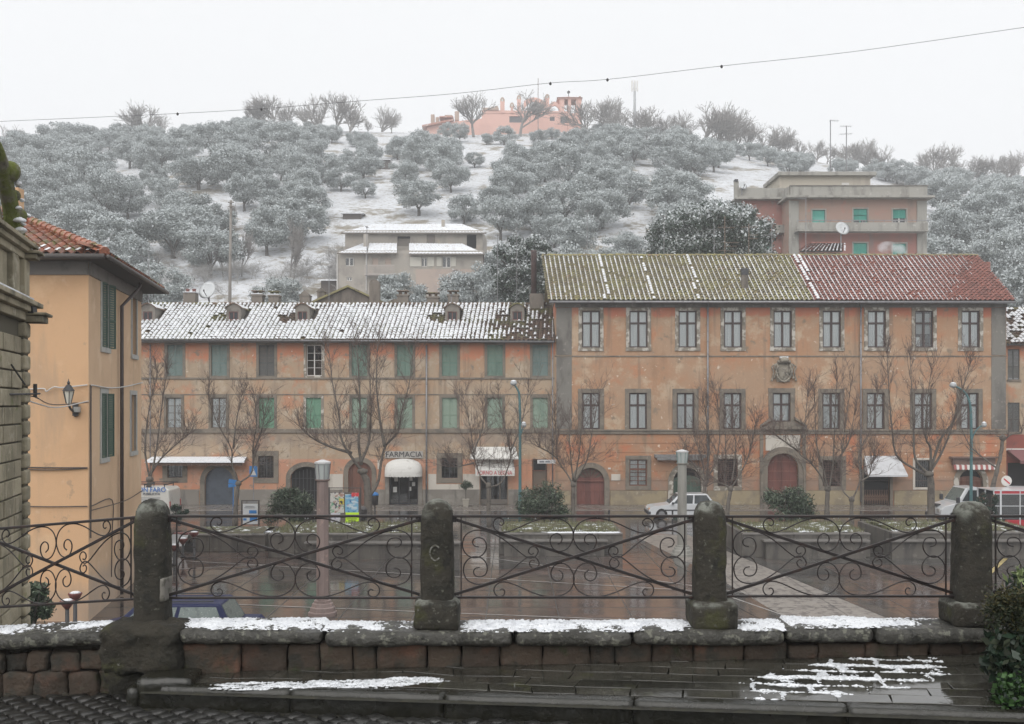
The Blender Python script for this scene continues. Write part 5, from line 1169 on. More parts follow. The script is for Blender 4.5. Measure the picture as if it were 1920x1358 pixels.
MB().box(X(1481), D-.25, Z(370)+.003, X(1737), D, Z(350)).box(X(1481)-.2, D+.003, Z(370)+.003, X(1481), D+8, Z(350)).box(X(1385,Dl), Dl-.2, Z(372.5,Dl)+.003, X(1476,Dl), Dl+.1, Z(353.5,Dl)).build('parapet', CONC, AB, bevel=.015)
MB().box(X(1480), D-.32, Z(350), X(1739), D+.05, Z(348.6)).build('parapet_cap', GREYBAND, AB)
m = MB(); DP = D+4; m.box(X(1462,DP), DP, Z(372,DP), X(1632,DP), DP+5, Z(331,DP)); pho = m.build('penthouse', M('cream_render', (.46,.42,.35), [((.38,.34,.29), 1, .5, .7, ST)], rough=.9), AB)
MB().box(X(1457,DP), DP-.5, Z(331,DP)+.003, X(1640,DP), DP+5.5, Z(324,DP)).build('penthouse_roof', CONC, pho, bevel=.02); MB().box(X(1578,DP), DP-.03, Z(350,DP), X(1592,DP), DP-.004, Z(343,DP)).build('window', WHITEF, pho)
SHT = M('turquoise_shutter', (.075,.36,.29), [((.06,.28,.23), 3, .5, .7, ST)], rough=.6)
for i, (x0, x1, z0, z1) in enumerate(hl+[(X(1432,Dl),X(1446,Dl),Z(480,Dl),Z(460,Dl))]):
    yy = Dl if i == 5 else D
    m = MB(); frame_rect(m, x0, x1, z0, z1, .12, yy-.05, yy+.02); m.build('window_surround', CONC, AB)
    n = 16; lo = z0+(z1-z0)*(.42 if i == 2 else (.0 if i != 1 else .25)); m = MB()
    for k in range(n): a_ = lo+(z1-lo)*k/n; m.add([(x0+.02,yy+.06,a_), (x1-.02,yy+.06,a_), (x1-.02,yy+.09,a_+(z1-lo)/n), (x0+.02,yy+.09,a_+(z1-lo)/n)], [(0,1,2,3)])
    if i == 1: m.add([(x0+.05,yy-.05,z0+.9), (x1-.05,yy-.05,z0+.9), (x1-.03,yy+.08,z0+(z1-z0)*.75), (x0+.03,yy+.08,z0+(z1-z0)*.55)], [(0,1,2,3)])
    m.build('roller_shutter', SHT, AB)
    if i in (1, 2): cross_window(x1-x0, z1-z0, WHITEF if i == 2 else SHT, False, 0, GLASSD, 0, .07).put('window', AB, ((x0+x1)/2, yy+.12, z0))
m = MB(); m.box(X(1488), D-1.2, Z(438), X(1731), D-.13, Z(435)); m.box(X(1488), D-1.2, Z(434.9), X(1731), D-1.08, Z(421.5)); m.box(X(1450,Dl), Dl-1.0, Z(440,Dl), X(1478,Dl), Dl, Z(425,Dl)); bal = m.build('balcony', CONC, AB, bevel=.015)
m = MB(); m.bar((X(1488),D-1.14,Z(417.5)), (X(1731),D-1.14,Z(417.5)), .06, .06)
for k in range(13): x = X(1489)+(X(1730)-X(1489))*k/12; m.bar((x,D-1.14,Z(421.5)), (x,D-1.14,Z(417.5)), .05, .05)
m.build('balcony_rail', ZINC, bal)
chimney(AB, 1380.5, 341, 8, Dl+.2, 372, None, CONC)
MB().box(X(1377.5,Dl), Dl-.1, Z(341,Dl)+.002, X(1383.5,Dl), Dl+.5, Z(336.5,Dl)).build('chimney_cap', METAL_D, AB)
# tiled lean-to in front of the block
LT = thing('tiled_lean_to', P(1540,480,88), 'small snow-streaked tiled lean-to roof below the turquoise-shuttered block', 'shed')
D = 86.0
def snowS(i, j, t, p, rg): return [('pan', .5, 1.2, .5)] if rg.random() < .8 else []
tile_roof(LT, X(1500), X(1580), X(1520,D+3), X(1580,D+3), D, Z(471), D+3, Z(457,D+3), .33, .38, TERRA_RED, UNDER, snowS, n_obj=0, seed=11)
MB().box(X(1505), D+.3, Z(495), X(1578), D+3, Z(473)).build('wall', CH, LT)
# ---- pink villa on the crest
PV = thing('pink_villa', P(980,246,232), 'pink villa with arches, chimneys and a small roofed tower on the hilltop', 'villa')
D = 236.0
VP = M('villa_pink', (.70,.43,.36), [((.64,.39,.33), .3, .45, .65)], rough=.9); VT = M('villa_roof_tile', (.42,.20,.15), [((.6,.55,.52), .8, .5, .65)], rough=.85); VC = M('villa_chimney', (.42,.32,.26), rough=.9); VW = M('villa_window', (.10,.10,.11), rough=.4)
m = MB(); hl = [(X(1031),X(1040),Z(227),Z(219)), (X(1051),X(1064),Z(231),Z(219)), (X(955),X(980),Z(230),Z(218))]
wall_holes(m, X(903), X(1064), Z(256), Z(213), D, hl, .4); m.prism([(X(903),Z(213)), (X(1064),Z(213)), (X(1064),Z(209)), (X(903),Z(207))], D-.1, D+8)
m.quad((X(903),D,Z(256)), (X(903),D+8,Z(256)), (X(903),D+8,Z(213)), (X(903),D,Z(213))); m.build('wall', VP, PV)
for h in hl: MB().box(h[0], D+.3, h[2], h[1], D+.35, h[3]).build('window', VW, PV)
tw_ = MB(); 
for a, b in ((1049,1058), (1065,1070.5), (1080,1090)): tw_.box(X(a), D-.3, Z(213), X(b), D+4.5, Z(187))
tw_.box(X(1064.5), D-.31, Z(260), X(1090), D+4.5, Z(213)); tw_.box(X(1046), D-.35, Z(187)+.003, X(1090.5), D+4.6, Z(184)); two = tw_.build('tower', VP, PV)
tr = MB(); xc = (X(1045)+X(1091))/2; tr.add([(X(1044),D-.8,Z(184.5)), (X(1092),D-.8,Z(184.5)), (X(1092),D+5,Z(184.5)), (X(1044),D+5,Z(184.5)), (xc,D+2,Z(176.5))], [(0,1,4),(1,2,4),(2,3,4),(3,0,4),(0,1,2,3)]); tr.build('tower_roof', VT, two)
wv = MB(); wv.tube([(X(1067),D+2,Z(177)), (X(1067),D+2,Z(165))], .08, 5); wv.bar((X(1064.5),D+2,Z(169)), (X(1069),D+2,Z(168)), .2, .5); wv.bar((X(1066),D+2,Z(166)), (X(1069),D+2,Z(169)), .2, .4); wv.build('weather_vane', METAL_D, two)
MB().box(X(1086), D+1, Z(184), X(1090), D+1.6, Z(178)).build('chimney', VC, two)
def arc_wall(x0, x1, zt0, zt1, zb, r0):
    """wall with sweeping top and arched opening under it"""
    mb = MB(); n = 16
    for k in range(n):
        def pp(t):
            x = x0+(x1-x0)*t; top = zt0+(zt1-zt0)*t+1.0*math.sin(math.pi*t); s = abs(2*t-1); bot = zb+max(0, (top-.9-zb))*math.sqrt(max(0,1-s**3))
            return x, top, bot
        (xa,ta,ba), (xb,tb,bb) = pp(k/n), pp((k+1)/n)
        mb.add([(xa,D,ba),(xb,D,bb),(xb,D,tb),(xa,D,ta),(xa,D+.6,ba),(xb,D+.6,bb),(xb,D+.6,tb),(xa,D+.6,ta)], [(0,1,2,3),(4,5,6,7),(3,2,6,7),(0,1,5,4)])
    return mb
arc_wall(X(982), X(1023), Z(190), Z(192), Z(209), 0).build('arch', VP, PV); arc_wall(X(1030), X(1052), Z(196), Z(202), Z(209), 0).build('arch', VP, PV)
for px_, t, w_ in ((1026,184,7.5), (973,186,7), (942,190,8), (960,200,5)):
    o = MB().box(X(px_-w_/2), D-.2, Z(212), X(px_+w_/2), D+.8, Z(t)).build('chimney_pier', VP, PV); MB().prism([(X(px_)+.55*math.cos(a), Z(t)+.9*math.sin(a)) for a in np.linspace(0, math.pi, 8)], D-.2, D+.8).build('chimney_cap', VC, o); MB().box(X(px_-1.1), D-.26, Z(t+1), X(px_+1.1), D-.205, Z(t-3.5)).build('opening', AWN, o)
MB().box(X(905), D-.4, Z(207)+.01, X(935), D+4, Z(203)).build('terrace_parapet', VC, PV)
for a, b, t in ((921,926,200), (928,934,199)): MB().box(X(a), D, Z(206), X(b), D+1, Z(t)).build('chimney', VC, PV)
# low left wing with stepped roofs
lw = MB(); lw.add([(X(792),D-1,Z(240)), (X(850),D-1,Z(228)), (X(850),D+8,Z(228)), (X(792),D+8,Z(240)), (X(792),D-1,Z(237)), (X(850),D-1,Z(225)), (X(850),D+8,Z(225)), (X(792),D+8,Z(237))], [(0,1,2,3),(4,5,6,7),(0,1,5,4),(1,2,6,5),(3,0,4,7)]); lw.build('wing_roof', VT, PV)
MB().prism([(X(800),Z(256)), (X(905),Z(256)), (X(905),Z(222)), (X(850),Z(228)), (X(800),Z(239))], D+.1, D+7).build('wing_wall', VP, PV)
for a, b, t, bo in ((807,814,212,235), (816,823,217,234), (833,848,213,226), (852,860,206,224)):
    MB().box(X(a), D+1, Z(bo), X(b), D+2, Z(t)).build('chimney', VC, PV, bevel=.15)
MB().box(X(824), D-.5, Z(221), X(850), D+3, Z(219)).build('canopy_roof', VT, PV)
# ---- phone mast, poles, small sheds
MA = thing('phone_mast', P(1190,258,228), 'tall grey phone mast with antennas on the hilltop skyline', 'mast')
D = 228; GREYM = M('galvanised_mast', (.38,.39,.40), rough=.5)
MB().tube([P(1190,262,D), P(1190,155,D)], [.38,.24], 10).build('pole', GREYM, MA, smooth=True)
for px_ in (1185, 1190, 1195): MB().box(X(px_)-.16, D-.3, Z(172), X(px_)+.16, D-.05, Z(152)).build('antenna', AWN, MA); MB().bar((X(px_),D-.1,Z(166)), (X(1190),D,Z(166)), .08, .08).build('bracket', GREYM, MA)
UP = thing('utility_pole', P(431,580,86), 'grey wooden utility pole with crossarms rising behind the dish roof', 'utility pole')
D = 86; WOODP = M('weathered_pole', (.25,.23,.21), [((.17,.155,.14), 2, .5, .7, ST)], rough=.9)
MB().tube([P(430,640,D), P(433,376,D)], [.16,.1], 8).build('pole', WOODP, UP, smooth=True)
for py_ in (380, 388): MB().bar((X(428),D-.1,Z(py_)), (X(439),D-.1,Z(py_)), .08, .08).build('crossarm', WOODP, UP)
def small_shed(px, py, w, h, d, label, name='shed'):
    p = hill_hit(px, py); s = p.y/F; t = thing(name, p, label, 'shed'); W_, H_ = w*s, h*s
    MB().box(-W_/2, 0, -1.5, W_/2, d, H_*.75).build('wall', M('dark_shed_boards', (.09,.075,.065), rough=.9) if 'dark_shed_boards' not in MATS else MATS['dark_shed_boards'], t, world=False)
    rr_ = MB(); rr_.add([(-W_/2-.3,-.4,H_*.7), (W_/2+.3,-.4,H_*.7), (W_/2+.3,d+.3,H_), (-W_/2-.3,d+.3,H_)], [(0,1,2,3)]); rr_.add([(-W_/2-.3,-.4,H_*.7+.12), (W_/2+.3,-.4,H_*.7+.12), (W_/2+.3,d+.3,H_+.12), (-W_/2-.3,d+.3,H_+.12), (-W_/2-.3,-.4,H_*.7), (W_/2+.3,-.4,H_*.7)], [(0,1,2,3),(0,1,5,4)]); rr_.build('roof', SNOWT, t, world=False)
small_shed(718, 318, 26, 24, 3, 'dark open shed with thin snowy roof between olive trees'); small_shed(660, 412, 34, 14, 3, 'low dark hut with snowy roof left of the farmhouse', 'hut'); small_shed(1145, 268, 38, 15, 4, 'pale flat-roofed shed at the crest left of the mast', 'shed')
small_shed(617, 560, 30, 45, 5, 'small grey outbuilding beside the farmhouse wall', 'outbuilding')

# ---------------------------------------------------------------- trees on the hill
rg = np.random.default_rng(42)
clear = [[(868,250),(965,250),(960,330),(930,430),(880,440),(790,440),(835,360),(860,320)], [(635,375),(740,335),(770,345),(745,430),(905,425),(915,470),(600,480),(600,440)], [(160,425),(262,425),(268,478),(170,482)], [(172,318),(250,318),(250,375),(165,370)],
         [(1140,415),(1210,415),(1210,480),(1140,480)], [(935,425),(935,760),(600,760),(610,430)], [(1370,330),(1745,330),(1745,520),(1370,520)], [(560,480),(640,480),(640,545),(520,545)], [(780,225),(1105,225),(1105,262),(1000,300),(860,300),(780,262)], [(400,470),(640,470),(640,600),(300,600),(300,520)]]
def inside(x, y, poly):
    c = False; n = len(poly)
    for i in range(n):
        (x0,y0), (x1,y1) = poly[i], poly[(i+1) % n]
        if (y0 > y) != (y1 > y) and x < (x1-x0)*(y-y0)/(y1-y0)+x0: c = not c
    return c
def put_tree(kind, p, mesh_pair, scale, label, group, rz=None, name=None):
    t = thing(name or kind, p, label, 'tree', group, random.uniform(0,6.28) if rz is None else rz); t.scale = (scale*random.uniform(.82,1.2), scale*random.uniform(.82,1.2), scale*random.uniform(.85,1.05))
    link_mesh('trunk', mesh_pair[0], t); link_mesh('crown', mesh_pair[1], t); return t
pts = []
def region_label(px, py, sc=1.0):
    """where on the hill a tree stands, told by landmarks, and how big it looks"""
    if px < 260: w, g = ('at the far left skyline', 'far left skyline') if py < 300 else ('above the ochre roof', 'grove above the ochre roof')
    elif px < 480: w, g = ('on the skyline left of the bare tree clump', 'left skyline') if py < 300 else (('midway up the slope behind the utility pole', 'grove behind the pole') if py < 400 else ('low on the slope beside the utility pole', 'grove beside the pole'))
    elif px < 660: w, g = ('just under the bare trees of the left crest', 'grove under the left crest') if py < 300 else (('midway up left of the dark shed', 'grove left of the shed') if py < 400 else ('low on the slope left of the farmhouse', 'trees left of the farmhouse'))
    elif px < 860: w, g = ('left of the pink villa wing', 'trees left of the villa') if py < 290 else (('between the dark shed and the snowy lane', 'trees along the lane') if py < 440 else ('in front of the farmhouse', 'trees before the farmhouse'))
    elif px < 1090: w, g = ('right below the pink villa', 'trees below the villa') if py < 320 else (('midway up right of the snowy lane', 'grove right of the lane') if py < 400 else ('above the round pine', 'grove above the round pine'))
    elif px < 1300: w, g = ('beside the phone mast', 'trees by the mast') if py < 310 else (('midway up below the phone mast', 'grove below the mast') if py < 400 else ('above the mossy ridge left of the broad pine', 'grove left of the broad pine'))
    elif px < 1480: w, g = ('under the bare trees right of the mast', 'trees right of the mast') if py < 340 else ('above the broad pine', 'grove above the broad pine')
    elif px < 1740: w, g = ('behind the flat-roofed block', 'trees behind the flat-roofed block')
    else: w, g = ('on the skyline at the far right', 'far right skyline') if py < 380 else ('on the slope right of the flat-roofed block', 'grove right of the block')
    sz = 'small' if sc < .8 else ('large' if sc > 1.03 else 'mid-sized')
    return '%s frosted olive tree %s' % (sz, w), '%s, %s' % (g, sz)
SKT = np.array([(-100,230),(0,228),(60,235),(130,212),(200,240),(230,220),(300,238),(380,228),(450,212),(520,225),(600,228),(650,234),(700,250),(760,252),(800,240),(880,262),(1000,262),(1090,246),(1130,225),(1200,238),(1260,230),(1330,258),(1400,260),(1450,275),(1550,290),(1650,302),(1700,312),(1760,310),(1850,322),(1900,326),(2050,340)], float)
def fit_scale(p, s):
    """keep a tree under the skyline the photograph shows"""
    px = 960+F*p[0]/p[1]; zmax = PZ(float(np.interp(px, SKT[:,0], SKT[:,1])), p[1])
    return min(s, (zmax-p[2])/5.9)
explicit = [(945,272,.75),(1010,268,.6),(1075,285,.85),(800,280,.8),(838,310,1),(890,315,.6),(745,300,1),(845,362,.95),(785,405,1.05),(870,420,.8),(685,372,.6),(640,360,.9),(960,380,1),(1030,310,.75),(1000,440,1),(1060,420,1.1),(1130,430,1.1),(930,405,.9),(760,360,1),(325,485,1.25),(395,520,1.2),(500,480,1.15),(200,420,1.2),(240,410,1.1),(110,440,1.1),(135,480,1.2),(20,300,1),(130,265,1),(225,270,.95),(375,265,.9),(750,600,.92),(836,602,.62),(868,598,.85),(903,600,.9),(712,604,.5),(665,606,.45),(1110,440,.9),(1180,395,1),(1250,330,1),(862,268,.75),(838,262,.7),(912,272,.5),(1035,262,.5),(1085,268,.7),(1660,340,.9),(1682,345,.95),(1705,350,1.0),(1728,358,1.0),(1640,332,.8),(1500,330,.8),(1478,335,.85),(1750,362,1)]
for px, py, s in explicit:
    p = hill_hit(px, py)
    if p is None: p = hill_hit(px, py+12)
    if p is not None:
        s = s if 795 < px < 1100 or 1470 < px < 1745 else fit_scale(p, s*1.0); pts.append((p.x, p.y))
        if s > .35: put_tree('olive_tree', p-Vector((0,0,.2)), OLIVE[int(rg.integers(9))], s, *region_label(px, py, s))
tries = 0
while tries < 9000 and len(pts) < 315:
    tries += 1
    x, y = rg.uniform(-125,125), rg.uniform(90, YR+3)
    px = 960+F*x/y
    if px < -60 or px > 1990: continue
    z = float(hz(np.array(x), np.array(y))); py = HY-(z-CZ)*F/y
    if any(inside(px, py, c) for c in clear): continue
    mind = 4.5 if y < 150 else 5.2
    if px < 850 or px > 1200: mind *= .93
    if any((x-a)**2+(y-b)**2 < mind*mind for a, b in pts): continue
    s = fit_scale((x, y, z), rg.uniform(.85,1.3))
    if s < .4: continue
    pts.append((x, y)); put_tree('olive_tree', (x, y, z-.2), OLIVE[int(rg.integers(9))], s, *region_label(px, py, s))
BR = M('frosty_bark', (.18,.165,.155), rough=.95, coord='obj')
bare = [(282,196),(310,212),(255,225),(470,205),(490,182),(520,176),(545,186),(575,196),(600,182),(630,174),(655,184),(712,198),(735,212),(690,225),(888,178),(975,174),(1105,186),(1130,180),(1150,186),(1168,205),(1205,198),(1225,196),(1245,215),(1270,210),(1290,222),(1318,198),(1340,194),(1362,200),(1385,215),(1400,230),(1432,236),(1455,238),(1475,252),(1500,262),(1530,262),(1550,270),(1580,268),(1600,262),(1625,262),(1648,272),(1668,285),(1735,285),(1755,268),(1778,274),(1800,300),(1822,292),(1845,292),(1868,290),(1890,286),(1910,288),(20,238),(170,240),(420,235)]
for i, (px, ty) in enumerate(bare):
    d = YR-4+rg.uniform(-3,6); p = Vector((PX(px,d), d, 0)); p.z = float(hz(np.array(p.x), np.array(p.y)))-.3
    if 850 < px < 1000: p = Vector((PX(px,227), 227, PZ(252,227)))
    sc = (PZ(ty, p.y)-p.z)/6.0
    if sc < .25: continue
    lab = ('bare_tree', 'leafless tree standing in front of the pink villa', 'bare trees before the villa') if 850 < px < 1000 else ('bare_tree', 'leafless tree on the crest left of the pink villa', 'bare trees on the left crest') if px < 800 else ('bare_tree', 'leafless tree on the crest around the phone mast', 'bare trees by the mast') if px < 1300 else ('bare_tree', 'leafless tree on the crest above the broad pine', 'bare trees above the broad pine') if px < 1490 else ('bare_tree', 'leafless tree on the crest above the flat-roofed block', 'bare trees above the block') if px < 1700 else ('bare_tree', 'leafless tree on the far right skyline', 'bare trees on the right skyline')
    t = thing(lab[0], p, lab[1], 'tree', lab[2], random.uniform(0,6))
    t.scale = (sc*random.uniform(.85,1.05),)*2+(sc,); link_mesh('branches', FARB[i % 5], t)
# twiggy frosted shrubs at the foot of the slope
for i in range(46):
    px = rg.uniform(285, 640) if i < 34 else rg.uniform(640, 1000); py = rg.uniform(505, 565)
    p = hill_hit(px, py)
    if p is None: continue
    t = thing('bare_shrub', p, 'frosted leafless shrub at the foot of the hill behind the long roof', 'shrub', 'bare shrubs at the foot of the hill', random.uniform(0,6)); sc = rg.uniform(.7,1.5); t.scale = (sc*1.2, sc*1.2, sc); link_mesh('branches', SHRUBM[i % 3], t)
for px, py, h in ((418,520,5), (453,520,6), (545,520,7), (552,525,5), (430,430,4)):
    p = hill_hit(px, py)
    t = thing('thin_sapling', p, 'thin leafless sapling on the snowy slope below the grove', 'tree', 'thin saplings on the lower slope', random.uniform(0,6)); t.scale = (.35*h/6, .35*h/6, h/6); link_mesh('branches', FARB[0], t)
# stone pines
def pine(name, px, py_top, py_base, d, wpx, label, squash=.75, nb=42, seed=0, low=-.25):
    rr_ = np.random.default_rng(seed); w_ = wpx/F*d/2; zt = PZ(py_top, d); p = Vector((PX(px,d), d, float(hz(np.array(PX(px,d)), np.array(d))))); t = thing(name, p, label, 'tree')
    hgt = zt-p.z; cz = hgt-w_*squash*.8; cs, rl = [], []
    for k in range(nb):
        a, q = rr_.uniform(0,6.28), w_*.88*math.sqrt(rr_.random()); zz = cz+w_*squash*.75*math.sqrt(max(0,1-(q/w_)**2))*rr_.uniform(low,1); cs.append((q*math.cos(a), q*math.sin(a), zz)); rl.append(w_*rr_.uniform(.16,.26))
    V, Fq, mi = leaf_cloud(cs, rl, 800, .22, rr_, .5, .1, .62, .09, fill=.3)
    link_mesh('crown', np_mesh('crown', V, Fq, [PN_G, PN_S], mi), t)
    m = MB(); m.tube([(0,0,-.5), (.1,0,cz*.5), (0,0,cz)], [.32,.26,.2], 8)
    for k in range(6): a = k*1.05; m.tube([(0,0,cz*.75), (w_*.3*math.cos(a),w_*.3*math.sin(a),cz*.95), (w_*.7*math.cos(a),w_*.7*math.sin(a),cz+w_*.25)], [.13,.1,.05], 5)
    m.build('trunk', BARK, t, world=False)
pine('stone_pine', 1335, 388, 480, 84, 232, 'broad dark pine with snow-covered crown left of the flat-roofed block', .78, 190, 5, -.75)
pine('stone_pine', 985, 444, 560, 84, 130, 'round dark pine with snowy top behind the flue pipe', 1.15, 130, 6, -1.3)
for px, py, d, s in ((460,560,88,.6), (335,530,92,.55), (1555,490,84,.1)):
    pass
# ---------------------------------------------------------------- antennas, dishes, wires
DISH = M('white_dish', (.55,.57,.58), [((.42,.43,.44), 2, .5, .7)], rough=.4)
def dish(px, py, d, rpx, label, yaw, tilt, foot):
    x, y, z = P(px, py, d); r = rpx/F*d; t = thing('satellite_dish', (x, y, z-foot), label, 'satellite dish'); 
    m = MB(); m.lathe([(.02,.0),(r*.35,r*.03),(r*.7,r*.12),(r,r*.26),(r*1.02,r*.27),(r*.7,r*.15),(.02,.03)], (0,0,0), 28); m.build('reflector', DISH, t, world=False, smooth=True, loc=(0,0,foot), rot=(R(90-tilt),0,R(yaw)))
    MB().tube([(0,.2,-.2), (0,.15,foot)], .05, 6).build('pole', ZINC, t, world=False)
    m = MB(); v = Vector((0,0,0)); dv = Vector((-math.sin(R(yaw))*-1*r, -math.cos(R(yaw))*r, 0)); m.tube([(0,-.02,foot-r*.9), (dv.x*.8,dv.y*.9,foot-r*.1)], .025, 5); m.lathe([(.05,0),(.05,.14)], (dv.x*.8,dv.y*.9,foot-r*.15), 8); m.build('feed_arm', IRON2, t, world=False)
dish(391, 546, LYr+1.0, 17.5, 'large white satellite dish on the long snowy roof', -18, 20, 1.0)
dish(1578, 430, 84, 13.5, 'white satellite dish beside the tiled lean-to', 12, 22, 1.4)
dish(1392, 349, 97, 8, 'small white satellite dish on the flat-roofed block', 20, 25, .6)
def antenna(px, top, base, d, els, label, mat=ZINC, r=.025):
    t = thing('television_antenna', P(px, base, d), label, 'antenna'); m = MB(); m.tube([P(px,base,d), P(px,top,d)], r, 5); m.build('mast', mat, t)
    for k, (py, w0, w1, tl) in enumerate(els):
        MB().bar(P(px+w0,py,d), P(px+w1,py+tl,d), .025, .025).build('boom', mat, t)
        n = 6
        for q in range(n): f_ = q/(n-1); xq = px+w0+(w1-w0)*f_; a = Vector(P(xq, py+tl*f_, d)); MB().bar(a+Vector((0,-.35,.0)), a+Vector((0,.35,.0)), .014, .014).build('element', mat, t)
RU = M('rusty_mast', (.2,.15,.12), rough=.8)
antenna(1359, 405, 480, RYr+.6, [(427,-13,18,0), (455,-3,26,0), (462,0,22,0), (470,-12,20,1)], 'tall many-armed antenna before the broad pine', RU)
antenna(1404, 420, 480, RYr+.6, [(426,-14,16,0), (441,0,16,0), (447,0,16,1)], 'rust-brown antenna above the mossy roof, right of the pine centre', RU)
antenna(1339, 420, 480, RYr+.6, [(430,-14,12,2)], 'thin antenna with one slanting arm above the mossy roof')
antenna(1447, 424, 480, RYr+.6, [(441,-16,0,0)], 'short antenna near the block’s left wing')
antenna(1511, 370, 480, RYr+.6, [(372,-14,-2,0)], 'tall pale mast in front of the pink block')
antenna(1245, 405, 478, RYr+.6, [(406,-4,4,0)], 'thin antenna left of the broad pine')
antenna(969, 420, 575, LYr+1, [(421,-3,3,0)], 'thin antenna behind the right end of the long roof')
antenna(933, 440, 575, LYr+1, [(441,-4,4,0)], 'thin antenna beside the round pine')
antenna(1101, 395, 475, RYr+1, [(396,-4,4,0)], 'crooked thin antenna above the mossy ridge')
antenna(688, 425, 575, LYr+3.2, [(426,-2,2,0)], 'thin antenna in front of the farmhouse balcony')
antenna(617, 500, 575, LYr+2, [(501,-3,4,0)], 'short antenna by the rear gable')
antenna(846, 552, 590, LYr-1.8, [(553,-2,2,0)], 'short rod over the fourth dormer')
antenna(279, 470, 570, LYr+3, [(471,-2,2,0)], 'thin mast behind the ochre eave')
antenna(1009, 147, 246, 230, [(148,-.5,.5,0)], 'slender mast in front of the pink villa', M('thin_mast', (.3,.26,.25), rough=.6), .09)
antenna(1557, 225, 330, 99, [(226,0,15,1)], 'tall right-angled mast on the flat-roofed block', r=.05)
antenna(1587, 236, 330, 99, [(237,-11,9,0), (252,-12,10,-1)], 'two-armed antenna on the flat-roofed block', r=.05)
antenna(391, 530, 565, LYr+1.3, [(534,-15,14,0)], 'flat-armed antenna above the large dish', r=.03)
# overhead cable crossing the sky
cab = [(-600,268),(-300,246),(-40,231),(0,228),(160,221),(333,213),(490,204),(680,189),(850,176),(1030,156),(1140,149),(1353,124),(1600,97),(1903,54),(1990,42),(2300,-6),(2700,-72)]
m = MB(); m.tube(catmull([P(x, y, 40+(x-960)*-.004) for x, y in cab], 5), .0095, 5)
oc_ = thing('overhead_cable', P(960,165,40), 'thin overhead cable with small clips crossing the white sky', 'cable'); m.build('cable', M('grey_cable', (.13,.13,.135), rough=.6), oc_)
for px, py in ((333,213), (490,204), (1032,156), (1139,149), (1353,124)): MB().lathe([(.02,-.06),(.05,-.03),(.05,.03),(.02,.06)], P(px,py+1,40+(px-960)*-.004), 6).build('clip', IRON2, oc_)
# chimney smoke over the palazzo ridge: real thin volume
SM = bpy.data.materials.new('smoke'); SM.use_nodes = True; t_ = SM.node_tree; t_.nodes.clear(); vo = t_.nodes.new('ShaderNodeVolumePrincipled'); ou = t_.nodes.new('ShaderNodeOutputMaterial'); vo.inputs['Color'].default_value = (.95,.96,1,1); vo.inputs['Density'].default_value = .9
nz_ = t_.nodes.new('ShaderNodeTexNoise'); nz_.inputs['Scale'].default_value = 1.4; mr_ = t_.nodes.new('ShaderNodeMapRange'); mr_.inputs['From Min'].default_value = .42; mr_.inputs['From Max'].default_value = .7; mr_.inputs['To Max'].default_value = 1.6
tc_ = t_.nodes.new('ShaderNodeTexCoord'); t_.links.new(tc_.outputs['Object'], nz_.inputs['Vector']); t_.links.new(nz_.outputs['Fac'], mr_.inputs['Value']); t_.links.new(mr_.outputs[0], vo.inputs['Density']); t_.links.new(vo.outputs[0], ou.inputs['Volume'])
m = MB(); sc_ = P(1672,466,RYr+3)
m.lathe([(max(.01,.55*math.sin(a)), -.5*math.cos(a)) for a in np.linspace(.01,3.13,9)], (0,0,0), 14)
m.v = [(sc_[0]+x*2.2, sc_[1]+y, sc_[2]+z-x*.25) for x, y, z in m.v]
o = m.build('smoke', SM, None, smooth=True); o.scale = (1,1,1); tag(o, None, None, None, 'stuff')

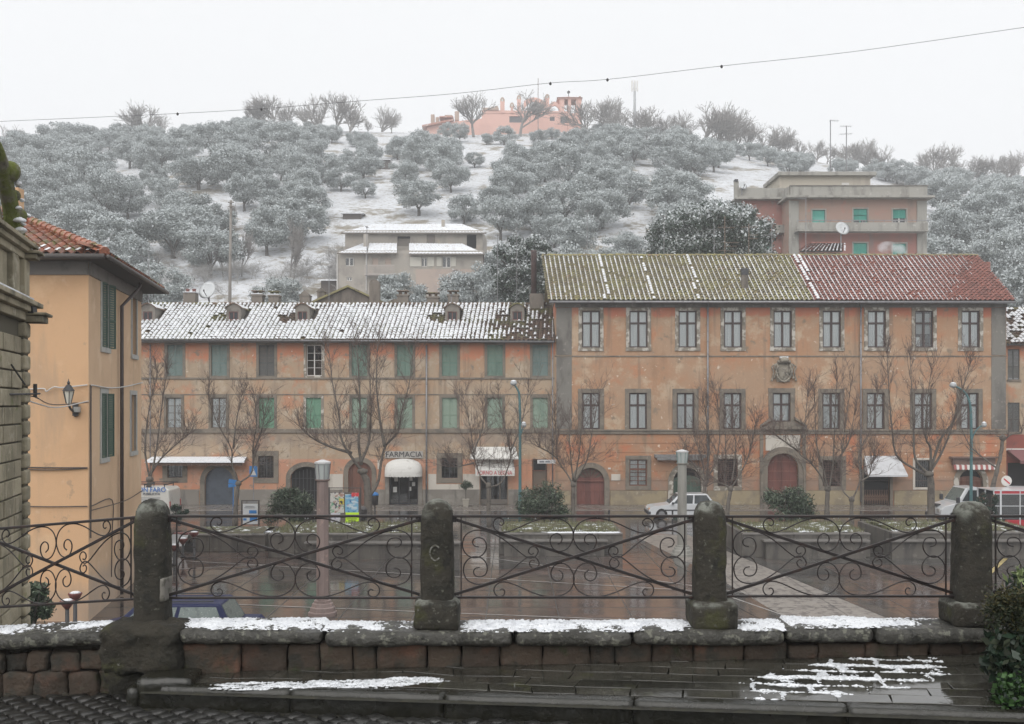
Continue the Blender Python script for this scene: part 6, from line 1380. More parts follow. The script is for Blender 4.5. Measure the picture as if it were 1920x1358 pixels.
# ---------------------------------------------------------------- the square: planters, trees, bushes
PLAN = M('planter_concrete', (.115,.105,.092), [((.06,.055,.05), 2, .45, .62, {'st': (1,1,.25)}), ((.17,.155,.14), 4, .58, .7)], rough=.55)
PCAP = M('planter_cap', (.15,.14,.13), [((.09,.083,.078), 2, .5, .7)], rough=.35)
SOIL = M('planting_soil', (.09,.08,.05), [((.09,.10,.04), 1.8, .46, .6), ((.7,.72,.74), 2.2, .55, .63), ((.05,.045,.035), 5, .55, .7)], rough=.95, bump=.06, bscale=6)
def planter(px0, px1, ytop, ybase, depth, label, bench=None, zt=None):
    d = GD(ybase); zt = zt or PZ(ytop, d); x0, x1 = PX(px0,d), PX(px1,d)
    t = thing('planter', ((x0+x1)/2, d, 0), label, 'planter', None)
    n = max(1, int((x1-x0)/1.05))
    for k in range(n):
        a, b = x0+(x1-x0)*k/n, x0+(x1-x0)*(k+1)/n; MB().box(a+.008, d, .0, b-.008, d+.22, zt-.075).build('wall_panel', PLAN, t, bevel=.01); MB().box(a+.004, d-.05, zt-.073, b-.004, d+.30, zt).build('cap_slab', PCAP, t, bevel=.012)
    MB().box(x0, d+.22, 0, x0+.22, d+depth, zt-.02).box(x1-.22, d+.22, 0, x1, d+depth, zt-.02).box(x0+.22, d+depth-.22, 0, x1-.22, d+depth, zt-.02).build('side_walls', PLAN, t)
    sb_ = MB(); nx_ = 24
    vs = []
    for i in range(nx_+1):
        for j in range(5): vs.append((x0+.2+(x1-x0-.4)*i/nx_, d+.3+(depth-.5)*j/4, zt-.02+.10*math.sin(j/4*math.pi)+random.uniform(0,.05)))
    sb_.add(vs, [(i*5+j, (i+1)*5+j, (i+1)*5+j+1, i*5+j+1) for i in range(nx_) for j in range(4)]); sb_.build('soil', SOIL, t, smooth=True)
    if bench:
        a, b, yy = bench; db = d-.55; m = MB(); k = int((PX(b,db)-PX(a,db))/1.6)+1
        for q in range(k): xa, xb = PX(a,db)+(PX(b,db)-PX(a,db))*q/k, PX(a,db)+(PX(b,db)-PX(a,db))*(q+1)/k; MB().box(xa+.006, db-.05, PZ(yy,db)-.09, xb-.006, d-.06, PZ(yy,db)).build('bench_slab', PCAP, t, bevel=.015)
        MB().box(PX(a,db)+.15, db+.12, 0, PX(b,db)-.15, d-.07, PZ(yy,db)-.092).build('bench_base', PLAN, t)
    return t, d, zt
pA = planter(503, 800, 1001, 1046, 4.2, 'long concrete planter with bench slab behind the first railing bay', (570, 868, 1017))
pB = planter(935, 1168, 1000, 1040, 4.2, 'concrete planter with bench slab beneath the middle oleander', (938, 1140, 1013))
pC = planter(1393, 1632, 1000, 1045, 4.2, 'concrete planter with bench slab right of the third stone post', (1432, 1632, 1013))
pD = planter(1672, 1960, 998, 1045, 4.2, 'concrete planter with grass behind the last stone post', (1668, 1960, 1013))
pE = planter(340, 498, 1002, 1034, 3.0, 'low concrete planter edge beside the information panel')
# snow along the planters, grass tufts
def tufts(px0, px1, d, z, n, seed, label, dd=2.5):
    rr_ = np.random.default_rng(seed); Vs = []
    for k in range(n):
        x, y = rr_.uniform(PX(px0,d), PX(px1,d)), d+rr_.uniform(.35, dd)
        a = rr_.normal(size=2)*.09; h = rr_.uniform(.06,.22); w_ = .012
        Vs.append([(x-w_,y,z), (x+w_,y,z), (x+a[0]+w_*.3,y+a[1],z+h), (x+a[0]-w_*.3,y+a[1],z+h)])
    V = np.array(Vs).reshape(-1,3); o = link_mesh('grass', np_mesh('grass', V, np.arange(len(V)).reshape(-1,4), [GRASS])); return tag(o, label, 'grass', None, 'stuff')
GRASS = leafmat('grass_blades', (.14,.14,.07), .5, .7)
for k, (a, pl_, lab) in enumerate(((( 505, 795), pA, 'snow-flecked grass in the long planter'), ((940, 1160), pB, 'bright grass in the planter under the middle oleander'), ((1398, 1628), pC, 'grass in the planter under the right oleander'), ((1676, 1955), pD, 'bright grass in the planter at the far right'))):
    tufts(a[0], a[1], pl_[1], pl_[2], 2200, 50+k, lab, 3.6)
for k, (px, py, w_, h_) in enumerate(((455,1008,150,6),)):
    d = GD(1030); m = MB()
    for q in range(40): x = PX(425+q*2.0,d); m.lathe([(.02,.07),(.10,.05),(.14,.0)], (x, d+.4+random.uniform(-.15,.15), PZ(1001,d)), 7)
    tag(m.build('snow', SNOW, smooth=True), 'strip of snow along the low planter edge', 'snow', None, 'stuff')
d = pB[1]; m = MB()
for q in range(60): m.lathe([(.01,.05),(.07,.035),(.11,.0)], (PX(1030+q*2.2,d), d+.12+random.uniform(-.06,.06), pB[2]), 7)
tag(m.build('snow', SNOW, smooth=True), 'thin snow line on the middle planter cap', 'snow', None, 'stuff')
# oleanders
def bush(name, px, py0, py1, d, wpx, label, seed, mats, n=26, npl=420, size=.19, aspect=.22, cat='bush', snow=(.3,.35,.02), stems=True):
    rr_ = np.random.default_rng(seed); w_ = wpx/F*d/2; z0, z1 = PZ(py1,d), PZ(py0,d); t = thing(name, (PX(px,d), d, z0), label, cat)
    cs, rl = [], []; h = z1-z0
    for k in range(n):
        a = rr_.uniform(0,6.28); q = w_*.78*math.sqrt(rr_.random()); zz = h*(.22+.62*rr_.random()*(1-.45*(q/w_)**2)); cs.append((q*math.cos(a), q*.8*math.sin(a), zz)); rl.append(rr_.uniform(.22,.36)*min(w_,h/1.6))
    V, Fq, mi = leaf_cloud(cs, rl, npl/(min(w_,h/1.6)**2)*6, size, rr_, aspect, *snow, fill=.2, squash=1.0)
    link_mesh('foliage', np_mesh('foliage', V, Fq, mats, mi), t)
    if stems:
        m = MB()
        for k in range(9): a = rr_.uniform(0,6.28); q = w_*.6*rr_.random(); m.tube([(q*.15*math.cos(a),q*.15*math.sin(a),-.05), (q*.6*math.cos(a),q*.6*math.sin(a),h*.4), (q*math.cos(a),q*math.sin(a),h*.8)], [.03,.022,.01], 5)
        m.build('stems', BARK, t, world=False)
    return t
bush('oleander', 548, 893, 1000, 48, 98, 'dense rounded oleander bush left of the pink lamp column', 1, [OLE, OLE2])
bush('oleander', 1018, 898, 998, 49, 110, 'dark oleander bush with pale tips beside the teal street lamp', 2, [OLE, OLE2])
bush('oleander', 1478, 893, 1000, 48, 105, 'spreading oleander bush before the palazzo portal', 3, [OLE, OLE2])
CONIF = leafmat('conifer_green', (.03,.055,.04), .4, .6); CONP = leafmat('reddish_twigs', (.17,.09,.065), .4)
bush('conifer_shrub', 1853, 908, 1000, 47, 42, 'dark conifer shrub beside the red and white kiosk', 4, [CONIF, CONP], 20, 420, .12, .3, snow=(.5,.3,.02))
bush('low_shrub', 336, 935, 985, 50, 34, 'low dark shrub behind the lettered van', 5, [CONIF, OLE2], 12, 300, .12, .4)
# topiary in a square pot
TP = thing('potted_topiary', (fx(875), FY-1.2, .02), 'small round-headed topiary in a square stone pot beside the bakery', 'potted plant')
d = FY-1.2; rr_ = np.random.default_rng(5); V, Fq, mi = leaf_cloud([(0,0,1.35)]+[(rr_.uniform(-.3,.3),rr_.uniform(-.3,.3),rr_.uniform(1.2,1.55)) for _ in range(8)], [.38]+[.2]*8, 2600, .09, rr_, .4, .5, .25, .0, fill=.2, squash=.7)
link_mesh('crown', np_mesh('crown', V, Fq, [OLE, OLE2], mi), TP); MB().tube([(0,0,.4),(0,0,1.3)], .025, 6).build('stem', BARK, TP, world=False)
m = MB(); m.add([(-.15,-.15,0),(.15,-.15,0),(.15,.15,0),(-.15,.15,0),(-.2,-.2,.42),(.2,-.2,.42),(.2,.2,.42),(-.2,.2,.42)], [(0,3,2,1),(4,5,6,7),(0,1,5,4),(1,2,6,5),(2,3,7,6),(3,0,4,7)]); m.box(-.22,-.22,.42,.22,.22,.48); m.build('pot', M('stone_pot', (.38,.35,.30), rough=.8), TP, world=False, bevel=.01)

# pollarded bare trees, limbs traced in metres at their own distance
TWIG = M('pollard_bark', (.135,.118,.10), [((.075,.066,.058), 5, .5, .65), ((.16,.15,.12), 3, .6, .72)], rough=.9)
TWIG2 = M('young_shoots', (.12,.088,.075), rough=.85)
def pollard(base, d, trunk, limbs, label, seed, dens=1.0, r0=.15, vig=1.0, k2=.8):
    rr_ = np.random.default_rng(seed); gx_, gy_ = PX(base[0], d), d
    t = thing('pollarded_tree', (gx_, d, 0), label, 'tree', None)
    W3 = lambda p, o=0.0: Vector((PX(p[0],d), d+o, PZ(p[1],d)))
    tp = [Vector((gx_, d, -.1))]+[W3(p) for p in trunk]; m = MB(); n = len(tp)
    rad = [r0*1.25]+[r0*(1-.12*i) for i in range(n-1)]; m.tube(catmull(tp,4), list(np.interp(np.linspace(0,1,(n-1)*4+1), np.linspace(0,1,n), rad)), 9)
    m.lathe([(r0*.5,-.16),(r0*1.35,-.03),(r0*1.25,.12),(r0*.4,.2)], tuple(tp[-1]), 9); to = m.build('trunk', TWIG, t, smooth=True)
    for v in to.data.vertices: v.co += mnoise.noise_vector(v.co*4)*.035
    lm = MB(); tw_ = MB()
    def shoot(p, dd, L, r, lev):
        k = 4; pts = [p]; q = dd.copy()
        for i in range(k): q = (q+Vector(rr_.normal(0,.10,3))+Vector((0,0,.07))).normalized(); pts.append(pts[-1]+q*L/k)
        tw_.tube(pts, list(np.linspace(r, max(r*.4,.004), k+1)), 4 if lev == 0 else 3, cap=False)
        if lev < 2:
            for i in range(int(rr_.integers(4,8) if lev == 0 else rr_.integers(2,5))):
                j = int(rr_.integers(1,k+1)); s = Vector(rr_.normal(0,1,3)); shoot(pts[j], (q+s.normalized()*.75).normalized(), L*rr_.uniform(.3,.55), r*.6, lev+1)
    for li, L_ in enumerate(limbs):
        off = rr_.uniform(-.8,.8); pts = [W3(p, off*min(1,i/2)) for i, p in enumerate(L_)]; c = catmull(pts, 5); N_ = len(c)
        rad = list(np.linspace(r0*.42, .016, N_)); lm.tube(c, rad, 7)
        for i in [q_/2 for q_ in range(int(N_*.5), 2*N_)]:
            i = int(i)
            if rr_.random() < .85*dens:
                dr = (c[min(i+1,N_-1)]-c[max(i-1,0)]).normalized(); s = Vector(rr_.normal(0,1,3)); s.z = abs(s.z)*.6
                shoot(c[i], (dr*.7+s.normalized()*k2+Vector((0,0,.25))).normalized(), rr_.uniform(.6,1.6)*vig, .0135, 0)
        for q in range(3): s = Vector(rr_.normal(0,.5,3)); shoot(c[-1], (Vector((0,0,1))+s*.5).normalized(), rr_.uniform(.6,1.3)*vig, .018, 0)
        j = min(5, N_-1)
        for q in range(3): s = Vector((rr_.choice([-1,1])*rr_.uniform(.6,1), rr_.normal(0,.4), rr_.uniform(-.1,.5))); shoot(c[int(N_*.35)], s.normalized(), rr_.uniform(1.0,2.0)*vig, .013, 0)
    lm.build('limbs', TWIG, t, smooth=True); tw_.build('shoots', TWIG2, t)
    return t
D0 = GD(985)
pollard((275,985), D0, [(278,930),(281,900)], [[(281,900),(292,850),(302,770),(312,700)], [(281,900),(270,840),(277,760),(292,700)], [(282,890),(300,860),(330,830),(350,815)]], 'bare twiggy tree at the corner of the ochre house', 1, 1.3)
pollard((440,985), D0, [(443,940),(447,908)], [[(447,905),(437,870),(437,840),(412,795),(396,752)], [(450,905),(472,885),(474,840),(480,800),(478,757)], [(437,842),(441,785),(446,745)], [(474,850),(490,815),(500,780)]], 'forked bare tree before the blue-grey roller door', 2, 1.0, .12)
pollard((690,985), D0, [(690,940),(688,905),(680,885)], [[(680,885),(665,862),(645,825),(640,780),(628,720),(620,652)], [(678,872),(672,830),(675,780),(672,705),(668,648)], [(694,930),(708,905),(713,870),(721,838),(745,810),(752,770),(766,720),(772,668)], [(721,838),(713,790),(706,720),(708,652)], [(676,868),(690,830),(693,770),(690,690)], [(660,850),(620,838),(585,822),(560,800)]], 'largest pollarded bare tree with knobbly trunk beside the poster board', 3, 1.15, .21)
pollard((917,985), D0, [(916,945),(916,912)], [[(916,912),(901,895),(891,870),(887,850),(880,800),(868,748)], [(916,915),(940,905),(954,872),(957,846),(946,800),(936,758)], [(957,846),(976,800),(991,735)], [(887,850),(905,800),(905,760)], [(889,868),(860,875),(845,876)]], 'bare tree forking in front of the bakery awning', 4, 1.1, .11)
pollard((1075,985), D0, [(1075,945),(1075,910)], [[(1075,910),(1064,890),(1045,860),(1044,820),(1040,775)], [(1075,905),(1069,850),(1066,795)], [(1078,905),(1100,862),(1110,805),(1119,758)], [(1076,905),(1085,850),(1090,780)], [(1046,860),(1025,845),(1010,838)]], 'slim bare tree beside the arched brown door', 5, 1.05, .11)
pollard((1316,968), GD(972), [(1319,940),(1322,908)], [[(1322,905),(1330,850),(1325,790),(1322,765)], [(1322,905),(1310,890),(1298,870),(1286,860)], [(1325,900),(1345,860),(1351,800),(1346,755)], [(1322,906),(1318,860),(1306,820)]], 'bare tree just right of the white hatchback', 6, 1.2, .12)
pollard((1364,992), GD(990), [(1365,950),(1370,918)], [[(1370,918),(1360,905),(1362,860),(1362,790)], [(1372,915),(1395,870),(1405,830),(1413,795)], [(1366,912),(1345,905),(1330,915)], [(1372,905),(1380,850),(1378,800)]], 'low pale-barked bare tree behind the third stone post', 7, 1.1, .11)
pollard((1551,985), D0, [(1551,950),(1552,918)], [[(1550,918),(1536,890),(1515,865),(1495,845),(1506,795),(1511,742)], [(1552,915),(1546,880),(1535,830),(1532,755)], [(1555,915),(1566,870),(1573,800),(1577,715)], [(1497,846),(1470,826),(1455,815)], [(1565,870),(1590,830),(1600,780)]], 'bare tree right of the portal oleander', 8, 1.05, .13)
pollard((1597,992), GD(990), [(1597,965),(1597,938)], [[(1597,938),(1582,915),(1585,860),(1592,800),(1602,725)], [(1598,938),(1615,900),(1616,850),(1640,800),(1652,735)], [(1615,902),(1634,892),(1643,870),(1650,860)]], 'bare forked tree in front of the pale shop awning', 9, 1.05, .11)
pollard((1745,985), D0, [(1746,940),(1745,900),(1742,890)], [[(1742,893),(1720,880),(1691,855),(1682,800),(1676,725),(1673,662)], [(1742,890),(1716,860),(1712,800),(1709,740),(1706,676)], [(1745,885),(1741,840),(1729,820),(1731,760),(1739,695)], [(1745,880),(1764,822),(1786,790),(1801,740),(1818,682)], [(1742,888),(1770,850),(1795,800),(1812,745)]], 'tall bare tree with mossy trunk beside the white truck', 10, 1.1, .19)
pollard((1852,985), GD(992), [(1858,930),(1866,895),(1877,850),(1880,822)], [[(1878,830),(1890,815),(1905,812)], [(1872,880),(1850,860),(1828,835),(1812,800)]], 'leaning bare trunk at the right end of the square', 11, .5, .13, .7)

# ---------------------------------------------------------------- lamp columns and street lamps
PINKC = M('pink_stone_column', (.225,.17,.155), [((.165,.125,.115), 2, .45, .65, ST), ((.32,.23,.2), 6, .58, .7)], rough=.55)
GREYC = M('grey_stone_column', (.27,.265,.24), [((.20,.195,.175), 2, .45, .65, ST)], rough=.55)
LGL = M('lamp_glass', (.40,.43,.42), [((.22,.25,.25), 3, .5, .7, ST)], rough=.15)
def column_lamp(px, top, base, label, mat, metal, wpx):
    d = GD(base); k = (base-top)/F*d; x = PX(px,d); t = thing('lamp_column', (x,d,0), label, 'lamp', 'lamp columns of the square'); r = wpx/2/F*d
    m = MB(); hb = .46; m.lathe([(r*2.5,0),(r*2.5,.10),(r*2.2,.12),(r*2.15,.24),(r*1.9,.27),(r*1.8,.36),(r*1.5,.38),(r*1.5,.45),(r*1.25,hb)], (0,0,0), 8, a0=R(22.5)); m.build('base', mat, t, world=False)
    z1 = k*(1-.125); m = MB(); m.lathe([(r*1.08,hb),(r*1.0,z1-.06)], (0,0,0), 8, a0=R(22.5)); m.lathe([(r*1.15,z1-.06),(r*1.28,z1-.03),(r*1.28,z1)], (0,0,0), 8, a0=R(22.5)); m.build('column', mat, t, world=False)
    z2 = k*.985-.05; m = MB(); m.lathe([(r*1.05,z1),(r*1.30,z2)], (0,0,0), 8, a0=R(22.5)); g_ = m.build('lantern_glass', LGL, t, world=False)
    for q in range(8): a = R(22.5+45*q); MB().bar((r*1.07*math.cos(a),r*1.07*math.sin(a),z1), (r*1.33*math.cos(a),r*1.33*math.sin(a),z2), .025, .025).build('glazing_bar', metal, t, world=False)
    m = MB(); m.lathe([(r*1.42,z2),(r*1.42,z2+.05),(r*.3,k)], (0,0,0), 8, a0=R(22.5)); m.build('cap', M('grey_lamp_cap', (.5,.5,.5), rough=.5) if 'grey_lamp_cap' not in MATS else MATS['grey_lamp_cap'], t, world=False)
    return t
column_lamp(605, 862, 1153, 'pinkish stone lamp column with grey lantern behind the first railing bay', PINKC, ZINC, 22)
TEALM = M('teal_grey_paint', (.17,.24,.23), rough=.5)
column_lamp(1279, 843, 1042, 'grey stone lamp column with greenish lantern by the cobbled path', GREYC, TEALM, 17)
TEAL = M('teal_paint', (.07,.165,.175), [((.10,.21,.22), 4, .5, .7)], rough=.45); LHEAD = M('lamp_head', (.42,.44,.45), rough=.35)
def street_lamp(px, base, pts, arm, label, d):
    t = thing('street_lamp', (PX(px,d), d, 0), label, 'street lamp', 'teal street lamps')
    c = catmull([(PX(px,d),d,0)]+[P(a,b,d) for a, b in pts], 6); m = MB(); n = len(c); m.tube(c, list(np.linspace(.09,.045,n)), 8); m.build('pole', TEAL, t, smooth=True)
    c2 = catmull([P(a,b,d) for a, b in arm], 5); MB().tube(c2, .035, 6).build('arm', TEAL, t, smooth=True)
    for hx, hy, s in ((pts[-1][0],pts[-1][1],1.0), (arm[-1][0],arm[-1][1],.75)):
        h = P(hx,hy,d); h_ = MB().lathe([(.05,.10),(.16*s,.07),(.20*s,0),(.14*s,-.09),(.05,-.13)], h, 12).build('lamp_head', LHEAD, t, smooth=True); MB().lathe([(.03,.17),(.12*s,.14),(.17*s,.07)], (h[0],h[1],h[2]+.01), 10).build('snow', SNOW, h_, smooth=True)
street_lamp(975, 975, [(975,900),(975,800),(974,745),(971,732),(963,719)], [(975,845),(976,820),(982,797)], 'teal street lamp in front of the bakery', 54)
street_lamp(1820, 975, [(1821,900),(1821,800),(1819,760),(1812,740),(1800,729),(1787,723)], [(1821,850),(1824,820),(1834,803),(1845,797)], 'teal street lamp with curved arm before the right end of the palazzo', 54)

# ---------------------------------------------------------------- boards, signs, bench, bins, bollards
BFR = M('board_frame', (.06,.055,.055), rough=.5)
NBd = thing('notice_board', (PX(640,47), 47, 0), 'poster board covered in peeling posters beside the pink lamp column', 'notice board'); D = 47
m = MB(); m.box(X(618), D, Z(916), X(677), D+.06, Z(914.5)); 
for a in (616, 675): m.box(X(a), D-.01, 0, X(a+2), D+.07, Z(914))
m.build('frame', BFR, NBd)
MB().box(X(618)+.02, D+.02, Z(984), X(675)-.01, D+.045, Z(923)).build('backing', M('board_backing', (.13,.11,.095), rough=.8), NBd)
PCOL = {}
def poster(a, b, t, bo, col, layers=(), dy=.0):
    n = 'poster_%d_%d' % (a, t); mt = M(n, col, layers, rough=.75); MB().box(X(a), D+.008-dy, Z(bo), X(b), D+.016-dy, Z(t)).build('poster', mt, NBd)
poster(619, 645, 924, 962, (.55,.53,.50), [((.35,.2,.16), 4, .52, .6), ((.15,.35,.22), 5, .55, .62), ((.08,.08,.1), 6, .57, .63)])
poster(647, 672, 927, 961, (.16,.38,.55), [((.5,.6,.66), 4, .5, .58, {'st': (.5,1,2)}), ((.05,.17,.38), 6, .55, .62), ((.6,.2,.2), 7, .64, .68)], .01)
poster(659, 673, 924, 931, (.6,.05,.06), [((.6,.5,.5), 12, .58, .63)], .02)
poster(636, 645, 935, 946, (.6,.5,.08), [((.05,.05,.04), 9, .5, .56)], .02)
poster(620, 638, 962, 985, (.55,.55,.6), [((.3,.3,.36), 6, .55, .62)], .0)
poster(648, 673, 961, 978, (.55,.85,.03), [], .015); poster(647, 658, 978, 989, (.55,.85,.03), [], .015)
for k, zz in enumerate((972.5, 976)): MB().box(X(650+k*3), D-.012, Z(zz+1.2), X(669-k*2), D-.008, Z(zz)).build('print_line', LETTER_DK, NBd)
IP = thing('information_panel', (PX(470,49), 49, 0), 'framed white and blue information panel before the roller door', 'sign'); D = 49
m = MB()
for a in (452, 484): m.box(X(a), D, 0, X(a+2.2), D+.06, Z(938))
m.box(X(454.5), D+.005, Z(939.5), X(483.5), D+.055, Z(938)); m.box(X(454.5), D+.005, Z(985), X(483.5), D+.055, Z(984)); m.build('frame', BFR, IP)
MB().box(X(455), D+.02, Z(983), X(483), D+.04, Z(945)).build('panel', M('white_panel', (.6,.62,.64), rough=.4), IP); MB().box(X(456), D+.015, Z(944), X(482), D+.035, Z(940)).build('header', ZINC, IP)
BLUE = M('sign_blue', (.04,.20,.50), rough=.4)
for a, b, t, bo in ((467,481,957,963), (468,482,970,977), (456,462,972,976)): MB().box(X(a), D+.008, Z(bo), X(b), D+.016, Z(t)).build('blue_print', BLUE, IP)
for yy, a, b in ((949,460,477), (952,458,478), (966,458,475)): MB().box(X(a), D+.010, Z(yy+.9), X(b), D+.016, Z(yy)).build('print_line', LETTER_GR, IP)
def sign(px, top, base_d, label, kind, h):
    d = base_d; t = thing('road_sign', (PX(px,d), d, 0), label, 'road sign'); MB().tube([(PX(px,d),d+.04,0), (PX(px,d),d+.04,PZ(top,d)+.1)], .03, 6).build('post', BLUE if kind == 'arrow' else ZINC, t)
    z = PZ(top,d)
    if kind == 'arrow':
        MB().prism([(PX(px,d)-.25,z-.02), (PX(px,d)+.20,z-.10), (PX(px,d)+.22,z+.12), (PX(px,d)-.22,z+.2)], d-.02, d+.0).build('plate', BLUE, t); MB().prism([(PX(px,d)-.25,z-.27), (PX(px,d)+.2,z-.2), (PX(px,d)+.2,z-.12), (PX(px,d)-.25,z-.06)], d-.025, d-.005).build('plate', BLUE, t)
    elif kind == 'crossing':
        MB().box(PX(px,d)-.22, d-.02, z-.3, PX(px,d)+.22, d, z+.3).build('plate', BLUE, t); MB().prism([(PX(px,d)-.17,z-.22), (PX(px,d)+.17,z-.22), (PX(px,d),z+.2)], d-.028, d-.022).build('pictogram', WHITEF, t)
    else:
        MB().tube([(PX(px,d),d-.02,z), (PX(px,d),d,z)], .27, 20).build('plate', WHITEF, t); MB().bar((PX(px,d)-.14,d-.03,z+.12), (PX(px,d)+.16,d-.03,z-.14), .02, .06).build('red_bar', LETTER_RED, t)
    return t
sign(437, 905, 55, 'small blue arrow sign on a blue post before the roller door', 'arrow', 2); sign(475, 884, 57, 'blue crossing sign beside the forked bare tree', 'crossing', 2); sign(1887, 902, 52, 'round white sign with a red bar by the kiosk', 'round', 2)
# small white shop placards on the facade
def wall_sign(px0, px1, t, b, label, letters, mat, lm, size, y, name='shop_sign', sx=1):
    s = thing(name, (fx((px0+px1)/2), y, fz(b)), label, 'sign'); MB().box(fx(px0), y, fz(b), fx(px1), y+.05, fz(t)).build('board', mat, s, bevel=.005)
    if letters: text('lettering', letters, size, (fx((px0+px1)/2), y-.012, fz((t+b)/2)), lm, s, sx=sx)
    return s
SGN = M('pale_sign_board', (.42,.40,.37), [((.3,.28,.26), 3, .5, .7)], rough=.7)
wall_sign(722, 793, 846, 859, 'FARMACIA shop sign with grey letters above the domed awning', 'FARMACIA', SGN, LETTER_DK, .50, FY-.10, sx=.98)
ws = wall_sign(1007, 1041, 861.5, 868.5, 'narrow white placard sticking out beside the corner door', None, M('white_sign', (.6,.6,.6), rough=.5), LETTER_GR, .2, FY-.5)
for k in range(2): MB().box(fx(1011+k*11), FY-.51, fz(866.5), fx(1020+k*11), FY-.502, fz(864)).build('print', LETTER_GR, ws)
# bench
BE = thing('park_bench', (PX(972,50), 50, 0), 'dark green slatted bench on the planter edge', 'bench'); D = 50; BG = M('bench_green', (.03,.055,.05), rough=.5)
for k in range(5): MB().box(X(944), D+.28+.03*k, Z(976)-k*.1+.02, X(1000), D+.31+.03*k, Z(976)-k*.1+.08).build('back_slat', BG, BE)
for k in range(4): MB().box(X(944), D-.18+.11*k, Z(991), X(1000), D-.09+.11*k, Z(991)+.04).build('seat_slat', BG, BE)
for a in (950, 993): MB().bar((X(a),D+.3,Z(991)-.5), (X(a),D+.4,Z(974)), .05, .06).bar((X(a),D-.15,Z(991)-.5), (X(a),D-.15,Z(991)), .05, .06).bar((X(a),D-.15,Z(991)-.03), (X(a),D+.3,Z(991)-.03), .05, .05).build('leg', BG, BE)
def bin_(px, d, top, label, lid):
    t = thing('litter_bin', (PX(px,d), d, 0), label, 'litter bin'); z = PZ(top,d); MB().lathe([(.17,z-.62),(.2,z-.12),(.2,z-.1)], (PX(px,d),d,0), 12).build('bucket', BFR, t, smooth=True); MB().lathe([(.21,z-.1),(.22,z-.05),(.14,z+.06),(.02,z+.1)], (PX(px,d),d,0), 12).build('lid', lid, t, smooth=True); MB().tube([(PX(px,d),d,0), (PX(px,d),d,z-.5)], .04, 6).build('post', BFR, t)
bin_(703, 56, 926, 'litter bin with a blue lid right of the largest bare tree', BLUE); bin_(681, 50, 953, 'black litter bin beside the poster board', BFR)
REDP = M('red_pot', (.15,.05,.045), rough=.6)
def bollard(px, top, base, label, s=1.0):
    d = GD(base); t = thing('bollard', (PX(px,d), d, 0), label, 'bollard', 'bollards topped with red bowls'); h = (base-top)/F*d
    MB().lathe([(.10,0),(.10,.06),(.06,.1),(.055,h-.2)], (0,0,0), 10).build('post', IRON2, t, world=False, smooth=True); MB().lathe([(.06,h-.24),(.15,h-.12),(.20,h-.02),(.19,h)], (0,0,0), 12).build('bowl', REDP, t, world=False, smooth=True); MB().lathe([(.16,h+.002),(.1,h+.04),(.02,h+.05)], (0,0,0), 10).build('snow', SNOW, t, world=False, smooth=True)
bollard(364, 998, 1050, 'black bollard with red bowl, rightmost of those behind the first post'); bollard(327, 1022, 1060, 'black bollard with red bowl partly hidden by the first post'); bollard(343, 1010, 1046, 'black bollard with red bowl between its two neighbours'); bollard(126, 1126, 1190, 'black bollard with red bowl by the ochre house')
bollard(141, 1112, 1176, 'dark bollard behind the left railing near the clipped bush')
# parking bollards along the road
for k, (px, py0, py1) in enumerate(((1142,956,990),(1261,956,988))): 
    d = GD(py1); t = thing('iron_post', (PX(px,d), d, 0), ('thin iron post left of the white hatchback', 'thin iron post in front of the white hatchback')[k], 'post'); MB().lathe([(.045,0),(.045,PZ(py0,d)-.08),(.06,PZ(py0,d)-.06),(.03,PZ(py0,d))], (0,0,0), 8).build('shaft', IRON2, t, world=False)
# pots on the planter
for k, (px, d) in enumerate(((550,47.6), (1440,46.6), (755,47))):
    t = thing('flower_pot', (PX(px,d), d, 0), ('wide terracotta bowl under the rounded oleander', 'round pot at the end of the right oleander planter', 'low bowl at the right end of the long planter')[k], 'flower pot'); z = PZ(982,d); MB().lathe([(.18,z-.3),(.30,z-.05),(.32,z),(.27,z),(.25,z-.05)], (0,0,0), 14).build('bowl', REDP, t, world=False, smooth=True); MB().lathe([(.26,z-.03),(.15,z+.03),(.02,z+.05)], (0,0,0), 10).build('snow', SNOW, t, world=False, smooth=True)
